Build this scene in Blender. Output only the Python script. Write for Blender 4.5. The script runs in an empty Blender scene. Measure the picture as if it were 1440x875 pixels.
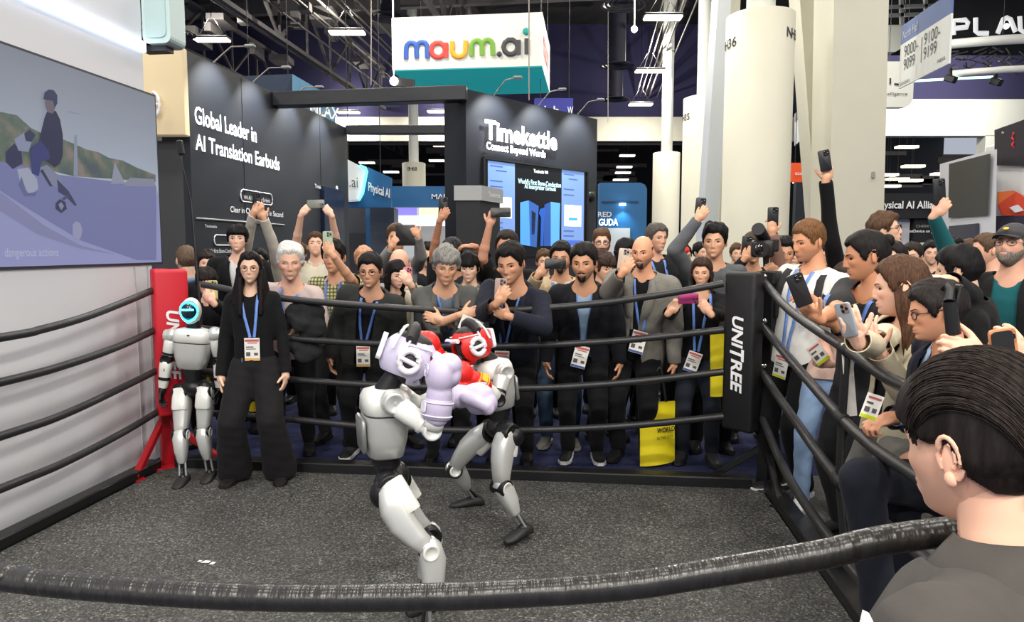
import bpy, bmesh, math, random
import numpy as np
from mathutils import Vector as V, Matrix as M
from mathutils.bvhtree import BVHTree
C = bpy.context.scene.collection
SC = bpy.context.scene
random.seed(7); RS = np.random.RandomState(7)
R = math.radians

# ------------------------------------------------------------ camera
CAMH = 1.62
PITCH = math.atan(87.5 / 1000.0)
cd = bpy.data.cameras.new('camera'); cam = bpy.data.objects.new('camera', cd); C.objects.link(cam)
cd.sensor_width = 36.0; cd.lens = 25.0; cd.clip_start = 0.05; cd.clip_end = 200
cam.location = (0, 0, CAMH); cam.rotation_euler = (math.pi / 2 - PITCH, 0, 0)
SC.camera = cam
# ------------------------------------------------------------ world, exposure
w = bpy.data.worlds.new('world'); SC.world = w; w.use_nodes = True
w.node_tree.nodes['Background'].inputs[0].default_value = (0.80, 0.86, 1.0, 1)
w.node_tree.nodes['Background'].inputs[1].default_value = 0.5
SC.view_settings.view_transform = 'Standard'; SC.view_settings.look = 'None'
SC.view_settings.exposure = 0.08; SC.view_settings.gamma = 1.0
SC.cycles.use_denoising = True
SC.cycles.max_bounces = 6; SC.cycles.diffuse_bounces = 3; SC.cycles.glossy_bounces = 3
SC.cycles.sample_clamp_indirect = 4.0; SC.cycles.caustics_reflective = False; SC.cycles.caustics_refractive = False
# ------------------------------------------------------------ hall lamps (area-light grid without fixtures; strong rear rows are added fill for faces)
LAMP_Z = 8.5
def area(name, loc, sx, sy, power, col=(1.0, 0.95, 0.87), aim=None):
    l = bpy.data.lights.new(name, 'AREA'); l.shape = 'RECTANGLE'; l.size = sx; l.size_y = sy
    l.energy = power; l.color = col
    o = bpy.data.objects.new(name, l); C.objects.link(o); o.location = loc
    if aim is not None:
        o.rotation_euler = (V(aim) - V(loc)).to_track_quat('-Z', 'Y').to_euler()
    return o
HALL = [(x, y) for y in (-9.0, -4.5, 0.5, 5.0, 9.5, 14.0, 18.0) for x in (-7.5, -2.5, 2.5, 7.5)]
for (x, y) in HALL:
    area('high_bay_and_fill_light', (x, y, LAMP_Z - 0.12), 1.1, 0.5, 520 if y < -1 else 150 if y < 12 else 225)
area('high_bay_and_fill_light', (16, 22, 8.4), 1.2, 0.6, 900, aim=(11, 27, 5.5))  # unseen light added out of frame to brighten the right-hand beam band
def spot(name, loc, aim, power, ang=70, blend=0.8, col=(0.93, 0.97, 1.0), r=0.03):
    l = bpy.data.lights.new(name, 'SPOT'); l.energy = power; l.spot_size = R(ang); l.spot_blend = blend; l.color = col
    l.shadow_soft_size = r
    o = bpy.data.objects.new(name, l); C.objects.link(o); o.location = loc
    o.rotation_euler = (V(aim) - V(loc)).to_track_quat('-Z', 'Y').to_euler()
    return o

# ------------------------------------------------------------ pixel -> place
FW = V((0, math.cos(PITCH), -math.sin(PITCH))); UPV = V((0, math.sin(PITCH), math.cos(PITCH)))
def ray(px, py): return FW + UPV * ((437.5 - py) / 1000.0) + V(((px - 720) / 1000.0, 0, 0))
def P(px, py, Y):
    d = ray(px, py); return V((0, 0, CAMH)) + d * (Y / d.y)
def G(px, py, z=0.0):
    d = ray(px, py); return V((0, 0, CAMH)) + d * ((z - CAMH) / d.z)
def PL(px, py, o, n):
    d = ray(px, py); c = V((0, 0, CAMH)); n = V(n)
    return c + d * ((V(o) - c).dot(n) / d.dot(n))
def srgb(c):
    if isinstance(c, str):
        c = tuple(int(c[i:i + 2], 16) for i in (0, 2, 4))
    f = lambda u: (u / 12.92 if u <= 0.04045 else ((u + 0.055) / 1.055) ** 2.4)
    return tuple(f(x / 255.0) for x in c)

# ------------------------------------------------------------ materials
MATS = {}
def mat(name, col=(128, 128, 128), rough=0.6, metal=0.0, emit=0.0, noise=0.0, nscale=20, bump=0.0, bscale=60, spec=0.5, coat=0.0, sheen=0.0, alpha=1.0, trans=0.0):
    if name in MATS: return MATS[name]
    m = bpy.data.materials.new(name); m.use_nodes = True; nt = m.node_tree; b = nt.nodes['Principled BSDF']
    c = (*srgb(col), 1)
    b.inputs['Base Color'].default_value = c; b.inputs['Roughness'].default_value = rough
    b.inputs['Metallic'].default_value = metal; b.inputs['Specular IOR Level'].default_value = spec
    b.inputs['Coat Weight'].default_value = coat; b.inputs['Sheen Weight'].default_value = sheen
    b.inputs['Transmission Weight'].default_value = trans
    m.diffuse_color = c
    if emit:
        b.inputs['Emission Color'].default_value = c; b.inputs['Emission Strength'].default_value = emit
    if noise or bump:
        tc = nt.nodes.new('ShaderNodeTexCoord')
    if noise:
        n = nt.nodes.new('ShaderNodeTexNoise'); n.inputs['Scale'].default_value = nscale; n.inputs['Detail'].default_value = 4
        nt.links.new(tc.outputs['Object'], n.inputs['Vector'])
        mx = nt.nodes.new('ShaderNodeMix'); mx.data_type = 'RGBA'
        mx.inputs[6].default_value = tuple(x * (1 - noise) for x in c[:3]) + (1,)
        mx.inputs[7].default_value = tuple(min(1, x * (1 + noise)) for x in c[:3]) + (1,)
        nt.links.new(n.outputs['Fac'], mx.inputs[0]); nt.links.new(mx.outputs[2], b.inputs['Base Color'])
    if bump:
        n2 = nt.nodes.new('ShaderNodeTexNoise'); n2.inputs['Scale'].default_value = bscale; n2.inputs['Detail'].default_value = 3
        nt.links.new(tc.outputs['Object'], n2.inputs['Vector'])
        bp = nt.nodes.new('ShaderNodeBump'); bp.inputs['Strength'].default_value = bump; bp.inputs['Distance'].default_value = 0.01
        nt.links.new(n2.outputs['Fac'], bp.inputs['Height']); nt.links.new(bp.outputs['Normal'], b.inputs['Normal'])
    MATS[name] = m
    return m

# ------------------------------------------------------------ mesh building
ORG = {}
def org(o): return ORG.get(o.name, V((0, 0, 0)))
def tag(o, label=None, cat=None, group=None, kind=None):
    if label: o['label'] = label
    if cat: o['category'] = cat
    if group: o['group'] = group
    if kind: o['kind'] = kind
    return o
def thing(name, label, cat, loc=(0, 0, 0), group=None):
    o = bpy.data.objects.new(name, None); C.objects.link(o); o.location = loc; o.empty_display_size = 0.1
    ORG[o.name] = V(loc)
    return tag(o, label, cat, group)
def rotz(a): return M.Rotation(a, 3, 'Z')
def frame(d, up=(0, 0, 1)):
    """3x3 with columns: side, up-ish, d"""
    d = V(d).normalized(); u = V(up)
    if abs(d.dot(u.normalized())) > 0.98: u = V((0, 1, 0)) if abs(d.y) < 0.9 else V((1, 0, 0))
    s = u.cross(d).normalized(); u2 = d.cross(s)
    return M((s, u2, d)).transposed()
class MB:
    def __init__(s): s.v = []; s.f = []; s.m = []; s.s = []
    def add(s, vs, fs, m=0, smooth=False):
        b = len(s.v); s.v.extend([tuple(x) for x in vs])
        for f in fs:
            s.f.append([i + b for i in f]); s.m.append(m); s.s.append(smooth)
        return s
    def bm(s, bm_, m=0, smooth=False, X=None):
        bm_.verts.index_update()
        vs = [(X @ v.co if X is not None else v.co) for v in bm_.verts]
        s.add(vs, [[v.index for v in f.verts] for f in bm_.faces], m, smooth); bm_.free(); return s
    def box(s, c, size, rot=None, m=0, bev=0.0, seg=1):
        X = M.Translation(V(c)) @ (rot.to_4x4() if rot is not None else M.Identity(4))
        hx, hy, hz = (x / 2 for x in size)
        if bev <= 0:
            vs = [X @ V((x, y, z)) for x in (-hx, hx) for y in (-hy, hy) for z in (-hz, hz)]
            return s.add(vs, [(0, 1, 3, 2), (4, 6, 7, 5), (0, 4, 5, 1), (2, 3, 7, 6), (0, 2, 6, 4), (1, 5, 7, 3)], m)
        b = bmesh.new(); bmesh.ops.create_cube(b, size=1.0)
        for v in b.verts: v.co = V((v.co.x * size[0], v.co.y * size[1], v.co.z * size[2]))
        bmesh.ops.bevel(b, geom=b.edges[:], offset=min(bev, min(size) * 0.49), segments=seg, profile=0.5, affect='EDGES')
        return s.bm(b, m, seg > 1, X)
    def beam(s, a, b, w, h, m=0, up=(0, 0, 1), bev=0):
        a, b = V(a), V(b); F = frame(b - a, up)
        return s.box((a + b) / 2, (w, h, (b - a).length), F, m, bev)
    def quad(s, a, b, c, d, m=0): return s.add([a, b, c, d], [(0, 1, 2, 3)], m)
    def prism(s, poly, o, ux, uy, depth, m=0, mside=None):
        o, ux, uy = V(o), V(ux), V(uy); n = ux.cross(uy).normalized(); k = len(poly)
        A = [o + ux * x + uy * y + n * (depth / 2) for x, y in poly]; B = [p - n * depth for p in A]
        s.add(A + B, [list(range(k)), list(range(2 * k - 1, k - 1, -1))], m)
        s.add(A + B, [(i, i + k, (i + 1) % k + k, (i + 1) % k) for i in range(k)], m if mside is None else mside)
        return s
    def tube(s, pts, r, n=8, m=0, caps=True, smooth=True, flat=1.0, up=(0, 0, 1)):
        pts = [V(p) for p in pts]; rs = r if isinstance(r, (list, tuple)) else [r] * len(pts)
        vs = []
        for i, p in enumerate(pts):
            d = (pts[min(i + 1, len(pts) - 1)] - pts[max(i - 1, 0)])
            F = frame(d, up)
            for k in range(n):
                a = 2 * math.pi * k / n
                vs.append(p + F @ V((math.cos(a) * rs[i], math.sin(a) * rs[i] * flat, 0)))
        fs = [(i * n + k, i * n + (k + 1) % n, (i + 1) * n + (k + 1) % n, (i + 1) * n + k) for i in range(len(pts) - 1) for k in range(n)]
        s.add(vs, fs, m, smooth)
        if caps:
            s.add(vs[:n], [list(range(n - 1, -1, -1))], m); s.add(vs[-n:], [list(range(n))], m)
        return s
    def cap(s, a, b, ra, rb, n=10, m=0, k=3):
        """tapered capsule, closed"""
        a, b = V(a), V(b); d = b - a; L = d.length
        if L < 1e-5: d = V((0, 0, 1)); L = 1e-5
        d = d.normalized(); pts = []; rs = []
        for i in range(k + 1):
            t = math.pi / 2 * (1 - i / k); pts.append(a - d * (ra * math.sin(t))); rs.append(max(ra * math.cos(t), ra * 0.05))
        for i in range(k + 1):
            t = math.pi / 2 * i / k; pts.append(b + d * (rb * math.sin(t))); rs.append(max(rb * math.cos(t), rb * 0.05))
        F = frame(d); vs = []
        for p, r in zip(pts, rs):
            for j in range(n):
                an = 2 * math.pi * j / n; vs.append(p + F @ V((math.cos(an) * r, math.sin(an) * r, 0)))
        fs = [(i * n + j, i * n + (j + 1) % n, (i + 1) * n + (j + 1) % n, (i + 1) * n + j) for i in range(len(pts) - 1) for j in range(n)]
        fs.append(list(range(n - 1, -1, -1))); q = (len(pts) - 1) * n; fs.append(list(range(q, q + n)))
        return s.add(vs, fs, m, True)
    def ball(s, c, r, rot=None, n=14, k=9, m=0):
        r = (r, r, r) if isinstance(r, (int, float)) else r
        X = rot if rot is not None else M.Identity(3); c = V(c); vs = []
        for i in range(k + 1):
            t = math.pi * (i / k) ; t = min(max(t, 0.06), math.pi - 0.06)
            for j in range(n):
                a = 2 * math.pi * j / n
                vs.append(c + X @ V((r[0] * math.sin(t) * math.cos(a), r[1] * math.sin(t) * math.sin(a), -r[2] * math.cos(t))))
        fs = [(i * n + j, i * n + (j + 1) % n, (i + 1) * n + (j + 1) % n, (i + 1) * n + j) for i in range(k) for j in range(n)]
        fs.append(list(range(n - 1, -1, -1))); q = k * n; fs.append(list(range(q, q + n)))
        return s.add(vs, fs, m, True)
    def lathe(s, prof, o=(0, 0, 0), rot=None, n=24, m=0, smooth=True):
        """prof: (r, z) list round local z"""
        X = rot if rot is not None else M.Identity(3); o = V(o); vs = []
        for r, z in prof:
            for j in range(n):
                a = 2 * math.pi * j / n; vs.append(o + X @ V((r * math.cos(a), r * math.sin(a), z)))
        fs = [(i * n + j, i * n + (j + 1) % n, (i + 1) * n + (j + 1) % n, (i + 1) * n + j) for i in range(len(prof) - 1) for j in range(n)]
        return s.add(vs, fs, m, smooth)
    def loft(s, rings, m=0, smooth=True, caps=True):
        n = len(rings[0]); vs = [p for r in rings for p in r]
        fs = [(i * n + j, i * n + (j + 1) % n, (i + 1) * n + (j + 1) % n, (i + 1) * n + j) for i in range(len(rings) - 1) for j in range(n)]
        s.add(vs, fs, m, smooth)
        if caps: s.add(rings[0], [list(range(n - 1, -1, -1))], m, smooth); s.add(rings[-1], [list(range(n))], m, smooth)
        return s
    def text(s, txt, o, ux, uy, h, width=None, m=0, bold=0.0, depth=0.004, align='L', font_sp=1.0):
        """lettering standing on the plane o + x*ux + y*uy; h is the cap height"""
        vs, fs, wd, ch = text_mesh(txt, bold, font_sp)
        sy = h / ch; sx = (width / wd) if width else sy
        off = {'L': 0, 'C': -wd / 2, 'R': -wd}[align]
        o, ux, uy = V(o), V(ux), V(uy); n = ux.cross(uy).normalized()
        base = [o + ux * ((x + off) * sx) + uy * (y * sy) for x, y in vs]
        s.add([p + n * depth for p in base], fs, m)
        return s
    def build(s, name, mats, parent=None, label=None, cat=None, group=None, kind=None, at=None):
        me = bpy.data.meshes.new(name)
        a = np.array(s.v, dtype=float).reshape(-1, 3)
        lo, hi = a.min(0), a.max(0)
        c = V(((lo[0] + hi[0]) / 2, (lo[1] + hi[1]) / 2, lo[2] if parent is None else (lo[2] + hi[2]) / 2)) if at is None else V(at)
        me.from_pydata((a - np.array(c)).tolist(), [], s.f)
        if not isinstance(mats, (list, tuple)): mats = [mats]
        for q in mats: me.materials.append(q)
        me.polygons.foreach_set('material_index', s.m); me.polygons.foreach_set('use_smooth', s.s)
        me.update()
        o = bpy.data.objects.new(name, me); C.objects.link(o)
        if parent is not None:
            o.parent = parent; o.location = c - org(parent)
        else: o.location = c
        ORG[o.name] = c
        return tag(o, label, cat, group, kind)
_TX = {}
def tmp_dg():
    with bpy.context.temp_override(scene=TMP, view_layer=TMP.view_layers[0]):
        TMP.view_layers[0].update()
        return bpy.context.evaluated_depsgraph_get()
def text_mesh(txt, bold=0.0, sp=1.0):
    k = (txt, bold, sp)
    if k in _TX: return _TX[k]
    cu = bpy.data.curves.new('t', 'FONT'); cu.body = txt; cu.size = 1.0; cu.offset = bold; cu.resolution_u = 3; cu.space_character = sp
    o = bpy.data.objects.new('t', cu); TMP.collection.objects.link(o)
    dg = tmp_dg()
    me = bpy.data.meshes.new_from_object(o.evaluated_get(dg), depsgraph=dg)
    vs = [(v.co.x, v.co.y) for v in me.vertices]; fs = [list(p.vertices) for p in me.polygons]
    TMP.collection.objects.unlink(o); bpy.data.objects.remove(o); bpy.data.meshes.remove(me)
    if not vs: vs = [(0, 0), (0.3, 0), (0, 0.01)]; fs = [(0, 1, 2)]
    x0 = min(v[0] for v in vs); x1 = max(v[0] for v in vs)
    vs = [(x - x0, y) for x, y in vs]
    _TX[k] = (vs, fs, max(x1 - x0, 1e-3), 0.69)
    return _TX[k]
TMP = bpy.data.scenes.new('workbench')
def copy_tree(o, parent=None):
    c = o.copy(); C.objects.link(c)
    if parent is not None: c.parent = parent
    for ch in list(o.children): copy_tree(ch, c)
    return c
def bez(pts, n=24):
    """Catmull-Rom through pts"""
    p = [V(x) for x in pts]; p = [p[0] * 2 - p[1]] + p + [p[-1] * 2 - p[-2]]; out = []
    segs = len(p) - 3; per = max(1, n // segs)
    for i in range(segs):
        a, b, c, d = p[i:i + 4]
        for k in range(per):
            t = k / per
            out.append(0.5 * ((2 * b) + (c - a) * t + (2 * a - 5 * b + 4 * c - d) * t * t + (3 * b - a - 3 * c + d) * t ** 3))
    out.append(p[-2]); return out
def rpoly(w, h, r, n=4, cx=0, cy=0):
    out = []
    for (sx, sy, a0) in ((1, 1, 0), (-1, 1, 90), (-1, -1, 180), (1, -1, 270)):
        for k in range(n + 1):
            a = R(a0 + 90 * k / n); out.append((cx + sx * (w / 2 - r) + r * math.cos(a), cy + sy * (h / 2 - r) + r * math.sin(a)))
    return out
# ------------------------------------------------------------ ring frame
BL = G(236, 655); BR = G(1075, 686)
EX = (BR - BL); SIDE = EX.length; EX.normalize()
DD = V((-EX.y, EX.x, 0))         # away from the camera, along the ring's sides
EZ = V((0, 0, 1))
FL = BL - DD * SIDE; FR = BR - DD * SIDE
print('RING', BL, BR, SIDE, DD, 'vp', 720 + 1000 * DD.x / DD.y)
# ================================================================ STRUCTURE
def carpet_mat(name, c, scale, var, rough=0.95, bump=0.3, spec=0.3, speck=None, lo=0.36, hi=0.60):
    m = bpy.data.materials.new(name); m.use_nodes = True; nt = m.node_tree; b = nt.nodes['Principled BSDF']
    b.inputs['Roughness'].default_value = rough; b.inputs['Specular IOR Level'].default_value = spec
    tc = nt.nodes.new('ShaderNodeTexCoord')
    n = nt.nodes.new('ShaderNodeTexNoise'); n.inputs['Scale'].default_value = scale; n.inputs['Detail'].default_value = 6; n.inputs['Roughness'].default_value = 0.75
    n2 = nt.nodes.new('ShaderNodeTexNoise'); n2.inputs['Scale'].default_value = 1.6; n2.inputs['Detail'].default_value = 5; n2.inputs['Roughness'].default_value = 0.6
    for q in (n, n2): nt.links.new(tc.outputs['Object'], q.inputs['Vector'])
    cr = nt.nodes.new('ShaderNodeValToRGB'); e = cr.color_ramp.elements
    lin = srgb(c)
    e[0].position = lo; e[0].color = (*[x * (1 - var) for x in lin], 1)
    e[1].position = hi; e[1].color = (*[x * (1 + var) for x in lin], 1)
    if speck:
        q = e.new(hi + 0.09); q.color = (*srgb(speck), 1)
    nt.links.new(n.outputs['Fac'], cr.inputs['Fac'])
    mx = nt.nodes.new('ShaderNodeMix'); mx.data_type = 'RGBA'; mx.blend_type = 'MULTIPLY'; mx.inputs[0].default_value = 0.55
    mr = nt.nodes.new('ShaderNodeMapRange'); mr.inputs[1].default_value = 0.3; mr.inputs[2].default_value = 0.7; mr.inputs[3].default_value = 0.55; mr.inputs[4].default_value = 1.15
    nt.links.new(n2.outputs['Fac'], mr.inputs[0])
    nt.links.new(cr.outputs['Color'], mx.inputs[6]); nt.links.new(mr.outputs[0], mx.inputs[7])
    nt.links.new(mx.outputs[2], b.inputs['Base Color'])
    bp = nt.nodes.new('ShaderNodeBump'); bp.inputs['Strength'].default_value = bump; bp.inputs['Distance'].default_value = 0.01
    nt.links.new(n.outputs['Fac'], bp.inputs['Height']); nt.links.new(bp.outputs['Normal'], b.inputs['Normal'])
    return m
M_carpet = carpet_mat('navy_carpet', (38, 44, 78), 60, 0.5)
M_conc = carpet_mat('grey_carpet', (92, 92, 90), 50, 0.5)
M_mat = carpet_mat('rubber_mat', (70, 70, 68), 90, 0.75, rough=0.6, bump=0.7, spec=0.45, speck=(186, 186, 178), lo=0.41, hi=0.575)
M_white = mat('booth_white', (214, 215, 220), 0.5, noise=0.03, nscale=2)
M_cream = mat('cream_paint', (208, 205, 187), 0.7, noise=0.06, nscale=1.5)
M_cream2 = mat('cream_paint_cool', (214, 216, 206), 0.7, noise=0.05, nscale=1.2)
M_navy = mat('navy_paint', (44, 42, 76), 0.9)
M_dark = mat('ceiling_black', (30, 29, 31), 0.95)
M_steel = mat('painted_steel', (104, 100, 98), 0.7, noise=0.2, nscale=3)
M_pipe = mat('conduit_grey', (150, 144, 134), 0.5, 0.4)
M_blackp = mat('black_panel', (31, 34, 41), 0.5, noise=0.06, nscale=1.2)
M_blackp2 = mat('black_panel_deep', (24, 25, 29), 0.6)
M_lamp = mat('lamp_diffuser', (255, 244, 222), 0.5, emit=7.0)
M_black = mat('black_plastic', (20, 20, 22), 0.45)
M_letter = mat('white_letter', (245, 245, 245), 0.5)
M_letterlit = mat('lit_letter', (255, 255, 255), 0.5, emit=1.6)
M_grey = mat('mid_grey', (150, 150, 148), 0.6)
M_red = mat('pad_red', (196, 22, 42), 0.5, bump=0.08, bscale=40)
M_padblack = mat('pad_black', (15, 15, 17), 0.6, bump=0.1, bscale=40)
M_chrome = mat('chrome', (210, 210, 212), 0.2, 1.0)

fl = MB().box((0, 30, -0.05), (90, 110, 0.08)); o = fl.build('floor', M_carpet, kind='structure')
# grey carpet strip to the right of the ring
g = MB(); a = BR + EX * 0.12 + DD * 0.3; b_ = FR + EX * 0.12 - DD * 2
g.box((a + b_) / 2 + EX * 2.0 + V((0, 0, -0.004)), (4.0, (a - b_).length, 0.012), M((EX, DD, EZ)).transposed())
g.build('floor', M_conc, kind='structure')
# ceiling and far hall walls
MB().box((0, 30, 13.3), (90, 110, 0.3)).build('ceiling', M_dark, kind='structure')
MB().box((0, 75.5, 6.5), (90, 0.3, 13.4)).build('wall_far', M_blackp2, kind='structure')
fw = MB().box((-2, 38, 10.85), (40, 0.4, 4.9)); fw.build('wall_back', M_navy, kind='structure')
MB().box((-2, 37.6, 7.78), (40, 0.5, 1.22)).build('trim_1', M_cream, kind='structure')
MB().box((-2, 37.9, 7.1), (40, 0.3, 0.16)).build('trim_2', M_blackp2, kind='structure')
# right-hand beam band
a, b_ = P(1236, 168, 27), P(1440, 168, 27)
m = MB(); m.box(((a.x + b_.x) / 2 + 3, 27, P(1300, 167, 27).z), (b_.x - a.x + 6, 0.5, P(1300, 141, 27).z - P(1300, 192, 27).z))
m.build('trim_3', M_cream2, kind='structure')
m = MB(); m.box(((a.x + b_.x) / 2 + 3, 27.1, P(1300, 110, 27).z), (b_.x - a.x + 6, 0.5, P(1300, 80, 27).z - P(1300, 141, 27).z))
m.build('trim_4', M_navy, kind='structure')
m = MB(); m.box((P(1388, 215, 27).x, 27, 2.9), (0.5, 0.5, 5.8)); m.build('trim_5', M_cream2, kind='structure')
m = MB()
for px in (1150,):
    pass

# ---------------- left booth wall beside the ring
WB = PL(222, 662, BL - EX * 0.10, EX)          # a point of the wall plane near its right end
wo = BL - EX * 0.19
def WP(px, py): return PL(px, py, wo, EX)
we = WP(219, 500); Te = (we - wo).dot(DD)      # end of the wall along DD
W0 = wo + DD * Te                              # end edge at floor
W0.z = 0
WL = 9.0
Fw = M((EX, DD, EZ)).transposed()
MB().box(W0 - DD * WL / 2 - EX * 0.15 + EZ * 2.4, (0.3, WL, 4.8), Fw).build('wall_left', M_white, kind='structure')
# vertical panel seams (thin recessed shadow gaps read as thin proud strips)
m = MB()
for px in (194, 212):
    q = WP(px, 500); t = (q - W0).dot(DD)
    m.box(W0 + DD * t + EZ * 0.78 + EX * 0.004, (0.008, 0.006, 1.45), Fw)
m.build('trim_6', mat('seam_grey', (170, 170, 178), 0.6), kind='structure')
# led strip, rising line of light in the wall
s0, s1 = WP(45, 2), WP(214, 73)
zz = s1.z
m = MB(); m.box(W0 - DD * WL / 2 + EZ * zz + EX * 0.017, (0.03, WL, 0.075), Fw)
o = m.build('led_strip', mat('led_cool', (225, 238, 255), 0.5, emit=3.0)); tag(o, 'long glowing white light strip set high along the white booth wall', 'light strip')
area('led_strip_light', W0 - DD * 2.6 + EZ * (zz + 0.55) + EX * 0.4, 4.5, 0.06, 7, (0.72, 0.86, 1.0), W0 - DD * 2.6 + EZ * (zz + 0.7))
# ================================================================ RING
M_rope = mat('rope_vinyl', (40, 40, 42), 0.42, bump=0.25, bscale=18, noise=0.35, nscale=30)
M_ropeworn = mat('rope_vinyl_worn', (36, 35, 34), 0.3, bump=0.7, bscale=9, noise=0.5, nscale=14)
for n_ in M_ropeworn.node_tree.nodes:
    if n_.type == 'TEX_NOISE':
        mp_ = M_ropeworn.node_tree.nodes.new('ShaderNodeMapping'); mp_.inputs['Scale'].default_value = (4.5, 0.7, 0.7); tc_ = M_ropeworn.node_tree.nodes.new('ShaderNodeTexCoord')
        M_ropeworn.node_tree.links.new(tc_.outputs['Object'], mp_.inputs[0]); M_ropeworn.node_tree.links.new(mp_.outputs[0], n_.inputs['Vector'])
mm = MB()
c = (BL + BR + FL + FR) / 4
mm.box((c.x, c.y, 0.006), (SIDE - 0.08, SIDE - 0.08, 0.016), Fw)
o = mm.build('ring_mat', M_mat); tag(o, 'speckled dark grey rubber mat covering the ring floor', 'mat')
# two mat seams
# scuffs of chalk on the mat
sc = MB()
def scuff(px, py, n, sp, rr):
    q = G(px, py, 0.015)
    for i in range(n):
        a = random.uniform(0, 6.28); d = random.gauss(0, sp); cx = q.x + math.cos(a) * d * 1.4; cy = q.y + math.sin(a) * d * 1.2
        k = random.randint(5, 8); r = rr * random.uniform(0.3, 1.2)
        sc.add([(cx + r * math.cos(2 * math.pi * j / k + i) * random.uniform(0.5, 1.6), cy + r * math.sin(2 * math.pi * j / k + i) * random.uniform(0.4, 1.2), 0.0155) for j in range(k)], [list(range(k))])
scuff(550, 812, 70, 0.03, 0.005); scuff(540, 806, 40, 0.035, 0.004); scuff(510, 868, 60, 0.03, 0.004); scuff(292, 791, 8, 0.01, 0.006); scuff(612, 742, 6, 0.012, 0.005); scuff(744, 800, 10, 0.03, 0.003)
o = sc.build('chalk_scuffs', mat('chalk', (150, 150, 146), 0.9)); tag(o, 'pale chalky scuff marks worn into the dark mat', 'scuff marks', kind='stuff')

# --- base rails
def rail(name, a, b, label, wd=0.10, ht=0.075):
    m = MB(); m.beam(V((a.x, a.y, ht / 2 + 0.004)), V((b.x, b.y, ht / 2 + 0.004)), wd, ht, 0, bev=0.008)
    o = m.build(name, M_black); return tag(o, label, 'rail', 'base rails of the ring')
rail('base_rail', BL + EX * 0.1 - DD * 0.02, BR - EX * 0.1 - DD * 0.02, 'black steel base rail along the far side of the ring', 0.12, 0.08)
rail('base_rail', BL - DD * 0.1 - EX * 0.03, FL + DD * 0.1, 'black steel base rail along the white booth wall')
rail('base_rail', BR - DD * 0.1 + EX * 0.02, FR + DD * 0.1, 'black steel base rail along the right side below the leaning spectators')
# --- posts
LET = mat('pad_print', (240, 240, 242), 0.5)
def post(corner, sx, off, mpad, mpost, label, top=1.46, bot=0.42, legs=()):
    c = V((corner.x, corner.y, 0)); inw = (EX * sx - DD).normalized(); lat = V((-inw.y, inw.x, 0))
    r = thing('corner_post', label, 'post', c, 'corner posts of the ring')
    m = MB(); m.box(c + EZ * 0.72, (0.085, 0.085, 1.40), M((lat, inw, EZ)).transposed(), bev=0.006)
    m.build('pole', mpost, r)
    m = MB(); m.box(c + EZ * 0.012, (0.26, 0.26, 0.02), M((lat, inw, EZ)).transposed(), bev=0.004); m.build('base_plate', mpost, r)
    m = MB(); m.box(c + EZ * 1.43, (0.11, 0.11, 0.09), M((lat, inw, EZ)).transposed(), bev=0.01); m.build('post_cap', mpost, r)
    m = MB(); pc = c + off + EZ * ((top + bot) / 2)
    m.box(pc, (0.232, 0.12, top - bot), M((lat, inw, EZ)).transposed(), bev=0.025, seg=3)
    pd = m.build('corner_pad', mpad, r)
    t = MB(); fo = c + off + inw * 0.0605
    # lettering runs down the pad
    th = 0.078
    ux = V((0, 0, -1)); uy = (-lat if (-lat).x > 0 else lat)
    if ux.cross(uy).dot(inw) < 0: uy = -uy
    t.text('UNI', fo + EZ * 1.18 - uy * th / 2, ux, uy, th, 0.198, bold=0.03)
    t.text('T', fo + EZ * 0.976 - uy * (th / 2 + 0.010), ux, uy, th + 0.02, 0.078, bold=0.03)
    t.text('REE', fo + EZ * 0.892 - uy * th / 2, ux, uy, th, 0.205, bold=0.03)
    # slant it like the printed wordmark
    t.v = [tuple(V(p) + EZ * (-0.22) * ((V(p) - fo).dot(uy))) for p in t.v]
    t.build('pad_lettering', LET, pd)
    for (a, b) in legs:
        m = MB(); m.beam(a, b, 0.045, 0.045, bev=0.005); lg = m.build('brace_leg', mpost, r)
        m = MB(); m.box(V((b[0], b[1], 0.012)), (0.12, 0.07, 0.016), M((lat, inw, EZ)).transposed()); m.build('foot_plate', mpost, lg)
    return r
cl = V((BL.x, BL.y, 0)); cr = V((BR.x, BR.y, 0))
M_redsteel = mat('red_steel', (176, 20, 34), 0.35)
M_bsteel = mat('black_steel', (24, 24, 26), 0.35)
post(BL, 1, EX * 0.135 - DD * 0.10, M_red, M_redsteel, 'red padded corner post with white lettering in front of white wall', 1.475, 0.42,
     [(cl + EZ * 0.36 - EX * 0.02, cl - DD * 0.38 + EZ * 0.03 - EX * 0.0), (cl + EZ * 0.36, cl + EX * 0.42 + EZ * 0.03 + DD * 0.05)])
post(BR, -1, EX * -0.19 - DD * 0.10, M_padblack, M_bsteel, 'black padded corner post with white lettering beside the crowd', 1.47, 0.42,
     [(cr + EZ * 0.30, cr - EX * 0.34 + EZ * 0.03 + DD * 0.10), (cr + EZ * 0.30, cr - DD * 0.42 + EZ * 0.03)])

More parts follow.
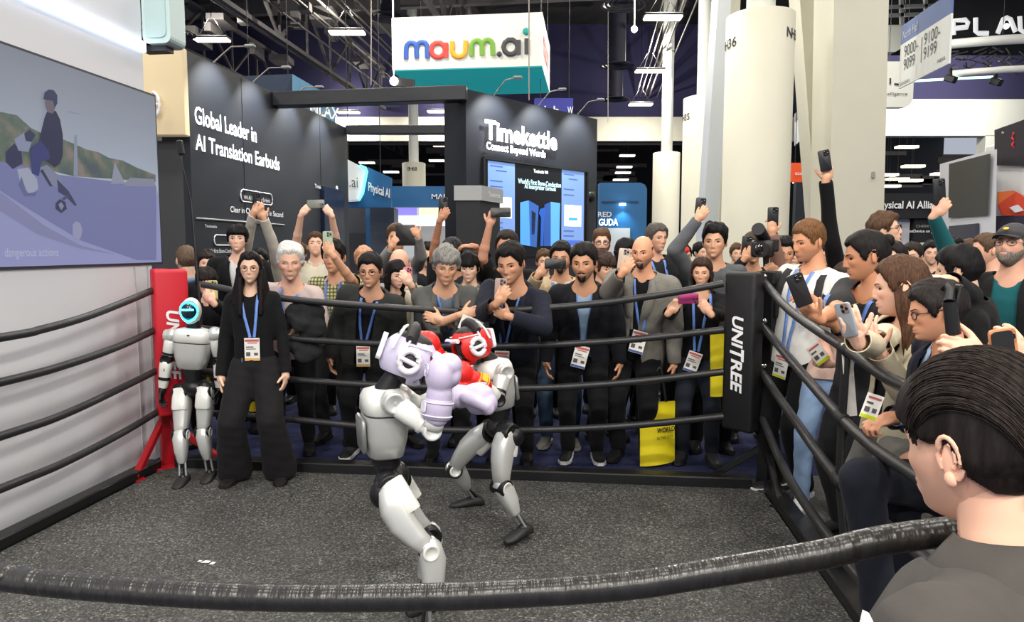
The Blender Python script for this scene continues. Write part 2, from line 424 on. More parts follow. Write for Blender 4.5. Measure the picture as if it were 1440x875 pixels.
# --- ropes.  Heights measured at the two far posts; each rope hangs in the vertical plane of its side
def rope(pts, r, label, grp, m=None, n=10):
    b = MB(); b.tube(bez(pts, 40), r, n)
    o = b.build('ring_rope', m or M_rope); return tag(o, label, 'rope', grp)
RR = 0.024
bo = BL + DD * 0.0
names4 = ['topmost', 'second from the top', 'third from the top', 'lowest']
back_px = [[(284, 400), (400, 420), (590, 435), (700, 437), (820, 429), (920, 416), (1017, 399)],
           [(284, 462), (400, 475), (520, 483), (700, 487), (860, 480), (1017, 464)],
           [(284, 522), (410, 534), (560, 543), (740, 546), (880, 538), (1017, 523)],
           [(284, 580), (410, 590), (560, 603), (740, 605), (880, 599), (1017, 586)]]
for i, L in enumerate(back_px):
    pts = [PL(x, y, BL - DD * 0.06, DD) for x, y in L]
    rope(pts, RR, names4[i] + ' of the black ropes across the far side of the ring', 'ropes on the far side')
left_px = [[(229, 402), (180, 423), (120, 446), (60, 463), (0, 475)], [(229, 459), (170, 486), (100, 511), (0, 538)],
           [(229, 517), (170, 546), (90, 583), (0, 614)], [(229, 575), (170, 610), (90, 651), (0, 688)]]
lw = []
for i, L in enumerate(left_px):
    pts = [PL(x, y, BL + EX * 0.06, EX) for x, y in L]
    e = FL + EX * 0.06; e.z = [1.33, 1.03, 0.73, 0.43][i]
    last = pts[-1]; midp = (last * 0.45 + e * 0.55); midp.z = min(last.z, e.z) - 0.005
    rope(pts + [midp, e], RR, names4[i] + ' of the black ropes along the white wall', 'ropes on the wall side')
right_px = [[(1069, 390), (1110, 436), (1190, 491), (1275, 545)], [(1069, 455), (1110, 504), (1177, 581), (1215, 618), (1265, 655)],
            [(1069, 520), (1110, 580), (1177, 672), (1257, 748)], [(1070, 584), (1108, 670), (1168, 759), (1222, 830)]]
for i, L in enumerate(right_px):
    pts = [PL(x, y, BR - EX * 0.06, EX) for x, y in L]
    e = FR - EX * 0.06; e.z = [1.36, 1.05, 0.75, 0.45][i]
    last = pts[-1]; midp = last * 0.5 + e * 0.5; midp.z = min(midp.z, last.z + 0.05)
    rope(pts + [midp, e], RR + 0.001, names4[i] + ' of the black ropes along the right side, before the leaning men', 'ropes on the right side')
# front rope, close to the camera
fo = FL + DD * 0.03
FPY = 1.085
fpt = V((0, FPY, 0))
front_px = [(-60, 806), (0, 813), (120, 826), (350, 840), (600, 840), (850, 827), (1000, 806), (1150, 781), (1330, 748)]
pts = [PL(x, y, fpt, DD) for x, y in front_px]
e0 = FL + DD * (fpt - FL).dot(DD); e0.z = 1.36; e1 = FR + DD * (fpt - FR).dot(DD); e1.z = 1.40
e1.z = pts[-1].z + .10
m1 = (e0 + pts[0]) / 2; m1.z = pts[0].z + 0.02
b = MB(); b.tube(bez([e0, m1] + pts + [e1], 140), 0.0215, 18)
o = b.build('ring_rope', M_ropeworn); tag(o, 'thick worn black rope crossing the whole front, nearest to the viewer', 'rope', 'ropes on the near side')
# rope spacers
bp = [PL(x, y, BL - DD * 0.06, DD) for x, y in [(588, 436), (588, 486), (588, 545), (588, 604)]]
b = MB(); b.tube(bp, 0.032, 8, flat=0.25, up=DD); o = b.build('rope_spacer', M_padblack); tag(o, 'black vertical strap tying the far ropes together behind the fighters', 'strap', 'rope straps')
spr = [PL(x, y, BR - EX * 0.06, EX) for x, y in [(1190, 491), (1184, 588), (1180, 676), (1190, 790)]]
b = MB(); b.tube(spr, 0.046, 8, flat=0.25, up=EX); o = b.build('rope_spacer', M_padblack); tag(o, 'black vertical strap tying the right ropes together beside jeans', 'strap', 'rope straps')
# wrap sleeves where the straps grip the ropes
def sleeve(q, d, label):
    b = MB(); b.tube([q - d * 0.045, q - d * 0.04, q + d * 0.04, q + d * 0.045], [0.026, 0.031, 0.031, 0.026], 12)
    return b
for q in spr[:3]:
    d = (-DD - EZ * 0.12).normalized(); t = sleeve(q, d, ''); t.build('wrap_sleeve', M_padblack, o)
# turnbuckles at the black post
for (x, y, z) in [(1067, 388, 'top'), (1067, 451, 'second'), (1067, 514, 'third'), (1067, 578, 'lowest')]:
    q = PL(x, y, BR - EX * 0.05 - DD * 0.09, DD)
    b = MB(); b.tube([q - EX * 0.02, q + EX * 0.035], 0.011, 8); b.ball(q + EX * 0.04, 0.014, n=8, k=6); b.tube([q + EX * 0.01, q + EX * 0.02 - DD * 0.07], 0.006, 6)
    o = b.build('turnbuckle', M_chrome); tag(o, 'chrome turnbuckle bolt of the %s right-hand rope on black post' % z, 'bolt', 'turnbuckles')

r = thing('paper_scrap', 'small torn white paper scrap lying on the dark mat', 'paper scrap', G(293, 791, .016))
for i, (x, y, w_, h_) in enumerate(((290, 790, .022, .012), (299, 792, .012, .014), (281, 789, .010, .007))):
    q = G(x, y, .0185); m = MB(); m.prism([(-w_, -h_), (w_ * .8, -h_ * 1.1), (w_, h_ * .6), (-w_ * .4, h_)], q, V((1, 0, 0)), V((0, 1, 0)), .002); m.build('scrap', M_letter, r)
# ================================================================ LED SCREEN ON THE WALL
SCR = V((0.0, 0.0, 0.0))
def onwall(px, py, off):
    q = WP(px, py); return q + EX * off
sb = WP(217, 369); stp = WP(215, 136)
scr_r = (stp - W0).dot(DD); zt = stp.z; zb = sb.z
scrL = 5.2
root = thing('video_screen', 'large wall screen showing a helmeted rider on a wheeled machine', 'screen', W0 + DD * (scr_r - scrL / 2) + EZ * zb)
m = MB(); m.box(W0 + DD * (scr_r - scrL / 2) + EZ * ((zt + zb) / 2) + EX * 0.004, (0.016, scrL + 0.03, zt - zb + 0.03), Fw)
m.build('screen_frame', mat('screen_edge', (40, 42, 50), 0.5), root)
SCRK = 0.6
def smat(name, c, e=SCRK):
    k = 'screen_' + name
    if k in MATS: return MATS[k]
    m_ = mat(k, c, 0.4, emit=e, spec=0.2); dim(m_); return m_
def dim(m_):
    b_ = m_.node_tree.nodes['Principled BSDF']; b_.inputs['Base Color'].default_value = (0.02, 0.02, 0.024, 1)
def spoly(pts, off, name, c, part, parent, noise=None):
    m = MB(); q = [onwall(x, y, off) for x, y in pts]; m.add(q, [list(range(len(q)))])
    return m.build(part, smat(name, c), parent)
# sky with the picture's own grading
mm = bpy.data.materials.new('screen_sky'); mm.use_nodes = True; nt = mm.node_tree; bs = nt.nodes['Principled BSDF']
tc = nt.nodes.new('ShaderNodeTexCoord'); sp = nt.nodes.new('ShaderNodeSeparateXYZ'); nt.links.new(tc.outputs['Generated'], sp.inputs[0])
cr = nt.nodes.new('ShaderNodeValToRGB'); e = cr.color_ramp.elements
e[0].position = 0.0; e[0].color = (*srgb((142, 145, 190)), 1); e[1].position = 1.0; e[1].color = (*srgb((118, 124, 138)), 1)
q = e.new(0.40); q.color = (*srgb((138, 142, 182)), 1); q = e.new(0.45); q.color = (*srgb((164, 174, 190)), 1)
nt.links.new(sp.outputs['Z'], cr.inputs[0]); nt.links.new(cr.outputs[0], bs.inputs['Emission Color']); dim(mm)
bs.inputs['Emission Strength'].default_value = SCRK * 1.35
m = MB(); a = W0 + DD * scr_r + EX * 0.014
m.quad(a + EZ * zb - DD * scrL, a + EZ * zb, a + EZ * zt, a + EZ * zt - DD * scrL); pic = m.build('picture', mm, root)
spoly([(-40, 258), (0, 246), (60, 252), (110, 256), (150, 268), (216, 270), (217, 318), (80, 250), (0, 260)], 0.0150, 'mount', (92, 110, 150), 'picture_mountains', pic)
m = MB()
hp = [(-60, 150), (0, 158), (20, 162), (40, 180), (60, 190), (85, 196), (100, 202), (118, 210), (135, 214), (150, 222), (170, 226), (190, 236), (216, 246), (216, 256), (160, 252), (100, 248), (60, 238), (0, 232), (-60, 222)]
q = [onwall(x, y, 0.016) for x, y in hp]; m.add(q, [list(range(len(q)))])
hm = bpy.data.materials.new('screen_hill'); hm.use_nodes = True; nt = hm.node_tree; bs = nt.nodes['Principled BSDF']
tc = nt.nodes.new('ShaderNodeTexCoord'); nz = nt.nodes.new('ShaderNodeTexNoise'); nz.inputs['Scale'].default_value = 7; nz.inputs['Detail'].default_value = 5
nt.links.new(tc.outputs['Object'], nz.inputs[0]); cr = nt.nodes.new('ShaderNodeValToRGB'); e = cr.color_ramp.elements
e[0].position = 0.35; e[0].color = (*srgb((62, 76, 84)), 1); e[1].position = 0.62; e[1].color = (*srgb((126, 112, 108)), 1)
q = e.new(0.5); q.color = (*srgb((82, 98, 84)), 1)
nt.links.new(nz.outputs['Fac'], cr.inputs[0]); nt.links.new(cr.outputs[0], bs.inputs['Emission Color']); dim(hm); bs.inputs['Emission Strength'].default_value = SCRK * 1.3
m.build('picture_hills', hm, pic)
spoly([(153, 259), (158, 228), (173, 258)], 0.017, 'cone', (160, 164, 184), 'picture_tent', pic)
spoly([(172, 258), (180, 250), (214, 252), (216, 262), (172, 262)], 0.0165, 'pale', (150, 154, 176), 'picture_building', pic)
m = MB()
for pp in ([(100, 247), (101, 190), (105, 190), (106, 248)], [(92, 156), (110, 160), (110, 161), (92, 158)]):
    q = [onwall(x, y, 0.017) for x, y in pp]; m.add(q, [[0, 1, 2, 3]])
m.build('picture_mast', smat('mast', (150, 160, 185)), pic)
spoly([(-60, 214), (0, 228), (40, 236), (80, 246), (130, 252), (217, 262), (217, 366), (190, 366), (110, 338), (40, 296), (-60, 232)], 0.0162, 'slope', (132, 137, 186), 'picture_slope', pic)
spoly([(-60, 232), (10, 280), (60, 318), (110, 345), (160, 358), (110, 350), (50, 330), (-60, 262)], 0.0166, 'track', (148, 150, 192), 'picture_track', pic)
# machine, then rider
machine = [([(4, 214), (16, 202), (26, 212), (28, 230), (14, 238), (4, 228)], (52, 56, 92)), ([(16, 196), (30, 186), (42, 196), (36, 214), (22, 212)], (150, 158, 186)),
           ([(30, 188), (38, 182), (46, 190), (40, 200), (32, 198)], (58, 62, 96)), ([(20, 238), (36, 236), (48, 252), (50, 266), (38, 274), (24, 256)], (176, 182, 206)),
           ([(26, 248), (34, 272), (48, 270), (46, 276), (30, 276), (22, 260)], (110, 116, 160)), ([(50, 236), (62, 232), (82, 250), (84, 268), (72, 262), (56, 250)], (140, 146, 176)),
           ([(52, 240), (66, 262), (70, 262), (56, 238)], (60, 62, 90)), ([(76, 252), (92, 268), (104, 288), (102, 290), (88, 276), (78, 270)], (66, 70, 104)),
           ([(74, 286), (80, 280), (88, 284), (90, 294), (82, 300), (74, 294)], (60, 64, 96)), ([(78, 288), (82, 284), (86, 290), (82, 296)], (150, 150, 180)),
           ([(82, 280), (90, 274), (94, 276), (86, 282)], (80, 84, 120)), ([(98, 316), (103, 311), (109, 314), (112, 324), (109, 336), (104, 338), (98, 330)], (168, 170, 204))]
for i, (pp, c) in enumerate(machine): spoly(pp, 0.0180 + i * 0.0002, 'mach%d' % i, c, 'picture_machine', pic)
rider = [([(58, 166), (62, 156), (74, 156), (80, 168), (84, 190), (84, 218), (80, 230), (72, 236), (62, 226), (54, 216), (50, 200), (54, 182)], (44, 46, 84)),
         ([(40, 208), (52, 198), (64, 212), (66, 224), (54, 226), (50, 248), (40, 244), (38, 222)], (58, 66, 128)),
         ([(58, 142), (60, 140), (72, 142), (73, 152), (70, 160), (62, 158), (59, 150)], (120, 108, 122)), ([(56, 140), (58, 130), (64, 126), (71, 127), (76, 134), (76, 146), (72, 152), (70, 142)], (52, 62, 98))]
for i, (pp, c) in enumerate(rider): spoly(pp, 0.0215 + i * 0.0003, 'rider%d' % i, c, 'picture_rider', pic)
m = MB(); q0 = onwall(1, 361, 0.022); m.text('dangerous actions', q0, DD, EZ, 0.05, (onwall(77, 359, 0.022) - q0).dot(DD)); m.build('caption', smat('caption', (178, 182, 206), 0.8), pic, kind='stuff')

# loudspeaker high on the wall end
q = P(230, 22, W0.y + 0.1)
r = thing('loudspeaker', 'white wall loudspeaker at the top end of the white booth wall', 'speaker', q)
m = MB(); m.prism(rpoly(0.22, 0.46, 0.05), q, EX, EZ, 0.2); m.build('cabinet', mat('speaker_white', (196, 216, 214), 0.5), r)
m = MB(); m.prism(rpoly(0.16, 0.38, 0.04), q - DD * 0.104, EX, EZ, 0.012); m.build('grille', mat('speaker_grille', (182, 204, 202), 0.8), r)
m = MB(); m.box(q - EX * 0.06 - EZ * 0.25, (0.2, 0.1, 0.04), Fw); m.build('bracket', M_black, r)

# ================================================================ DARK BOOTH (Global Leader ...)
BZ = 3.66
A0 = PL(262, 70, (0, 7.3, 0), (0, 1, 0)); A0 = V((A0.x, 7.3, 0))
def BW(px, py): return PL(px, py, A0, EX)            # the wall plane of the dark booth
A1 = BW(488, 178); tA1 = (A1 - A0).dot(DD)
BZ = BW(262, 70).z
A1 = A0 + DD * tA1
r = thing('display_wall', 'tall black booth wall with white headline lettering about earbuds', 'booth wall', (A0 + A1) / 2)
m = MB(); m.box((A0 + A1) / 2 - EX * 0.15 + EZ * BZ / 2, (0.3, tA1, BZ), Fw); m.build('panel', M_blackp, r)
m = MB()
for px in (342, 450):
    q = BW(px, 200); t = (q - A0).dot(DD); m.box(A0 + DD * t + EX * 0.002 + EZ * BZ / 2, (0.006, 0.012, BZ - 0.04), Fw)
m.build('panel_seam', M_blackp2, r)
def blet(txt, px0, py0, px1, hpx, name, m_=M_letterlit, bold=0.0, off=0.006, parent=r, W=None, sp=1.0):
    W = W or BW
    a = W(px0, py0); b = W(px1, 300)
    d = DD if W is BW else TKX
    if W is BW: o3 = EX
    h = a.z - W(px0, py0 + hpx).z
    wdt = (b - a).dot(d)
    m = MB(); m.text(txt, V((a.x, a.y, a.z)) + (EX if W is BW else TKN) * off, d, EZ, h, wdt, bold=bold, font_sp=sp); return m.build(name, m_, parent)
blet('Global Leader in', 273, 173, 363, 24, 'headline', bold=0.012)
blet('AI Translation Earbuds', 274, 210, 394, 22, 'headline', bold=0.012)
blet('W4 AI Interpreter Earbuds', 342, 280, 379, 5.5, 'small_lettering', M_letter)
blet('Clear in Chaos, Grand in Second', 323, 298, 397, 8, 'small_lettering', M_letter, bold=0.01)
blet('Timekettle', 442, 264, 457, 5.5, 'small_lettering', M_letter); blet('Timekettle', 287, 320, 303, 4.5, 'small_lettering', M_letter)
blet("World's First Bone-Conduction", 286, 356, 330, 6, 'small_lettering', M_letter); blet('AI Interpreter Earbuds', 290, 366, 326, 5, 'small_lettering', M_letter)
def outline(W, cx, cy, wpx, hpx, name, parent, d, n, thick=0.014, mm=M_letter):
    c = W(cx, cy); a = W(cx - wpx / 2, cy); b = W(cx + wpx / 2, cy); wd = (b - a).dot(d); ht = W(cx, cy - hpx / 2).z - W(cx, cy + hpx / 2).z
    pts = [c + d * x + EZ * y + n * 0.008 for x, y in rpoly(wd, ht, ht * 0.42, 4)]
    m = MB(); m.tube(pts + [pts[0]], thick / 2, 5, caps=False); m.build(name, mm, parent)
outline(BW, 361, 278, 44, 16, 'pill_outline', r, DD, EX)
outline(BW, 318, 338, 34, 14, 'pill_outline', r, DD, EX)
m = MB(); a = BW(275, 307); b = BW(398, 307); m.tube([a + EX * 0.01, V((b.x, b.y, a.z)) + EX * 0.01], 0.012, 6); m.build('counter_edge', M_grey, r)
m = MB(); a = BW(449, 262); b2 = BW(480, 262); m.box((V((a.x, a.y, 0)) + V((b2.x, b2.y, 0))) / 2 + EX * 0.03 + EZ * 1.4, (0.05, (b2 - a).dot(DD) * 0.9, 2.3), Fw); m.build('side_screen', mat('deep_blue_glass', (26, 34, 58), 0.2), r)
m = MB(); q = BW(472, 266); m.ball(q + EX * 0.02, (0.02, 0.03, 0.05)); m.tube([q - EZ * 0.05 + EX * 0.02, q - EZ * 0.12 + EX * 0.02], 0.012, 6); m.build('earbud_emblem', M_letter, r)
# beige light box panel at the near end
q0 = P(214, 193, 7.28); q1 = P(263, 70, 7.28)
r2 = thing('light_box', 'beige backlit panel with round white emblem at the black wall\'s near end', 'light box', V(((q0.x + q1.x) / 2 - 0.15, 7.3, q0.z)))
m = MB(); m.box(V(((q0.x + q1.x) / 2 - 0.18, 7.22, (q0.z + q1.z) / 2)), (q1.x - q0.x + 0.36, 0.12, q1.z - q0.z), bev=0.01); m.build('panel', mat('beige_lit', (216, 196, 158), 0.6, emit=0.22), r2)
qc = P(214, 147, 7.12); ang = [R(a) for a in range(-80, 81, 10)]
m = MB(); m.tube([qc + V((math.cos(a) * 0.07, 0, math.sin(a) * 0.12)) for a in ang], 0.018, 6); m.tube([qc + V((-0.05, 0, 0.0)), qc + V((0.06, 0, 0.0))], 0.014, 6); m.build('emblem', M_letter, r2)
m = MB(); q0 = P(216, 400, 7.3); m.box(V((P(263, 300, 7.3).x - 0.56, 7.36, 1.35)), (1.1, 0.1, 2.7))
o = m.build('display_wall', mat('grey_black_panel', (60, 61, 64), 0.6)); tag(o, 'dark grey low panel under the beige light box', 'booth wall')
# header beams
def hbeam(a, b, ht, dp, label):
    m = MB(); m.beam(a, b, dp, ht, bev=0.01); o = m.build('header_beam', M_blackp); return tag(o, label, 'beam', 'black header beams of the booth')
b0 = BW(386, 140); b0z = b0.z
tk0 = P(652, 124, 9.05)
hbeam(BW(387, 141), P(657, 132, 9.05), 0.18, 0.2, 'black header beam joining headline wall and the angled screen wall')
hbeam(V((A1.x, A1.y, P(488, 183, A1.y).z)), P(655, 183, A1.y - 0.3), 0.14, 0.18, 'black rear header beam over the cream hall beam')
# ================================================================ ANGLED SCREEN WALL
T0 = P(655, 125, 9.07); T1 = P(840, 167, 11.15); TKX = V((T1.x - T0.x, T1.y - T0.y, 0)); TL = TKX.length; TKX.normalize(); TKN = V((TKX.y, -TKX.x, 0))
T0g = V((T0.x, T0.y, 0)); TZ = T0.z
def TK(px, py): return PL(px, py, T0g, TKN)
FT = M((TKX, -TKN, EZ)).transposed()
r = thing('display_wall', 'angled black booth wall with lit white name and a tall screen', 'booth wall', T0g + TKX * TL / 2)
m = MB(); m.box(T0g + TKX * TL / 2 - TKN * 0.2 + EZ * TZ / 2, (TL, 0.4, TZ), FT); m.build('panel', M_blackp, r)
def tlet(txt, px0, py0, px1, hpx, name, m_, bold=0.0, off=0.02, parent=r, depth=0.0):
    a = TK(px0, py0); b = TK(px1, 300); h = a.z - TK(px0, py0 + hpx).z
    m = MB(); m.text(txt, a + TKN * off, TKX, EZ, h, (b - a).dot(TKX), bold=bold); return m.build(name, m_, parent)
M_big = mat('lit_name', (255, 255, 255), 0.5, emit=4.0)
tlet('Timekettle', 677, 195, 778, 26, 'lit_lettering', M_big, 0.03, 0.06); tlet('Connect Beyond Words', 679, 210, 762, 10, 'lit_lettering', M_big, 0.03, 0.06)
# recessed screen
def tpoly(pts, off, mm, name, parent):
    m = MB(); q = [TK(x, y) + TKN * off for x, y in pts]
    m.add(q, [list(range(len(q)))]); return m.build(name, mm, parent)
M_scrb = mat('screen_black', (16, 18, 22), 0.3)
zt_, zb_ = TK(676, 222).z, TK(676, 362).z; xa = (TK(678, 222) - T0g).dot(TKX); xb = (TK(824, 250) - T0g).dot(TKX)
m = MB(); m.box(T0g + TKX * (xa + xb) / 2 + TKN * 0.012 + EZ * (zt_ + zb_) / 2, (xb - xa, 0.024, zt_ - zb_), FT); scr = m.build('screen', M_scrb, r)
m = MB()
for (x, z0, z1) in ((xa, zb_, zt_), (xb, zb_, zt_)): m.box(T0g + TKX * x + TKN * 0.02 + EZ * (z0 + z1) / 2, (0.03, 0.05, z1 - z0), FT)
m.box(T0g + TKX * (xa + xb) / 2 + TKN * 0.02 + EZ * zt_, (xb - xa, 0.05, 0.03), FT); m.build('screen_frame', M_blackp2, r)
def trect(px0, px1, py0, py1, off, mm, name, parent, ptop=None):
    """upright rectangle: px columns, py measured at px0"""
    a = TK(px0, py0); b = TK(px1, 300); z1 = a.z; z0 = TK(px0, py1).z; xa_ = (a - T0g).dot(TKX); xb_ = (b - T0g).dot(TKX)
    m = MB(); p = T0g + TKN * off
    m.quad(p + TKX * xa_ + EZ * z0, p + TKX * xb_ + EZ * z0, p + TKX * xb_ + EZ * z1, p + TKX * xa_ + EZ * z1); return m.build(name, mm, parent)
E = lambda n, c, k=0.9: mat('scr_' + n, c, 0.4, emit=k)
for (x0, x1, y0, y1) in ((684, 722, 226, 362), (788, 819, 238, 356)):
    ph = trect(x0, x1, y0, y1, 0.026, E('phone_blue', (108, 138, 192), 0.75), 'phone_picture', scr)
    wdt = x1 - x0
    trect(x0 + wdt * .12, x0 + wdt * .88, y0 + 50, y0 + 80, 0.028, E('white', (240, 246, 250)), 'picture_card', ph)
    trect(x0 + wdt * .3, x0 + wdt * .7, y0 + 68, y0 + 72, 0.030, E('btn', (60, 150, 190)), 'picture_button', ph)
    trect(x0 + wdt * .06, x0 + wdt * .94, y0 + 100, y0 + 107, 0.028, E('btn2', (60, 92, 180)), 'picture_button', ph)
    for k, dy in enumerate((6, 13, 27, 35, 86, 93)): trect(x0 + wdt * (.3 if k == 1 else .08), x0 + wdt * (.7 if k == 1 else .55), y0 + dy, y0 + dy + 1.6, 0.028, E('ln', (64, 84, 140)), 'picture_line', ph)
tlet('Timekettle W4', 748, 243, 768, 5, 'screen_lettering', M_letterlit, 0, 0.03, scr)
outline(TK, 757, 240.5, 28, 14, 'pill_outline', scr, TKX, TKN, 0.02, M_letterlit)
tlet("World's First Bone-Conduction", 726, 258, 786, 7, 'screen_lettering', E('cyan', (196, 238, 250), 1.2), 0.01, 0.03, scr); tlet('AI Interpreter Earbuds', 735, 265, 779, 6.5, 'screen_lettering', E('cyan', (196, 238, 250), 1.2), 0.01, 0.03, scr)
for pp, c in (([(729, 285), (741, 282), (743, 346), (729, 344)], (74, 140, 214)), ([(741, 282), (755, 290), (752, 348), (743, 346)], (46, 84, 150)), ([(763, 288), (772, 284), (772, 346), (762, 346)], (40, 74, 140)), ([(772, 284), (785, 286), (784, 346), (772, 346)], (84, 152, 222)), ([(745, 296), (751, 300), (749, 330), (745, 330)], (20, 26, 40)), ([(757, 294), (763, 292), (766, 298), (763, 306), (761, 346), (757, 346), (758, 306), (755, 300)], (36, 80, 160)), ([(757, 296), (761, 293), (764, 297), (760, 303)], (120, 190, 240))):
    tpoly(pp, 0.030 + 0.0008 * len(pp), E('prod%d%d' % (pp[0][0], pp[0][1]), c, 0.8), 'product_picture', scr)
m = MB(); q = TK(831, 276); m.lathe([(0.0, 0.05), (0.07, 0.045), (0.09, 0.0)], q + TKN * 0.0, frame(TKN), 16); m.build('wall_speaker', M_black, r)

# arm lamps washing the booth walls
def armlamp(base, tip, label, aim, pw, ang=75):
    r = thing('arm_lamp', label, 'lamp', base, 'arm lamps over the booth walls')
    m = MB(); mid = (base + tip) / 2 + EZ * 0.08; m.tube([base, mid, tip], 0.008, 6); m.build('arm', M_pipe, r)
    m = MB(); m.box(tip, (0.11, 0.07, 0.03), Fw, bev=0.01); m.build('lamp_head', M_grey, r)
    spot('arm_lamp_light', tip - EZ * 0.05, aim, pw, ang)
for i, px in enumerate((300, 355, 406, 449)):
    b = BW(px, 100); b = V((b.x, b.y, BZ)); tip = b + EX * 0.42 + EZ * 0.16
    armlamp(b, tip, ['first', 'second', 'third', 'farthest'][i] + ' arm lamp from the near end over the headline wall', b + EX * 0.03 - EZ * 0.5, 120, 95)
for i, k in enumerate((0.18, 0.5, 0.82)):
    b = T0g + TKX * TL * k + EZ * TZ; armlamp(b, b + TKN * 0.42 + EZ * 0.16, ['left', 'middle', 'right'][i] + ' arm lamp over the angled screen wall', b + TKN * 0.03 - EZ * 0.5, 110, 95)
# ================================================================ KIOSK, BLUE BOOTHS
q0 = P(641, 262, 8.3); q1 = P(675, 262, 8.3)
r = thing('kiosk', 'black kiosk with light grey header before the angled screen', 'kiosk', V((q0.x, 8.3, 0)))
m = MB(); a = V((q0.x, 8.3, 0)); wd = q1.x - q0.x; dp = 0.75
kx = V((1, -0.14, 0)).normalized(); ky = V((0.55, 0.83, 0)).normalized()
zt1, zt0 = P(650, 261, 8.3).z, P(650, 282, 8.3).z
m.prism([(0, 0), (wd, 0), (wd + 0.22, 0.55), (0.22, 0.55)], a + EZ * (zt0 / 2), V((1, 0, 0)), V((0, 1, 0)), zt0); m.build('cabinet', M_blackp2, r)
m = MB(); m.prism([(-.02, -.02), (wd + .02, -.02), (wd + 0.26, 0.57), (0.2, 0.57)], a + EZ * ((zt0 + zt1) / 2), V((1, 0, 0)), V((0, 1, 0)), zt1 - zt0); m.build('header', mat('kiosk_grey', (168, 170, 170), 0.6), r)
m = MB(); sx = V((0.24, 0.59, 0)); m.text('Timekettle', V((a.x + wd + 0.09, a.y + 0.15, (zt0 + zt1) / 2 - 0.03)), V((0.38, 0.925, 0)), EZ, 0.06, 0.34); m.build('header_lettering', M_letter, r)
M_blue = mat('booth_blue', (26, 98, 152), 0.5); M_blue2 = mat('booth_blue_pale', (30, 120, 176), 0.5, emit=0.15)
def px_box(name, x0, x1, y0, y1, Y, dp, mm, parent, bev=0.0):
    a, b = P(x0, y1, Y), P(x1, y0, Y)
    m = MB(); m.box(((a.x + b.x) / 2, Y + dp / 2, (a.z + b.z) / 2), (b.x - a.x, dp, b.z - a.z), bev=bev); return m.build(name, mm, parent)
def px_text(txt, x0, y0, hpx, x1, Y, mm, parent, name='lettering', bold=0.01, align='L'):
    a = P(x0, y0, Y); h = P(x0, y0 - hpx, Y).z - a.z; wd = P(x1, y0, Y).x - a.x
    m = MB(); m.text(txt, a, V((1, 0, 0)), EZ, h, wd, bold=bold); return m.build(name, mm, parent)
YB = 14.0
r = thing('trade_booth', 'blue exhibition booth with open front left of the angled screen wall', 'booth', P(600, 350, YB).to_2d().to_3d())
px_box('header', 548, 680, 262, 291, YB, 0.3, M_blue, r); px_text('MAUM.AI', 607, 280, 7, 654, YB - 0.02, M_letter, r)
px_box('back_wall', 480, 680, 270, 460, YB + 2.6, 0.1, mat('booth_inner', (190, 196, 200), 0.6, emit=0.25), r)
px_box('post', 517, 526, 282, 460, YB, 0.3, M_blue, r); px_box('tall_cabinet', 523, 554, 292, 460, YB - 0.4, 0.5, mat('slate', (52, 60, 74), 0.5), r)
px_box('dark_recess', 491, 515, 292, 330, YB + 0.3, 0.2, mat('dim_interior', (70, 70, 76), 0.6), r); px_box('shelf_back', 491, 517, 328, 460, YB + 0.2, 0.2, mat('dim_interior2', (48, 50, 58), 0.6), r)
px_box('purple_screen', 555, 586, 290, 303, YB + 1.2, 0.06, E('purple', (118, 110, 214), 0.9), r); px_box('white_screen', 556, 636, 303, 345, YB + 1.0, 0.06, E('pale', (216, 222, 240), 0.8), r)
px_box('lit_wall', 590, 640, 290, 340, YB + 2.0, 0.06, E('warm', (222, 214, 170), 0.8), r); px_box('counter', 586, 640, 318, 470, YB - 0.2, 0.4, mat('booth_counter', (206, 208, 210), 0.5), r)
# curved corner sign
r = thing('corner_sign', 'white and blue curved corner sign with glowing cyan rim', 'sign', P(515, 285, 12.6))
m = MB(); a = P(484, 278, 12.9); a = V((a.x, 12.9, 0))
def sgn(pts, Y, dp, mm, name):
    q = [P(x, y, Y) for x, y in pts]; m = MB(); k = len(q)
    m.add(q + [p + V((0, dp, 0)) for p in q], [list(range(k - 1, -1, -1)), list(range(k, 2 * k))] + [(i, (i + 1) % k, (i + 1) % k + k, i + k) for i in range(k)])
    return m.build(name, mm, r)
sgn([(484, 222), (506, 233), (514, 236), (515, 242), (509, 272), (504, 281), (484, 282)], 12.6, 0.12, mat('sign_white', (232, 236, 236), 0.5, emit=0.2), 'white_panel')
m = MB(); m.tube([P(x, y, 12.58) for x, y in [(506, 233), (514, 236), (516, 241), (510, 272), (505, 281)]], 0.022, 6); m.build('glow_rim', mat('cyan_rim', (90, 226, 240), 0.4, emit=3), r)
sgn([(517, 235), (550, 250), (550, 292), (484, 292), (484, 284), (506, 283), (512, 272)], 12.75, 0.12, M_blue, 'blue_panel')
m = MB(); m.text('Physical AI', P(518, 268, 12.7), (P(548, 278, 12.7) - P(518, 268, 12.7)).normalized(), EZ, 0.15, 0.40, bold=0.02); m.build('lettering', M_letter, r)
m = MB(); m.text('n.ai', P(484, 262, 12.58), V((1, 0, -0.1)), EZ, 0.19, 0.24, bold=0.0); m.build('lettering', mat('sign_grey', (110, 110, 112), 0.5), r)
r = thing('trade_booth', 'blue exhibition booth with white lettering right of the angled screen wall', 'booth', P(875, 350, YB).to_2d().to_3d())
m = MB(); a = P(842, 258, YB); b = P(908, 258, YB); zt1 = a.z; wd = b.x - a.x
m.prism([(0, 0), (wd, 0), (wd, zt1 - 0.12), (wd - 0.04, zt1 - 0.04), (wd - 0.12, zt1), (0, zt1)], V((a.x, YB, 0)), V((1, 0, 0)), EZ, 0.3); m.build('front_wall', M_blue, r)
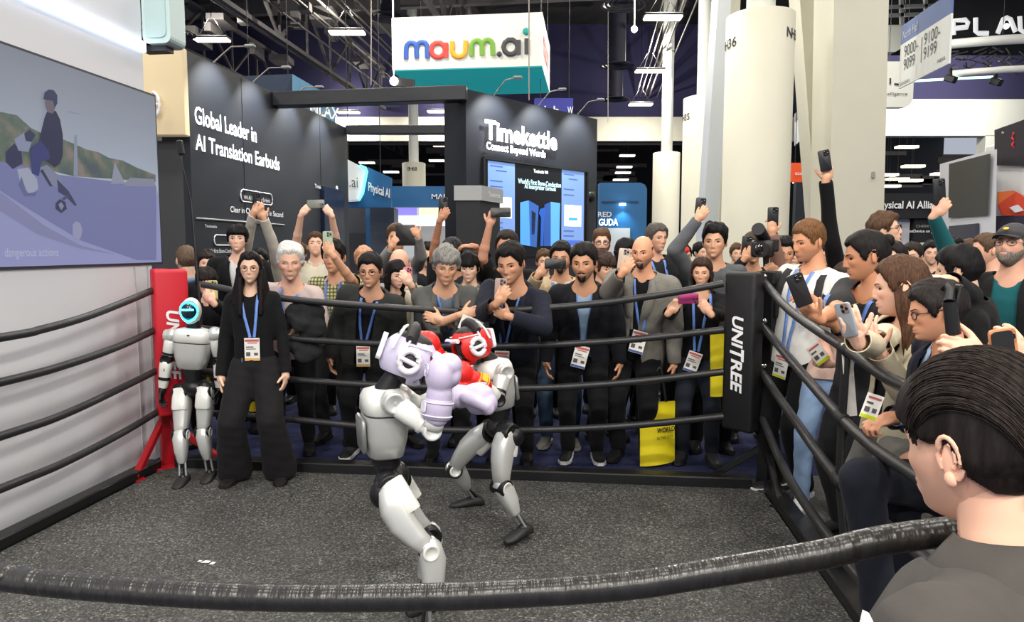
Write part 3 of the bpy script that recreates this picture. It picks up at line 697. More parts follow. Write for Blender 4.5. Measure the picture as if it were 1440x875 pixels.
m = MB(); a = P(846, 284, YB - 0.16); b = P(898, 284, YB - 0.16); m.box(((a.x + b.x) / 2, YB - 0.16, a.z), (b.x - a.x, 0.03, 0.03)); m.build('shadow_line', mat('booth_blue_dark', (14, 60, 100), 0.5), r)
px_text('RED', 841, 305, 7, 860, YB - 0.17, M_letter, r); px_text('GUDA', 842, 317, 9, 869, YB - 0.17, M_letterlit, r, bold=0.02)
px_box('white_panel', 853, 886, 321, 460, YB - 0.2, 0.06, M_white, r)
px_box('lamp', 872, 880, 286, 289, YB - 0.25, 0.1, mat('cool_lamp', (200, 244, 255), 0.5, emit=8), r)
spot('booth_lamp_light', P(876, 291, YB - 0.32), P(876, 330, YB - 0.1), 14, 90, 0.9, (0.5, 0.9, 1.0))
# ================================================================ HANGING SIGNS
YS = 15.4
a = P(549, 30, YS + 0.2); b = P(762, 20, YS - 0.2); z1 = (a.z + b.z) / 2; z0 = (P(553, 103, YS + .2).z + P(762, 94, YS - .2).z) / 2
a = V((P(551, 60, YS).x, YS, 0)); wd = (V((P(762, 60, YS - 0.45).x, YS - 0.45, 0)) - a).length; dpS = 2.5
r = thing('hanging_sign', 'large white hanging box sign with multicoloured lettering and teal underside', 'sign', a + EX * wd / 2 + DD * dpS / 2 + EZ * z0)
cS = a + EX * wd / 2 + DD * dpS / 2
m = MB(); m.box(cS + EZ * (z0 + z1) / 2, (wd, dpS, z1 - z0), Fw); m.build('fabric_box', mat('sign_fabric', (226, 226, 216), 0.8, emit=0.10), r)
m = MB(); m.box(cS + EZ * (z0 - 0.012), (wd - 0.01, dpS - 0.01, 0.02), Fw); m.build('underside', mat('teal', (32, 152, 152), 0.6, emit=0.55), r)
cols = [('m', (46, 88, 168), 568, 602), ('a', (222, 66, 56), 604, 629), ('u', (246, 164, 32), 634, 657), ('m', (112, 162, 52), 661, 695), ('.', (60, 60, 60), 699, 705), ('a', (60, 60, 62), 707, 731), ('\u0131', (60, 60, 62), 737, 743)]
LW = 0.032 * YS / 15.4 * 2.2
def stroke(parent, segs, c, nm):
    m = MB()
    for s_ in segs: m.tube(s_, 0.052, 10, flat=0.25, up=DD)
    m.build('letter', mat('letter_' + nm, c, 0.5, emit=0.12), parent)
pS = lambda px, py: PL(px, py, a - DD * 0.02, DD)
def arc(cx, cy, r_, a0, a1, ry=None, n=10): return [pS(cx + r_ * math.cos(R(a0 + (a1 - a0) * k / n)), cy - (ry or r_) * math.sin(R(a0 + (a1 - a0) * k / n))) for k in range(n + 1)]
stroke(r, [[pS(571, 83), pS(571, 68)] + arc(578.5, 67, 7, 170, 10) + [pS(586, 82)], [pS(586, 68)] + arc(593.5, 66, 7, 170, 10) + [pS(601, 82)]], (46, 88, 168), 'blue')
stroke(r, [arc(616, 70, 10, 0, 360, 10.5), [pS(627, 60), pS(627, 81)]], (222, 66, 56), 'red')
stroke(r, [[pS(636, 58), pS(636, 70)] + arc(645, 70, 9.5, 185, 355, 9.5) + [pS(655, 57)]], (246, 164, 32), 'orange')
stroke(r, [[pS(663, 79), pS(663, 64)] + arc(670.5, 64, 7, 170, 10) + [pS(678, 78)], [pS(678, 64)] + arc(685.5, 63, 7, 170, 10) + [pS(693, 78)]], (112, 162, 52), 'green')
m_ = MB(); m_.ball(pS(702, 76), (0.055, 0.02, 0.055), None, 14, 8); m_.build('letter_dot', mat('letter_grey', (60, 60, 62), 0.5, emit=0.12), r)
stroke(r, [arc(718, 66, 10, 0, 360, 10.5), [pS(729, 56), pS(729, 77)], [pS(741, 54), pS(741, 76)]], (60, 60, 62), 'grey')
m_ = MB(); m_.ball(pS(740, 44), (0.075, 0.02, 0.075), None, 14, 8); m_.build('letter_dot', mat('letter_teal', (32, 152, 140), 0.5, emit=0.12), r)
mr_ = MB(); s0_ = a + EX * (wd + 0.012)
mr_.text('maum', s0_ + DD * 0.25 + EZ * (z0 + 0.35), DD, EZ, 0.5, 1.7, bold=0.04); mr_.build('side_lettering', mat('letter_red', (222, 66, 56), 0.5), r)
m = MB()
for (u, v_) in ((0.03, 0.1), (wd - 0.03, 0.1), (wd - 0.05, dpS - 0.1), (0.05, dpS - 0.1)): m.tube([a + EX * u + DD * v_ + EZ * z1, a + EX * u + DD * v_ + EZ * 13.2], 0.008, 5)
m.build('hanging_wire', M_black, r)
# directional sign at right
q0 = P(1267, 80, 13.4); q1 = P(1338, 40, 11.6)
qa = V((q0.x, q0.y, 0)); qd = V((q1.x - q0.x, q1.y - q0.y, 0)); ql = qd.length; qd.normalize(); qn = V((qd.y, -qd.x, 0)); qn = qn if qn.y < 0 or qn.x < 0 else -qn
z1, z0, zm = P(1267, 37, 13.4).z, P(1267, 125, 13.4).z, P(1267, 64, 13.4).z
r = thing('aisle_sign', 'hanging aisle sign with aisle numbers under a blue band', 'sign', qa + qd * ql / 2 + EZ * z0)
FQ = M((qd, -qn, EZ)).transposed()
m = MB(); m.box(qa + qd * ql / 2 + EZ * (z0 + zm) / 2, (ql, 0.03, zm - z0), FQ); m.build('panel', mat('sign_face', (216, 219, 216), 0.6, emit=0.1), r)
m = MB(); m.box(qa + qd * ql / 2 + EZ * (z1 + zm) / 2, (ql, 0.03, z1 - zm), FQ); m.build('blue_band', mat('sign_blue', (84, 108, 164), 0.6), r)
M_num = mat('sign_ink', (58, 60, 66), 0.6)
def qt(txt, u, z, h, wd, mm, nm='lettering'):
    m = MB(); m.text(txt, qa + qd * (u * ql) + EZ * z + qn * 0.02, qd, EZ, h, wd * ql); m.build(nm, mm, r)
hs = zm - z0
qt('North Hall', 0.05, zm + 0.08, 0.15, 0.32, mat('band_ink', (190, 196, 210), 0.6)); qt('9000-', 0.10, z0 + hs * 0.66, 0.2, 0.29, M_num); qt('9099', 0.10, z0 + hs * 0.36, 0.2, 0.24, M_num)
qt('9100-', 0.52, z0 + hs * 0.66, 0.2, 0.30, M_num); qt('9199', 0.52, z0 + hs * 0.36, 0.2, 0.25, M_num); qt('nasa', 0.80, z0 + hs * 0.12, 0.08, 0.14, M_num); qt('Exhibits', 0.03, z0 + 0.03, 0.07, 0.22, M_num)
m = MB(); m.box(qa + qd * ql * 0.47 + EZ * (z0 + hs * 0.6) + qn * 0.018, (0.012, 0.006, hs * 0.55), FQ); m.build('divider_line', M_num, r)
m = MB()
for u in (0.05, 0.95): m.tube([qa + qd * ql * u + EZ * z1, qa + qd * ql * u + EZ * 13.2], 0.008, 5)
m.build('hanging_wire', M_black, r)
# white rounded sign behind it
r = thing('hanging_sign', 'white round-cornered hanging sign behind the aisle sign', 'sign', P(1258, 152, 17))
a = P(1238, 152, 17); b = P(1283, 88, 17)
m = MB(); m.prism(rpoly(b.x - a.x + 0.6, b.z - a.z, 0.22), V(((a.x + b.x) / 2 - 0.3, 17, (a.z + b.z) / 2)), V((1, 0, 0)), EZ, 0.2); m.build('panel', mat('sign_ivory', (232, 232, 222), 0.6, emit=0.12), r)
px_text('telligence', 1245, 134, 4.5, 1276, 16.88, M_num, r, bold=0); m = MB(); q = P(1256, 118, 16.88); m.tube([P(1252, 110, 16.88), P(1252, 118, 16.88)], 0.02, 6); m.tube([P(1258, 118, 16.88), P(1266, 119, 16.88)], 0.02, 6); m.build('emblem', M_num, r)
# black truss sign with white block lettering, white hoop below
r = thing('truss_sign', 'black hanging hoop sign with big white capital letters at top right', 'sign', P(1400, 60, 18))
px_box('black_panel', 1338, 1500, -40, 62, 18.3, 0.1, mat('mesh_black', (30, 30, 34), 0.8), r)
q = lambda x, y: P(x, y, 17.95)
def blk(segs):
    m = MB()
    for s_ in segs: m.tube([q(x, y) for x, y in s_], 0.062, 8, flat=0.4, up=(0, 1, 0))
    m.build('letter', mat('white_block', (246, 246, 246), 0.5, emit=0.5), r)
blk([[(1341, 49), (1341, 29), (1358, 28), (1361, 32), (1360, 38), (1343, 40)]]); blk([[(1372, 25), (1372, 44), (1376, 47), (1390, 47)]])
blk([[(1403, 47), (1411, 27), (1416, 25), (1421, 27), (1428, 45)]]); m = MB(); m.ball(q(1415, 37), 0.07); m.build('letter_dot', M_letterlit, r); blk([[(1434, 23), (1435, 42), (1441, 46), (1456, 45)]])
for (yy, th, Yh) in ((62, 10, 18.0), (104, 7, 18.2)):
    m = MB(); pts = [P(x, y, Y) for x, y, Y in ((1336, yy, Yh), (1370, yy - 3, Yh - 0.6), (1410, yy - 6, Yh - 1.0), (1470, yy - 9, Yh - 1.2))]
    m.tube(pts, 0.11 if th > 8 else 0.08, 8, flat=1.0); m.build('hoop', mat('hoop_white', (224, 224, 218), 0.6, emit=0.1), r)
m = MB(); m.tube([P(x, y, 18.0) for x, y in ((1285, 114), (1336, 111), (1400, 108))], 0.03, 6); m.build('glow_line', mat('mint_glow', (200, 255, 230), 0.5, emit=2.0), r)
for i, (x, y) in enumerate(((1336, 108), (1400, 112))):
    r2 = thing('stage_lamp', ['black stage lamp hanging under the white hoop, nearer the aisle sign', 'black stage lamp hanging under the hoop, nearer the frame edge'][i], 'lamp', P(x, y, 17.6), 'stage lamps under the hoop')
    m = MB(); m.tube([P(x, y - 12, 17.6), P(x, y, 17.6)], 0.05, 8); m.build('yoke', M_black, r2); m = MB(); m.beam(P(x - 6, y + 1, 17.6), P(x + 8, y + 5, 17.4), 0.16, 0.16, bev=0.02); m.build('lamp_housing', M_black, r2)
m = MB()
rs = np.random.RandomState(3)
for k in range(46):
    x = rs.uniform(1330, 1445); y = rs.uniform(72, 98); d = V((rs.uniform(-.4, .4), rs.uniform(-.2, .2), rs.uniform(-.2, .2)))
    p = P(x, y, 18.6 + rs.uniform(0, 1)); m.tube([p, p + d], 0.02, 5, smooth=False)
r3 = m.build('lighting_rig', M_steel); tag(r3, 'tangle of dark truss rods and cables above the hoop lamps', 'rig', kind='stuff')
# ================================================================ RIGHT-HAND BOOTHS
r = thing('trade_booth', 'black exhibition booth with white lettering behind the right crowd', 'booth', P(1290, 350, 12.5).to_2d().to_3d())
px_box('header', 1232, 1392, 272, 307, 12.5, 0.5, M_blackp2, r); px_text('Physical AI Alliance', 1231, 293, 10, 1330, 12.46, M_letter, r, bold=0.02)
px_box('side_panel', 1278, 1342, 307, 480, 12.6, 0.2, M_blackp2, r); px_text('CHERRY', 1288, 320, 3.5, 1310, 12.56, M_grey, r); px_text('onDevice on your Phys', 1278, 327, 4, 1332, 12.56, M_letter, r)
px_box('door_frame', 1240, 1280, 303, 480, 12.7, 0.2, M_white, r); px_box('door_glass', 1246, 1268, 312, 480, 12.66, 0.03, mat('pale_glass', (176, 190, 196), 0.2), r); px_box('black_leaf', 1256, 1268, 316, 480, 12.62, 0.04, M_blackp2, r)
def slab(pts, Y0, Y1, xa, xb, dp, mm, name, parent):
    """upright slab through two depths: px column xa at depth Y0, xb at Y1"""
    q = []
    for x, y in pts:
        t = (x - xa) / (xb - xa); q.append(P(x, y, Y0 + (Y1 - Y0) * t))
    k = len(q); m = MB(); b = V((0.0, dp, 0))
    m.add(q + [p + b for p in q], [list(range(k - 1, -1, -1)), list(range(k, 2 * k))] + [(i, (i + 1) % k, (i + 1) % k + k, i + k) for i in range(k)])
    return m.build(name, mm, parent)
r = thing('screen_stand', 'white framed stand holding a large blank charcoal panel', 'stand', P(1365, 340, 10.2).to_2d().to_3d())
slab([(1336, 228), (1402, 210), (1398, 480), (1333, 480)], 10.6, 9.4, 1336, 1402, 0.25, M_white, 'frame', r)
slab([(1338, 230), (1393, 216), (1389, 303), (1337, 306)], 10.5, 9.3, 1336, 1402, 0.06, mat('charcoal_panel', (62, 62, 58), 0.5), 'blank_panel', r)
slab([(1337, 318), (1377, 314), (1374, 380), (1336, 380)], 10.5, 9.3, 1336, 1402, 0.05, mat('slate_screen', (58, 58, 74), 0.3), 'lower_screen', r)
r = thing('poster_wall', 'white poster wall with red emblem banner at right frame edge', 'booth wall', P(1430, 340, 9.0).to_2d().to_3d())
slab([(1400, 205), (1520, 150), (1520, 560), (1396, 560)], 9.8, 8.6, 1400, 1520, 0.2, mat('poster_white', (222, 222, 220), 0.6), 'wall_panel', r)
slab([(1402, 182), (1520, 140), (1520, 235), (1402, 232)], 9.72, 8.55, 1400, 1520, 0.05, mat('banner_black', (44, 40, 46), 0.6), 'banner', r)
m = MB(); m.tube([P(x, y, 9.45) for x, y in ((1432, 186), (1425, 187), (1423, 194), (1427, 198), (1423, 203), (1426, 208), (1433, 208), (1436, 202), (1432, 197), (1436, 191), (1432, 186))], 0.014, 6); m.build('emblem', mat('emblem_red', (200, 44, 54), 0.5, emit=0.3), r)
m = MB(); m.text('AIM', P(1437, 208, 9.38), V((1, -0.3, 0)).normalized(), EZ, 0.16, 0.4); m.build('lettering', M_letter, r); m = MB(); m.text('Artificial', P(1408, 188, 9.6), V((1, -0.3, 0)).normalized(), EZ, 0.03, 0.1); m.build('lettering', M_letter, r)
slab([(1404, 286), (1404, 270), (1425, 268), (1450, 280), (1450, 303), (1420, 302)], 9.66, 8.7, 1400, 1520, 0.02, mat('device_orange', (222, 116, 60), 0.6), 'device_picture', r); slab([(1404, 288), (1430, 270), (1450, 286), (1450, 304), (1410, 303)], 9.63, 8.67, 1400, 1520, 0.02, mat('device_red', (204, 70, 44), 0.6), 'device_picture', r)
slab([(1420, 292), (1432, 288), (1440, 296), (1428, 299)], 9.58, 8.6, 1400, 1520, 0.02, M_white, 'chip_picture', r)
slab([(1396, 304), (1520, 302), (1520, 420), (1394, 400)], 9.70, 8.55, 1400, 1520, 0.05, mat('banner_violet', (52, 48, 66), 0.6), 'lower_banner', r)
r = thing('hanging_sign', 'small orange hanging sign between two white columns', 'sign', P(1130, 255, 16)); px_box('panel', 1112, 1140, 229, 256, 16, 0.1, mat('sign_orange', (232, 84, 36), 0.6, emit=0.2), r); px_text('ess 4.0', 1118, 246, 5, 1139, 15.98, M_letter, r)
r = thing('aisle_sign', 'small far aisle sign between two white columns', 'sign', P(1128, 200, 20)); slab([(1118, 160), (1136, 145), (1136, 188), (1118, 205)], 21, 19.6, 1118, 1136, 0.04, mat('sign_face2', (200, 204, 206), 0.6), 'panel', r); slab([(1118, 160), (1136, 145), (1136, 156), (1118, 172)], 20.95, 19.55, 1118, 1136, 0.02, mat('sign_blue2', (110, 110, 134), 0.6), 'band', r)
px_box('wall_far', 1112, 1142, 256, 480, 22, 0.2, mat('far_dark', (34, 40, 48), 0.6), None).__setitem__('kind', 'structure')
# small navy sign above the angled wall, blue box sign behind the dark wall
r = thing('hanging_sign', 'small navy hanging sign peeping over the angled wall', 'sign', P(780, 158, 16)); px_box('panel', 752, 806, 138, 170, 16, 0.3, mat('navy_sign', (44, 48, 136), 0.6, emit=0.2), r); px_text('Hub', 757, 161, 12, 786, 15.97, M_letter, r); px_text('W', 798, 160, 10, 806, 15.97, M_letter, r)
r = thing('hanging_sign', 'dark blue box sign with white lettering behind the headline wall', 'sign', P(430, 165, 15))
slab([(344, 107), (411, 104), (411, 132), (344, 150)], 15, 15, 344, 411, 0.1, mat('ocean_dark', (28, 44, 68), 0.6, noise=0.5, nscale=2, emit=0.0), 'side_face', r); slab([(411, 104), (470, 138), (470, 185), (411, 150)], 14.9, 17.5, 411, 470, 0.1, mat('ocean_blue', (74, 120, 150), 0.6, noise=0.5, nscale=1.5), 'front_face', r)
m = MB(); m.text('MLAX', P(436, 159, 15.8), V((0.42, 0.9, 0)).normalized(), EZ, 0.27, 1.0, bold=0.02); m.build('lettering', M_letter, r)

def hang(name_part, pts, owner):
    m = MB()
    for (x, y, Y) in pts: q = P(x, y, Y); m.tube([q, V((q.x, q.y, 13.2))], .008, 5)
    m.build('hanging_wire', M_black, owner, kind='stuff')
for o in list(C.objects):
    lb = o.get('label', '')
    if lb.startswith('white round-cornered'): hang('', [(1250, 95, 17.1), (1275, 95, 17.1)], o)
    if lb.startswith('black hanging hoop'): hang('', [(1345, 20, 18.35), (1430, 20, 18.35), (1336, 62, 18), (1410, 56, 17)], o)
    if lb.startswith('small orange'): hang('', [(1118, 232, 16.05), (1136, 232, 16.05)], o)
    if lb.startswith('small far aisle'): hang('', [(1120, 165, 20.85), (1134, 150, 19.7)], o)
    if lb.startswith('small navy'): hang('', [(760, 142, 16.1), (800, 142, 16.1)], o)
    if lb.startswith('dark blue box sign'): hang('', [(350, 112, 15.05), (405, 110, 15.05), (465, 140, 17.3)], o)
    if lb.startswith('white and blue curved'): hang('', [(490, 230, 12.66), (535, 250, 12.8)], o)
# ================================================================ COLUMNS
def column(px0, px1, ytop, Y, label, stem=True, txt=None):
    a, b = P(px0, 300, Y), P(px1, 300, Y); cx = (a.x + b.x) / 2; rr = (b.x - a.x) / 2; zt = P(cx, ytop, Y).z
    r = thing('round_column', label, 'column', (cx, Y + rr, 0), 'round cream columns')
    m = MB(); m.lathe([(rr, 0), (rr, zt), (rr * 0.9, zt + 0.02), (0.0, zt + 0.02)], (cx, Y + rr, 0), None, 40); m.build('wrap', M_cream, r)
    m = MB(); m.tube([(cx, Y + rr, zt), (cx, Y + rr, 13.2)], rr * 0.42, 16); m.build('steel_core', M_cream2, r)
    return r, cx, Y + rr, rr
def coltext(r, cx, cy, rr, txt, z, h, a0, adv):
    for i, ch in enumerate(txt):
        a = a0 + adv * i; n = V((math.sin(a), -math.cos(a), 0)); ux = V((math.cos(a), math.sin(a), 0))
        m = MB(); m.text(ch, V((cx, cy, z)) + n * (rr + 0.004), ux, EZ, h, None, align='C', bold=0.02); m.build('painted_letter', M_num, r)
r, cx, cy, rr = column(1030, 1125, 8, 11.6, 'big round cream column with painted code behind the white shirted man')
coltext(r, cx, cy, rr, 'NH36', P(1110, 52, 11.7).z, 0.15, 0.62, 0.21)
coltext(r, cx, cy, rr, 'NH36', P(1040, 60, 11.7).z, 0.15, -1.75, 0.21)
r, cx, cy, rr = column(966, 1030, 132, 17.6, 'second round cream column, farther back')
coltext(r, cx, cy, rr, 'NH35', P(968, 166, 17.7).z, 0.15, -1.7, 0.2)
column(921, 959, 213, 28.5, 'third round cream column, beside the blue booth')
r, cx, cy, rr = column(564, 597, 228, 32.5, 'distant round cream column seen over the blue booth header'); coltext(r, cx, cy, rr, 'BH68', P(575, 240, 32.5).z, 0.16, -0.3, 0.2)
def pillar(pts_lo, pts_hi, Y, dp, label, mm=M_cream, name='square_pillar'):
    """pts_lo=(x0,x1,y), pts_hi=(x0,x1,y): leaning box column"""
    a0, a1 = P(pts_lo[0], pts_lo[2], Y), P(pts_lo[1], pts_lo[2], Y); b0, b1 = P(pts_hi[0], pts_hi[2], Y), P(pts_hi[1], pts_hi[2], Y)
    k = (a0.z - 0) / (a0.z - b0.z) if abs(a0.z - b0.z) > 1e-6 else 0
    a0 = a0 + (b0 - a0) * k; a1 = a1 + (b1 - a1) * k
    q = 1.6; c0 = a0 + (b0 - a0) * q; c1 = a1 + (b1 - a1) * q
    v = [a0, a1, c1, c0]; b = V((0, dp, 0)); m = MB()
    m.add(v + [p + b for p in v], [(0, 1, 2, 3), (7, 6, 5, 4), (0, 4, 5, 1), (1, 5, 6, 2), (2, 6, 7, 3), (3, 7, 4, 0)])
    o = m.build(name, mm); return tag(o, label, 'column')
pillar((1167, 1243, 300), (1173, 1250, 0), 12.2, 0.8, 'broad square cream pillar rising behind the raised black sleeve')
m = MB(); q = P(1228, 246, 12.18); m.box(q, (0.05, 0.03, 0.11), bev=0.008); o = m.build('wall_switch', M_grey); tag(o, 'small grey switch plate on the broad square pillar', 'switch')
pillar((1147, 1176, 300), (1125, 1162, 0), 13.6, 0.5, 'leaning cream strut between round column and square pillar', name='leaning_strut')
pillar((990, 1010, 300), (1010, 1028, 0), 14.5, 0.5, 'leaning pale grey strut left of the big round column', mat('strut_grey', (196, 202, 206), 0.7), 'leaning_strut')
pillar((1012, 1032, 300), (1026, 1040, 40), 15.2, 0.5, 'second leaning cream strut tucked behind the big round column', name='leaning_strut')
# white gantry frame at upper right
gm = MB()
for (x0, y0, x1, y1) in ((1245, 38, 1345, 36), (1267, -10, 1268, 45), (1301, -10, 1302, 14), (1245, 10, 1330, 8), (1245, 22, 1300, 20)):
    gm.beam(P(x0, y0, 21), P(x1, y1, 21), 0.09, 0.09)
o = gm.build('gantry_frame', M_cream2); tag(o, 'white painted gantry frame behind the aisle sign', 'frame')
m = MB(); a = P(1240, 75, 20); b = P(1290, 38, 20); m.prism([(0, 0), (0, b.z - a.z), (b.x - a.x, b.z - a.z), (b.x - a.x, (b.z - a.z) * 0.6), (0.3, 0)], V((a.x, 20, a.z)), V((1, 0, 0)), EZ, 0.3); m.build('trim_7', M_cream2, kind='structure')

# ================================================================ CEILING
def lamp(px, py, Y=None, wpx=None, label='', z=LAMP_Z):
    d = ray(px, py); t = (z - CAMH) / d.z; q = V((0, 0, CAMH)) + d * t
    return q
LPX = [(298, 56, 'bright high-bay lamp above the beige light box'), (488, 46, 'bright high-bay lamp left of the hanging box sign'), (932, 25, 'nearest high-bay lamp right of the box sign, at the top edge'),
       (914, 100, 'second high-bay lamp down the row over the columns'), (901, 147, 'third high-bay lamp down the row over the columns'), (617, 157, 'high-bay lamp between header beam and angled wall'),
       (490, 158, 'high-bay lamp just above the rear header beam'), (1430, 120, 'high-bay lamp under the hoop sign at right edge')]
proto = None
def make_lamp(q):
    r = thing('high_bay_lamp', 'lamp', 'lamp', q, 'high-bay hall lamps')
    m = MB(); m.box(q + EZ * 0.06, (1.15, 0.42, 0.08), bev=0.02); m.build('housing', M_steel, r)
    m = MB(); m.box(q, (1.12, 0.40, 0.07), bev=0.03, seg=2); m.build('diffuser', M_lamp, r)
    m = MB()
    for s_ in (-0.45, 0.45): m.tube([q + V((s_, 0, 0.1)), q + V((s_ * 0.2, 0, 0.7))], 0.012, 4)
    m.tube([q + V((0, 0, 0.7)), q + V((0, 0, 4.7))], 0.012, 4); m.build('hanger', M_black, r)
    return r
proto = make_lamp(lamp(LPX[0][0], LPX[0][1])); proto['label'] = LPX[0][2]
for (x, y, lb) in LPX[1:]:
    c = copy_tree(proto); c.location = lamp(x, y); c['label'] = lb
for (x, y, lb) in LPX:
    q = lamp(x, y); area('high_bay_and_fill_light', q - EZ * 0.06, 1.1, 0.4, 240)
    l_ = bpy.data.lights.new('ceiling_fill_light', 'POINT'); l_.energy = 260; l_.shadow_soft_size = 0.0; l_.color = (1, .95, .87); o = bpy.data.objects.new('ceiling_fill_light', l_); C.objects.link(o); o.location = q + EZ * 0.55  # point light added above each lamp to brighten the dark ceiling
for i, (x, y) in enumerate(HALL):
    if y < 16.5:
        pass
# distant lamps under the low far ceiling
FAR = sorted([(516, 229), (550, 242), (614, 226), (639, 238), (620, 205), (882, 219), (878, 235), (876, 243), (873, 253), (1275, 207), (1284, 234), (1325, 245), (1247, 246), (1281, 254), (1250, 262), (1131, 256), (1262, 252), (1390, 96)])
farp = None; FN = {True: -1, False: -1}; ORD = ['first', 'second', 'third', 'fourth', 'fifth', 'sixth', 'seventh', 'eighth', 'ninth', 'tenth', 'eleventh', 'twelfth', 'thirteenth']
FAR_ = None
for (x, y) in FAR:
    Y = 46 if x < 1000 else 34
    q = P(x, y, Y)
    if farp is None:
        m = MB(); m.box(q, (0.95, 0.4, 0.1)); m.tube([q, V((q.x, q.y, 13.1))], .01, 3, 1); farp = m.build('high_bay_lamp', [mat('far_lamp', (255, 244, 222), 0.5, emit=2.5), M_black]); o = farp
    else:
        o = farp.copy(); C.objects.link(o); o.location = q - EZ * 0.05
    FN[x < 1000] += 1; n_ = FN[x < 1000]
    tag(o, '%s small far lamp glowing %s' % (ORD[n_], 'beyond the angled wall, from the left' if x < 1000 else 'beyond the square pillar, from the left'), 'lamp', 'far hall lamps')
# trusses run along DD
tcount = 0
def truss(xoff_pt, z0, z1, label, t0=-6, t1=60, step=2.4, hw=0.09):
    o0 = V((xoff_pt.x, xoff_pt.y, 0)); 
    r = thing('roof_truss', label, 'truss', o0 + DD * ((t0 + t1) / 2) + EZ * z0, 'roof trusses')
    m = MB(); m.beam(o0 + DD * t0 + EZ * z0, o0 + DD * t1 + EZ * z0, hw * 2, hw * 1.6); m.build('bottom_chord', M_steel, r)
    m = MB(); m.beam(o0 + DD * t0 + EZ * z1, o0 + DD * t1 + EZ * z1, hw * 2, hw * 1.6); m.build('top_chord', M_steel, r)
    m = MB(); n = int((t1 - t0) / step)
    for i in range(n):
        a = t0 + i * step; za, zb2 = (z0, z1) if i % 2 == 0 else (z1, z0)
        m.beam(o0 + DD * a + EZ * za, o0 + DD * (a + step) + EZ * zb2, 0.10, 0.10); m.beam(o0 + DD * a + EZ * z0, o0 + DD * a + EZ * z1, 0.08, 0.08)
    m.build('web', M_steel, r, kind='stuff')
def at_z(px, py, z):
    d = ray(px, py); return V((0, 0, CAMH)) + d * ((z - CAMH) / d.z)
truss(at_z(501, 126, 8.9) - DD * 26, 8.9, 10.9, 'roof truss whose lower chord runs above the headline wall')
truss(at_z(640, 60, 10.2) - DD * 20, 10.2, 12.6, 'roof truss passing over the hanging box sign')
truss(at_z(940, 60, 10.6) - DD * 20, 10.6, 12.8, 'roof truss over the row of cream columns')
truss(at_z(240, 60, 9.6) - DD * 18, 9.6, 11.6, 'leftmost roof truss above the beige light box')
truss(at_z(1420, 20, 10.6) - DD * 18, 10.6, 12.6, 'rightmost roof truss above the hoop sign')
# cross beams
for i, Y in enumerate((20, 26, 32)):
    m = MB(); m.beam((-20, Y, 11.6), (16, Y - 5, 11.6), 0.3, 0.5); o = m.build('cross_beam', M_steel); tag(o, ['nearest', 'middle', 'farthest'][i] + ' dark cross beam under the black ceiling', 'beam', 'ceiling cross beams')
# conduits
cpx = [(376, 0, 9.2), (412, 0, 9.2), (420, 0, 9.15), (447, 0, 9.3), (470, 0, 9.0), (480, 0, 9.05), (500, 0, 9.1), (936, 20, 9.4), (945, 20, 9.4), (955, 20, 9.4), (968, 30, 9.4), (916, 60, 9.4), (330, 20, 8.95)]
for i, (x, y, z) in enumerate(cpx):
    q = at_z(x, y, z); m = MB(); m.tube([q - DD * 14, q + DD * ((37.4 - q.y) / DD.y)], 0.028 if i % 3 else 0.045, 5)
    o = m.build('conduit', M_pipe); tag(o, '%s thin grey conduit from the left along the dark ceiling' % ORD[sorted(range(len(cpx)), key=lambda j: cpx[j][0]).index(i)], 'pipe', 'ceiling conduits')
m = MB()
for k in range(16):
    x, y = random.uniform(250, 560), random.uniform(0, 110)
    q = at_z(x, y, random.uniform(9.2, 10.5)); m.box(q, (random.uniform(.2, .9), random.uniform(.2, 1.6), random.uniform(.15, .5)))
o = m.build('ceiling_services', M_steel, kind='stuff'); tag(o, 'dark service boxes and ducts crowded under the black roof', 'services')
m = MB()
for k in range(26):
    x, y = random.choice([random.uniform(505, 650), random.uniform(842, 920), random.uniform(1248, 1390)]), random.uniform(210, 262)
    q = P(x, y, 50 if x < 1000 else 40); m.box(q, (random.uniform(.6, 3.5), 0.4, random.uniform(.1, .5)))
o = m.build('ceiling_services', M_steel, kind='stuff'); tag(o, 'far dark duct pieces under the cream hall beam', 'services')
# round air diffusers on duct drops
def diffuser(px, py, z, dia, label):
    q = at_z(px, py, z); r = thing('air_diffuser', label, 'vent', q, 'round ceiling diffusers')
    m = MB(); m.tube([q + EZ * 0.1, V((q.x, q.y, 13.1))], dia * 0.24, 14); m.build('duct', mat('duct_navy', (34, 34, 48), 0.7), r)
    for k in range(4):
        rr = dia / 2 * (1 - k * 0.22); m = MB(); m.lathe([(rr, k * 0.02), (rr * 0.86, k * 0.02 + 0.05), (rr * 0.82, k * 0.02 + 0.05), (rr * 0.95, k * 0.02 - 0.008), (rr, k * 0.02)], q, None, 28); m.build('ring_vane', mat('vent_grey', (78, 78, 82), 0.5), r)
for a in ((876, 8, 8.2, 1.22, 'round air diffuser nearest the top edge over the columns'), (868, 93, 8.2, 1.25, 'second round air diffuser down the row'), (866, 140, 8.2, 1.25, 'third round air diffuser down the row'), (549, 25, 8.4, 1.2, 'round air diffuser above the box sign\'s left corner'), (246, 48, 8.0, 1.2, 'round air diffuser beside the white loudspeaker')):
    diffuser(*a)
m = MB(); q = P(892, 41, 19); m.ball(q, 0.085); m.tube([q, V((q.x, q.y, 13.2))], .012, 5); m.build('bulb', mat('bulb', (255, 250, 235), 0.5, emit=12), tag(thing('flood_lamp', 'small round bright flood lamp beside the top diffuser', 'lamp', q)))
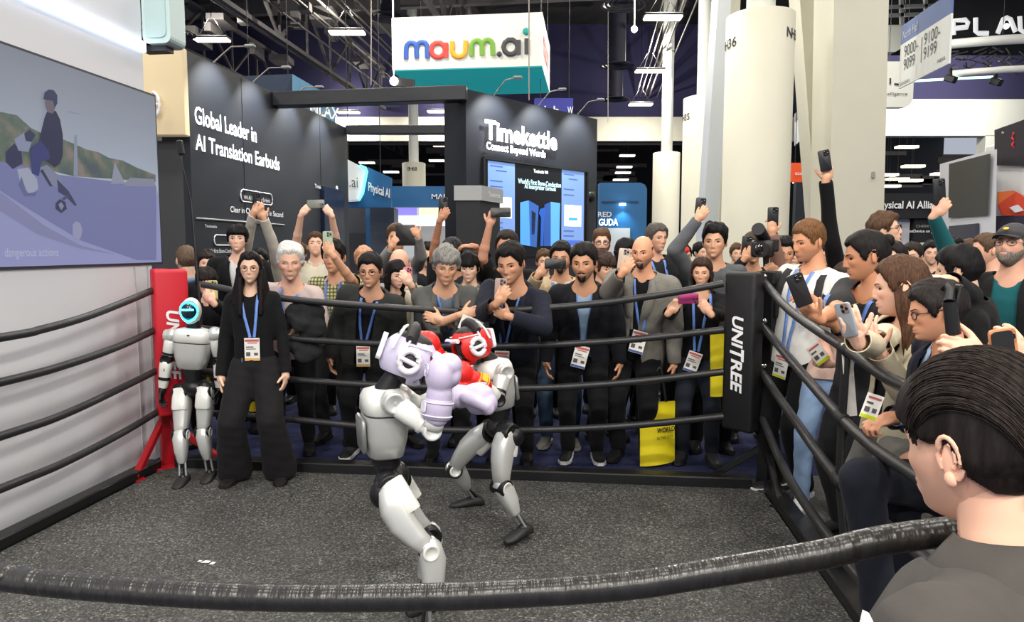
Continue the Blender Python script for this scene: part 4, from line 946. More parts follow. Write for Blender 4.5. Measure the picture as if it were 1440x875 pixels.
m = MB(); q = P(554, 114, 13); m.ball(q, 0.075); m.tube([q, V((q.x, q.y, 13.2))], .008, 5); r = tag(thing('flood_lamp', 'small round bright flood lamp under the box sign\'s corner', 'lamp', q)); m.build('bulb', mat('bulb', (255, 250, 235), 0.5, emit=12), r); m = MB(); m.beam(q + V((0.05, .1, 0)), q + V((0.35, .1, -.03)), .12, .14); m.build('housing', M_black, r)
m = MB(); q = P(634, 142, 10); m.ball(q, 0.05); r = tag(thing('flood_lamp', 'small round bright spotlight under the header beam', 'lamp', q)); m.build('bulb', mat('bulb', (255, 250, 235), 0.5, emit=12), r)
m = MB()
for (x, y0, y1, Y) in ((744, 0, 140, 14.0), (523, 0, 115, 16), (855, 100, 175, 24)):
    pass
for i, (x, y0, y1, Y) in enumerate(((744, -10, 141, 13.5), (522, -10, 120, 16), (855, -10, 172, 24))):
    m = MB(); m.tube([P(x, y0, Y), P(x, y1, Y)], 0.012, 5); o = m.build('hanging_cable', M_pipe); tag(o, ['black cable hanging before the box sign', 'thin cable hanging left of the box sign', 'thin cable hanging before the navy wall'][i], 'cable')
# selfie pole
r = thing('camera_pole', 'long black pole with small camera rising behind the red post', 'camera pole', P(283, 470, 5.6))
m = MB(); m.tube([P(292, 640, 5.56) * 1.0 - EZ * P(292, 640, 5.56).z, P(285, 470, 5.6), P(268, 280, 5.7), P(254, 217, 5.75)], [0.012, 0.011, 0.008, 0.006], 8); m.build('pole', M_black, r)
m = MB(); m.beam(P(255.5, 218, 5.75), P(252, 197, 5.75), 0.05, 0.035, bev=0.01); m.build('camera_body', M_black, r)
# ================================================================ PEOPLE: shared modelling code
def sstep(a, b, x): t = np.clip((x - a) / (b - a), 0, 1); return t * t * (3 - 2 * t)
M_skin = bpy.data.materials.new('skin'); M_skin.use_nodes = True
_nt = M_skin.node_tree; _b = _nt.nodes['Principled BSDF']; _a = _nt.nodes.new('ShaderNodeVertexColor'); _a.layer_name = 'tone'
_nt.links.new(_a.outputs['Color'], _b.inputs['Base Color']); _b.inputs['Roughness'].default_value = 0.5
_b.inputs['Subsurface Weight'].default_value = 0.08; _b.inputs['Subsurface Radius'].default_value = (0.012, 0.005, 0.003); _b.inputs['Specular IOR Level'].default_value = 0.35
M_eyew = mat('eye_white', (222, 216, 208), 0.3); M_iris = mat('iris', (36, 22, 16), 0.2); M_lash = mat('lash', (28, 20, 18), 0.8)
M_glass_rim = mat('spectacle_rim', (34, 30, 30), 0.35); M_rim_pale = mat('spectacle_wire', (104, 84, 70), 0.3, 0.5)
M_lany = mat('lanyard_blue', (104, 140, 214), 0.55, noise=0.35, nscale=60); M_lany2 = mat('lanyard_violet', (74, 84, 176), 0.55, noise=0.3, nscale=60)
M_card = mat('badge_card', (236, 234, 228), 0.5); M_ink = mat('badge_ink', (90, 86, 88), 0.6); M_redink = mat('badge_red', (190, 96, 92), 0.6); M_bluebar = mat('badge_blue', (70, 92, 150), 0.6)
M_orangebar = mat('badge_orange', (228, 176, 90), 0.6); M_limebar = mat('badge_lime', (206, 218, 40), 0.6)
M_glasslens = mat('lens_dark', (14, 14, 18), 0.08, coat=0.6); M_pscreen = mat('phone_screen_dim', (30, 34, 42), 0.1, emit=0.0)
def fabric(name, c, var=0.10, scale=30, bump=0.08, bs=220, rough=0.9):
    k = 0.78 if max(c) < 72 else 1.0
    return mat('cloth_' + name, tuple(x * k for x in c), rough, noise=var, nscale=scale, bump=bump, bscale=bs, spec=0.2, sheen=0.03)
def hairmat(c):
    n = 'hair_%d_%d_%d' % tuple(c)
    if n in MATS: return MATS[n]
    m = bpy.data.materials.new(n); m.use_nodes = True; nt = m.node_tree; b = nt.nodes['Principled BSDF']
    b.inputs['Roughness'].default_value = 0.6; b.inputs['Specular IOR Level'].default_value = 0.14
    tc = nt.nodes.new('ShaderNodeTexCoord'); mp = nt.nodes.new('ShaderNodeMapping'); mp.inputs['Scale'].default_value = (1, 1, 0.18)
    nz = nt.nodes.new('ShaderNodeTexNoise'); nz.inputs['Scale'].default_value = 130; nz.inputs['Detail'].default_value = 3
    nt.links.new(tc.outputs['Object'], mp.inputs[0]); nt.links.new(mp.outputs[0], nz.inputs[0])
    cr = nt.nodes.new('ShaderNodeValToRGB'); e = cr.color_ramp.elements; l = srgb(c)
    e[0].position = 0.3; e[0].color = (*[x * 0.55 for x in l], 1); e[1].position = 0.72; e[1].color = (*[min(1, x * 1.35 + 0.002) for x in l], 1)
    nt.links.new(nz.outputs['Fac'], cr.inputs[0]); nt.links.new(cr.outputs[0], b.inputs['Base Color'])
    bp = nt.nodes.new('ShaderNodeBump'); bp.inputs['Strength'].default_value = 0.5; bp.inputs['Distance'].default_value = 0.004
    nt.links.new(nz.outputs['Fac'], bp.inputs['Height']); nt.links.new(bp.outputs[0], b.inputs['Normal'])
    MATS[n] = m; return m

def fuse(mb, voxel, it=4):
    me = bpy.data.meshes.new('f'); me.from_pydata(mb.v, [], mb.f)
    o = bpy.data.objects.new('f', me); TMP.collection.objects.link(o)
    r = o.modifiers.new('r', 'REMESH'); r.mode = 'VOXEL'; r.voxel_size = voxel; r.adaptivity = 0
    if it: s = o.modifiers.new('s', 'SMOOTH'); s.factor = 0.5; s.iterations = it
    dg = tmp_dg(); ev = o.evaluated_get(dg); m2 = ev.to_mesh()
    n = len(m2.vertices); co = np.empty(n * 3); m2.vertices.foreach_get('co', co); co = co.reshape(-1, 3)
    k = len(m2.loops); lv = np.empty(k, dtype=np.int32); m2.loops.foreach_get('vertex_index', lv)
    nf = len(m2.polygons); ls = np.empty(nf, dtype=np.int32); m2.polygons.foreach_get('loop_start', ls)
    nor = np.empty(n * 3); m2.vertices.foreach_get('normal', nor); nor = nor.reshape(-1, 3)
    if k == nf * 4: fc = lv.reshape(-1, 4)
    else:
        fc = [lv[a:b].tolist() for a, b in zip(ls, list(ls[1:]) + [k])]
    ev.to_mesh_clear(); TMP.collection.objects.unlink(o); bpy.data.objects.remove(o); bpy.data.meshes.remove(me)
    return co, fc, nor
def wrinkle(co, nor, amp, seed, k=1.0):
    r = np.random.RandomState(seed); d = np.zeros(len(co))
    for i in range(5):
        f = r.normal(0, 1, 3) * (14 + 9 * i) * k; f[2] *= 0.8
        d += np.sin(co @ f + r.uniform(0, 6.28) + 1.3 * np.sin(co @ (r.normal(0, 1, 3) * 9) + i)) / (1 + 0.55 * i)
    return co + nor * (amp * d / 2.0)[:, None]
def drop_faces(co, fc, fld):
    """clip a quad mesh where the field is positive; border points slide onto the zero line so hems stay clean"""
    fc = np.asarray(fc); fld = np.asarray(fld, dtype=float); dead = fld > 0; df = dead[fc]; keep = ~df.all(1); mix = fc[keep & df.any(1)]
    acc = np.zeros_like(co); cnt = np.zeros(len(co))
    for i, j in ((0, 1), (1, 2), (2, 3), (3, 0), (0, 2), (1, 3)):
        for u, v in ((mix[:, i], mix[:, j]), (mix[:, j], mix[:, i])):
            ok = dead[u] & ~dead[v]; d_, a_ = u[ok], v[ok]
            t = np.clip(-fld[a_] / np.maximum(fld[d_] - fld[a_], 1e-9), 0, 1)[:, None]; p = co[a_] + (co[d_] - co[a_]) * t
            np.add.at(acc, d_, p); np.add.at(cnt, d_, 1)
    co = co.copy(); k = cnt > 0; co[k] = acc[k] / cnt[k][:, None]
    fc = fc[keep]; used = np.unique(fc); mp = -np.ones(len(co), dtype=int); mp[used] = np.arange(len(used))
    return co[used], mp[fc]

# ---------------- head
def head_pts(d, F):
    x, y, z = d[:, 0], d[:, 1], d[:, 2]
    e = 0.92
    n = (np.abs(x) ** (2 / e) + np.abs(y) ** (2 / e) + np.abs(z) ** (2 / e)) ** (-e / 2)
    p = d * n[:, None] * np.array([0.0745, 0.0955, 0.117])
    zz = p[:, 2]; t = np.clip((-zz - 0.005) / 0.112, 0, 1)
    p[:, 0] *= (1 - F.get('taper', 0.36) * t ** 1.5) * F.get('wide', 1.0)
    fr = y < 0
    p[:, 1] = np.where(fr, p[:, 1] * (1 + 1.0 * t ** 3), p[:, 1] * (1 - 0.75 * t) * np.where(zz > -0.02, 1.06, 1.0))
    if F.get('plain'): return p
    X, Z = p[:, 0], p[:, 2]; w = sstep(0.1, 0.45, -y); q = np.zeros(len(d)); aX = np.abs(X)
    g = lambda x0, z0, sx, sz: np.exp(-((aX - x0) / sx) ** 2 - ((Z - z0) / sz) ** 2)
    g0 = lambda z0, sx, sz: np.exp(-(X / sx) ** 2 - ((Z - z0) / sz) ** 2)
    sm = F.get('smile', 0.0); Zs = Z - sm * 7 * X ** 2
    gs = lambda z0, sx, sz: np.exp(-(X / sx) ** 4 - ((Zs - z0) / sz) ** 2)
    ns = F.get('nose', 1.0)
    q += 0.0045 * g(0.03, 0.021, 0.019, 0.008) + 0.003 * g0(0.02, 0.02, 0.01)
    q += -0.0105 * g(0.033, 0.004, 0.016, 0.011)
    q += ns * (0.009 * g0(0.002, 0.0085, 0.018) + 0.013 * g0(-0.018, 0.0098, 0.015) + 0.015 * g0(-0.031, 0.0115, 0.008) + 0.0075 * g(0.0135, -0.0345, 0.006, 0.0065)) - 0.003 * g0(-0.0455, 0.011, 0.004)
    q += (0.004 + 0.004 * sm) * g(0.045, -0.022, 0.018, 0.016) - 0.002 * g(0.036, -0.045, 0.008, 0.014)
    q += 0.006 * g0(-0.06, 0.027, 0.017) + 0.0035 * gs(-0.0565, 0.020, 0.0034) + 0.0042 * gs(-0.0672, 0.018, 0.0042) - 0.0045 * gs(-0.0615, 0.024, 0.0021)
    q += -0.004 * g0(-0.078, 0.02, 0.006) + 0.006 * g0(-0.099, 0.018, 0.012)
    p[:, 1] -= q * w
    return p
_GR = {}
def grid(nlat, nlon):
    k = (nlat, nlon)
    if k in _GR: return _GR[k]
    ds = []
    for i in range(nlat + 1):
        th = -math.pi / 2 + math.pi * i / nlat; th = max(min(th, 1.55), -1.55)
        for j in range(nlon):
            u = 2 * math.pi * j / nlon - math.pi
            a = u - 0.42 * math.sin(u)            # denser in front
            ds.append((math.cos(th) * math.sin(a), -math.cos(th) * math.cos(a), math.sin(th)))
    fs = [(i * nlon + j, i * nlon + (j + 1) % nlon, (i + 1) * nlon + (j + 1) % nlon, (i + 1) * nlon + j) for i in range(nlat) for j in range(nlon)]
    fs.append(tuple(range(nlon - 1, -1, -1))); fs.append(tuple(range(nlat * nlon, (nlat + 1) * nlon)))
    _GR[k] = (np.array(ds), fs); return _GR[k]
def hairline(az, hp):
    """height of the hairline round the head, az in degrees from the front"""
    zf = hp.get('front', 0.062); rc = hp.get('recede', 0.006); sb = hp.get('burn', -0.02); nape = hp.get('nape', -0.062)
    if hp.get('bald'): return np.interp(az, [0, 70, 82, 96, 108, 130, 180], [.2, .2, .01, .012, -.03, nape + 0.008, nape])
    return np.interp(az, [0, 30, 46, 58, 66, 76, 84, 96, 108, 130, 180], [zf, zf + rc, zf * 0.8, 0.028, sb + 0.012, sb, 0.014, 0.012, -0.03, nape + 0.008, nape])
def hair_shell(F, hp, n=(40, 56), seed=0):
    d, fs = grid(*n); G_ = dict(F); G_['plain'] = True
    p = head_pts(d, G_); az = np.degrees(np.arctan2(np.abs(d[:, 0]), -d[:, 1]))
    h = p[:, 2] - hairline(az, hp)
    if hp.get('fringe'):
        wx = hp.get('fringe_w', 0.05); part = hp.get('part', 0.0)
        cut = hp['fringe'] + hp.get('fringe_v', 0.0) * np.abs(p[:, 0] - part) * -10 * 0.1 + 0.004 * np.sin(p[:, 0] * 260 + seed)
        m_ = (np.abs(p[:, 0]) < wx) & (d[:, 1] < 0); h = np.where(m_, np.maximum(h, p[:, 2] - cut), h)
    mask = sstep(-0.003, 0.007, h)
    if hp.get('bald'): mask = mask * (1 - sstep(0.03, 0.06, p[:, 2])) 
    tz = sstep(-0.02, 0.085, p[:, 2])
    th = hp.get('side', 0.008) * (1 - tz) + hp.get('top', 0.02) * tz
    th = th * (1 + hp.get('quiff', 0.0) * sstep(0.0, 0.7, -d[:, 1]) * tz)
    r = np.random.RandomState(seed + 11); nz = np.zeros(len(d))
    for i in range(6):
        f = r.normal(0, 1, 3) * (45 + 30 * i); f[2] *= 0.5; nz += np.sin(p @ f + r.uniform(0, 6.28)) / (1 + 0.4 * i)
    th = th * (1 + hp.get('rough', 0.16) * nz)
    if 'part' in hp:
        th = th * (1 - 0.55 * np.exp(-((p[:, 0] - hp['part']) / 0.006) ** 2) * sstep(0.05, 0.09, p[:, 2]) * (d[:, 1] < 0.4))
    p = p + d * (th * mask - 0.006 * (1 - mask))[:, None]
    return p, fs
def curtain(mb, F, hp, seed):
    """long hair hanging from the sides and back: closed shell, head space"""
    a0, a1 = hp.get('c_az', (70, 290)); zt = 0.055; zb = hp.get('long', -0.3); nj = 40; ni = 14; r = np.random.RandomState(seed)
    outer, inner = [], []
    jit = r.uniform(-1, 1, nj + 1)
    for i in range(ni + 1):
        t = i / ni; ro, rin = [], []
        for j in range(nj + 1):
            a = math.radians(a0 + (a1 - a0) * j / nj); sx, sy = math.sin(a), -math.cos(a)
            endz = zb + 0.02 * jit[j] + hp.get('c_back', 0.0) * (1 if 110 < math.degrees(a) < 250 else 0)
            z = zt + (endz - zt) * t
            rx = 0.066 + 0.024 * sstep(0, 0.25, t) - 0.008 * sstep(0.3, 0.6, t) + hp.get('flare', 0.01) * t; ry = 0.086 + 0.026 * sstep(0, 0.25, t) - 0.034 * sstep(0.25, 0.6, t)
            wv = hp.get('wave', 0.004) * math.sin(18 * t + j * 0.5) + 0.0035 * math.sin(j * 2.1 + 3 * t) + 0.002 * math.sin(j * 5.3)
            k = 1 + wv / 0.09
            ro.append(V((sx * rx * k, sy * ry * k, z))); q = 0.74 + 0.2 * t
            rin.append(V((sx * rx * k * q, sy * ry * k * q, z)))
        outer.append(ro); inner.append(rin)
    rings = [outer[i] + inner[i][::-1] for i in range(ni + 1)]
    mb.loft(rings)

def hand(mb, wrist, f, n, t, curl=(0.35, 0.5, 0.35), s=1.0, spread=0.06, thumb=(0.6, 0.75, 0.35)):
    f = V(f).normalized(); n = (V(n) - f * V(n).dot(f)).normalized(); tv = f.cross(n); tv = tv if tv.dot(V(t)) > 0 else -tv
    X = M((tv, n, f)).transposed(); w = V(wrist)
    mb.ball(w + f * 0.048 * s, (0.041 * s, 0.0165 * s, 0.052 * s), X, 12, 8)
    mb.cap(w - f * 0.01, w + f * 0.03 * s, 0.026 * s, 0.030 * s, 10)
    for (o, L, r, k) in ((0.029, 0.070, 0.0088, 0), (0.0098, 0.079, 0.0092, 1), (-0.0095, 0.073, 0.0088, 2), (-0.0275, 0.056, 0.0078, 3)):
        p = w + f * (0.086 - abs(k - 1) * 0.003) * s + tv * o * s; d = (f + tv * spread * (1.2 - 0.8 * k)).normalized(); ang = 0
        ax = d.cross(n)
        for c, l, rr in zip(curl, (0.45, 0.31, 0.26), (1.0, 0.94, 0.86)):
            ang += c * (1 + 0.06 * k)
            dd = (d * math.cos(ang) + n * math.sin(ang)); q = p + dd * (L * l * s)
            mb.cap(p, q, r * rr * s, r * rr * 0.95 * s, 8, k=2); p = q
    p = w + f * 0.028 * s + tv * 0.026 * s; d = (f * thumb[0] + tv * thumb[1] + n * thumb[2]).normalized()
    q = p + d * 0.042 * s; mb.cap(p, q, 0.0135 * s, 0.0105 * s, 8, k=2); d2 = (d + f * 0.5 + n * 0.15).normalized(); mb.cap(q, q + d2 * 0.032 * s, 0.0105 * s, 0.0088 * s, 8, k=2)
CURL = dict(relax=(0.3, 0.45, 0.3), wrap=(0.45, 0.75, 0.45), fist=(1.15, 1.45, 0.9), flat=(0.08, 0.12, 0.1), pinch=(0.7, 0.8, 0.3), grip=(0.9, 1.1, 0.6))
def ik(a, b, l1, l2, pole):
    a, b = V(a), V(b); d = b - a; D = d.length
    if D > (l1 + l2) * 0.995:
        k = D / ((l1 + l2) * 0.995); l1 *= k; l2 *= k
    x = (l1 * l1 - l2 * l2 + D * D) / (2 * D); h = math.sqrt(max(l1 * l1 - x * x, 0)); u = d.normalized()
    p = V(pole) - u * V(pole).dot(u); p = p.normalized() if p.length > 1e-4 else V((0, 1, 0))
    return a + u * x + p * h
PEOPLE = []; NSEED = [1]
def mesh_obj(name, co, fc, mats, parent, smooth=True, cols=None, mi=None, label=None):
    me = bpy.data.meshes.new(name); co = np.asarray(co, dtype=float); c = (co.min(0) + co.max(0)) / 2
    me.from_pydata((co - c).tolist(), [], fc.tolist() if isinstance(fc, np.ndarray) else fc)
    for m in (mats if isinstance(mats, (list, tuple)) else [mats]): me.materials.append(m)
    me.polygons.foreach_set('use_smooth', [smooth] * len(me.polygons))
    if mi is not None: me.polygons.foreach_set('material_index', mi)
    if cols is not None:
        at = me.color_attributes.new('tone', 'FLOAT_COLOR', 'POINT'); at.data.foreach_set('color', np.asarray(cols, dtype=np.float32).ravel())
    me.update(); o = bpy.data.objects.new(name, me); C.objects.link(o); o.parent = parent; o.location = V(c) - org(parent); ORG[o.name] = V(c)
    if label: o['label'] = label
    return o

class Person: pass
def person(label, px, py, Yh, Yf=None, fx=None, yaw=0, head=(0, 5, 0), hs=1.0, S=None, skin=(206, 160, 132), hair=None, face=None, top=None, inner=None, legs=None, shoes=(30, 30, 32),
           A=None, B=None, build=1.0, belly=1.0, group='spectators around the ring', lod=None, lanyard=None, glasses=None, beard=None, hip=None, feet=None, knees=None, hat=None, stance=0.11, floor=0.0, name='person', extra=None, ht=None):
    NSEED[0] += 1; sd = NSEED[0]; F = face or {}
    Yf = Yf if Yf is not None else Yh + 0.12
    Hc = P(px, py, Yh); q = P(fx if fx is not None else px, py, Yf); ft = V((q.x, q.y, floor))
    yr = R(yaw); lat = V((math.cos(yr), math.sin(yr), 0)); back = V((-math.sin(yr), math.cos(yr), 0))
    Rh = M.Rotation(R(head[0]), 3, 'Z') @ M.Rotation(R(head[1]), 3, 'X') @ M.Rotation(R(head[2]), 3, 'Y')
    if ht: 
        py = ht[0] * 0.46 + ht[1] * 0.54; hs = min(1.14, max(0.86, (ht[1] - ht[0]) / 1000 * Yh / 0.25)); Hc = P(px, py, Yh); q = P(fx if fx is not None else px, py, Yf); ft = V((q.x, q.y, floor))
    off = Hc - ft; S_ = S or (math.sqrt((off.z + 0.115 * hs) ** 2 + 0.5 * (off.x ** 2 + off.y ** 2)))
    r = thing(name, label, 'person', ft, group)
    lodv = Yh if lod is None else lod
    hx = (V((off.x, off.y, 0)) * 0.22)
    H0 = V(hip) if hip is not None else ft + hx + back * 0.02 + EZ * (0.515 * S_)
    N = Hc + 0.5 * (Rh @ V((0, 0.035, -0.15)) + back * 0.035 - EZ * 0.15) * hs
    sp = (N - H0); SL = sp.length; spd = sp.normalized(); bk = (back - spd * back.dot(spd)).normalized(); lt = bk.cross(spd) * -1
    lt = lt if lt.dot(lat) > 0 else -lt
    T = M((lt, bk, spd)).transposed()
    w = build * S_ / 1.72
    tor = lambda x, y, s: H0 + T @ V((x, y, s * SL))
    shs = {-1: tor(-0.176 * w, 0.01, 0.855), 1: tor(0.176 * w, 0.01, 0.855)}
    out = Person(); out.root = r; out.N = N; out.Rh = Rh; out.Hc = Hc; out.tor = tor; out.T = T; out.lat = lat; out.back = back; out.H0 = H0; out.S = S_; out.sh = shs
    # ---- arms
    arms = {}
    for s, sp_ in ((-1, A), (1, B)):
        sp_ = sp_ or ('down',)
        if sp_[0] == 'down':
            wr = tor(s * (0.245 * w + 0.02), -0.03, 0) + EZ * (-0.06) - back * (sp_[1] if len(sp_) > 1 else 0.03)
            spec = dict(w=wr, f=V((0, 0, -1)) - back * 0.25 - lat * s * 0.05, n=-lat * s + back * 0.1, t=-back, curl='relax', pole=back * 0.8 + lat * s * 0.5)
        elif sp_[0] == 'none': continue
        else: spec = dict(sp_[1])
        spec.setdefault('pole', lat * s * 0.6 - EZ * 0.9 + back * 0.25); spec.setdefault('curl', 'wrap'); spec.setdefault('t', lat * s)
        el = ik(shs[s], spec['w'], 0.172 * S_, 0.152 * S_, spec['pole']); spec['el'] = el; arms[s] = spec
    out.arms = arms
    top = top or dict(c=(40, 40, 44)); slv = top.get('sleeve', 'long'); slv0 = slv; slv = inner.get('sleeve', slv) if slv == 'x' and inner else slv; tk = top.get('thick', 0.012)
    # ---- skin: head, neck, arms and hands in one mesh
    fine = lodv < 4.2
    d, fs = grid(66, 76) if fine else ((44, 54) if lodv < 6.6 else (30, 40)) and grid(*((44, 54) if lodv < 6.6 else (30, 40)))
    hp_ = head_pts(d, F); base = np.minimum(np.array(srgb(skin)) * 1.12, 0.9); cols = np.tile(np.append(base, 1.0), (len(d), 1))
    X, Z, fr = hp_[:, 0], hp_[:, 2], d[:, 1] < -0.2
    Zs = Z - F.get('smile', 0) * 7 * X ** 2
    lip = np.exp(-(X / 0.0215) ** 4 - ((Zs + 0.0617) / 0.0082) ** 4) * fr; lc = np.array(srgb(F.get('lip', (170, 98, 90)))) * 0.5 + base * 0.5 * 0.8
    cols[:, :3] += (lc - cols[:, :3]) * np.clip(lip, 0, 1)[:, None] * F.get('lipk', 0.6)
    if F.get('teeth'):
        te = np.exp(-(X / 0.016) ** 4 - ((Zs + 0.0615) / 0.0034) ** 4) * fr; cols[:, :3] += (np.array(srgb((232, 226, 216))) - cols[:, :3]) * np.clip(te * 1.3, 0, 1)[:, None]
    else:
        te = np.exp(-(X / 0.022) ** 4 - ((Zs + 0.0615) / 0.0016) ** 2) * fr; cols[:, :3] *= (1 - 0.45 * te)[:, None]
    rosy = (np.exp(-((np.abs(X) - 0.042) / 0.02) ** 2 - ((Z + 0.025) / 0.018) ** 2) + 0.8 * np.exp(-(X / 0.014) ** 2 - ((Z + 0.03) / 0.012) ** 2)) * fr
    cols[:, 1] *= (1 - 0.10 * rosy); cols[:, 2] *= (1 - 0.13 * rosy)
    if F.get('stubble'):
        stb = sstep(-0.035, -0.05, Z) * (d[:, 1] < 0.25) * (1 - 0.8 * lip); cols[:, :3] += (np.array(srgb(F.get('stc', (60, 48, 44)))) - cols[:, :3]) * (stb * F['stubble'])[:, None]
    hc = np.array(srgb((hair or {}).get('c', (24, 20, 20))))
    if hair is not None and not hair.get('noscalp'):
        az = np.degrees(np.arctan2(np.abs(d[:, 0]), -d[:, 1])); msk = sstep(-0.006, 0.008, hp_[:, 2] - hairline(az, hair))
        if hair.get('bald'): msk = msk * (1 - sstep(0.02, 0.05, hp_[:, 2]))
        cols[:, :3] += (hc - cols[:, :3]) * (msk * hair.get('scalp', 0.8))[:, None]
    toW = lambda a: (np.asarray(a) * hs) @ np.array(Rh).T + np.array(Hc)
    vs = [toW(hp_)]; fcs = [list(f) for f in fs]; cl = [cols]; nv = len(d)
    def addpart(co, fc):
        nonlocal nv
        vs.append(np.asarray(co)); fcs.extend([[int(i) + nv for i in f] for f in fc]); cl.append(np.tile(np.append(base, 1.0), (len(co), 1))); nv += len(co)
    eb = MB()
    for s in (-1, 1):
        X_ = M.Rotation(s * R(22), 3, 'Z')
        eb.ball((s * 0.0765, 0.014, -0.004), (0.0065, 0.0165, 0.031), X_ @ M.Rotation(R(-12), 3, 'X'), 12, 9)
        eb.tube([(s * (0.078 + 0.007 * math.sin(a * 0.5)), 0.012 + 0.017 * math.cos(R(a_)), 0.002 + 0.028 * math.sin(R(a_))) for a_, a in ((-30, 0), (20, 1), (70, 2), (110, 2), (160, 1))], [0.0035, 0.0045, 0.0045, 0.004, 0.003], 6) if lodv < 4.5 else None
        if lodv < 1.5:
            eb.tube([(s * (.0835 + .003 * math.sin(R(a_))), .012 + .0155 * math.cos(R(a_)), -.002 + .030 * math.sin(R(a_))) for a_ in range(-70, 221, 20)], .0042, 8); eb.tube([(s * .0845, .012 + .009 * math.cos(R(a_)), .0 + .018 * math.sin(R(a_))) for a_ in range(-60, 100, 20)], .0032, 6); eb.ball((s * .083, .008, -.031), (.006, .009, .011), None, 10, 8); eb.ball((s * .082, -.002, -.006), (.005, .005, .007), None, 8, 6)
        eb.ball((s * 0.0735, 0.008, -0.03), (0.006, 0.008, 0.008), None, 8, 6)
    addpart(toW(np.array(eb.v)), eb.f)
    # neck
    rings = []; nb0 = Hc + Rh @ V((0, 0.022, -0.035)) * hs; nw = F.get('neck', 0.056) * hs * (0.5 + 0.5 * build)
    for k, (t, rx, ry) in enumerate(((0, 0.9, 0.9), (0.45, 0.98, 1.0), (0.8, 1.05, 1.02), (1.05, 1.35, 1.1), (1.25, 2.0, 1.25), (1.5, 2.6, 1.45))):
        c = nb0 + (N - nb0) * min(t, 1.0) - spd * max(0, t - 1.0) * 0.16; rings.append([c + lt * (math.cos(2 * math.pi * j / 18) * nw * rx) + bk * (math.sin(2 * math.pi * j / 18) * nw * ry) for j in range(18)])
    nm = MB(); nm.loft(rings[::-1]); addpart(nm.v, nm.f)
    am = MB(); vox = 0.0036 if lodv < 3.2 else 0.0048 if lodv < 6.6 else 0.0075
    for s, a in arms.items():
        sh, el, wr = shs[s], a['el'], V(a['w']); fa = el + (wr - el) * (0.0 if slv != 'long' else 0.35)
        am.cap(N - spd * 0.06, sh, 0.03, 0.03, 8)
        if slv == 'long' or slv == 'mid': am.cap(sh, el, 0.03, 0.03, 8); am.cap(el, el + (wr - el) * 0.4, 0.03, 0.03, 8)
        if slv == 'short' or slv == 'none': am.cap(sh, el, 0.050 * w, 0.041 * w, 12)
        am.cap(fa, wr, 0.041 * w if slv != 'long' else 0.033, 0.0265, 12)
        if slv != 'long' : am.ball(el + (wr - el) * 0.3, (0.041 * w, 0.041 * w, 0.07), frame(wr - el), 12, 8)
        hand(am, wr, a.get('f', wr - el), a.get('n', -back), a['t'], CURL[a['curl']] if isinstance(a['curl'], str) else a['curl'], a.get('s', 1.0) * (0.94 + 0.06 * hs), a.get('spread', 0.06), a.get('thumb', (0.6, 0.75, 0.35)))
    if am.v:
        co, fc, nor = fuse(am, vox, 2); addpart(co, fc)
    if extra: extra(out, addpart)
    body = mesh_obj('body', np.vstack(vs), fcs, M_skin, r, cols=np.vstack(cl))
    # ---- eyes, brows
    if (head[0] % 360) < 120 or (head[0] % 360) > 240:
        open_ = F.get('eye', 0.0048); py_ = lambda x, z: head_pts(np.array([[x / 0.0745, -math.sqrt(max(1 - (x / 0.0745) ** 2 - (z / 0.117) ** 2, 0.01)), z / 0.117]]) / np.linalg.norm([x / 0.0745, math.sqrt(max(1 - (x / 0.0745) ** 2 - (z / 0.117) ** 2, 0.01)), z / 0.117]), F)[0, 1]
        for s in (-1, 1):
            if lodv < 9:
                e = MB(); ey = py_(s * 0.031, 0.004)
                Xe = M.Rotation(s * R(14), 3, 'Z')
                e.ball((s * 0.0315, ey + 0.0035, 0.0035), (0.0152, 0.006, open_ * 1.12), Xe, 12, 7, 0)
                gx, gz = F.get('gaze', (0, 0)); e.ball((s * 0.0312 + gx, ey - 0.0006, 0.0035 + gz), (0.0062, 0.003, open_ * 1.1), Xe, 8, 6, 1)
                e.tube([(s * 0.018, ey + 0.003, 0.0035), (s * 0.025, ey - 0.0018, 0.0035 + open_ * 0.95), (s * 0.034, ey - 0.0022, 0.0035 + open_ * 1.05), (s * 0.0455, ey + 0.004, 0.0035)], 0.0013 if lodv < 4 else 0.0019, 5, 2)
                e.v = [tuple(x) for x in toW(np.array(e.v))]; e.build('eye', [M_eyew, M_iris, M_lash], r)
            b = MB(); bz = 0.0225 + F.get('browz', 0); bt = F.get('brow', 1.0)
            b.tube([(s * 0.012, py_(s * 0.012, bz - 0.002) - 0.001, bz - 0.002), (s * 0.024, py_(s * 0.024, bz + 0.002) - 0.0008, bz + 0.002), (s * 0.037, py_(s * 0.037, bz + 0.003) - 0.0006, bz + 0.003), (s * 0.0485, py_(s * 0.0485, bz - 0.002) + 0.0005, bz - 0.002)], [0.0026 * bt, 0.0034 * bt, 0.003 * bt, 0.0014], 6, flat=0.7)
            b.v = [tuple(x) for x in toW(np.array(b.v))]; b.build('eyebrow', hairmat(F.get('browc', (hair or {}).get('c', (24, 20, 20)))), r)
    # ---- hair, beard, hat, glasses
    if hair is not None:
        p_, f_ = hair_shell(F, hair, (120, 150) if lodv < 1.5 else (54, 70) if fine else (36, 48) if lodv < 6.6 else (24, 34), sd)
        hm = MB(); hm.add([tuple(x) for x in p_], f_, 0, True)
        if hair.get('long'): curtain(hm, F, hair, sd)
        if hair.get('bun'): hm.ball(hair['bun'], hair.get('bun_r', (0.035, 0.03, 0.032)), None, 16, 10)
        for (a_, b_, ra, rb) in hair.get('locks', ()): hm.cap(a_, b_, ra, rb, 8)
        hm.v = [tuple(x) for x in toW(np.array(hm.v))]; hm.build('hair', hairmat(hair.get('c', (24, 20, 20))), r)
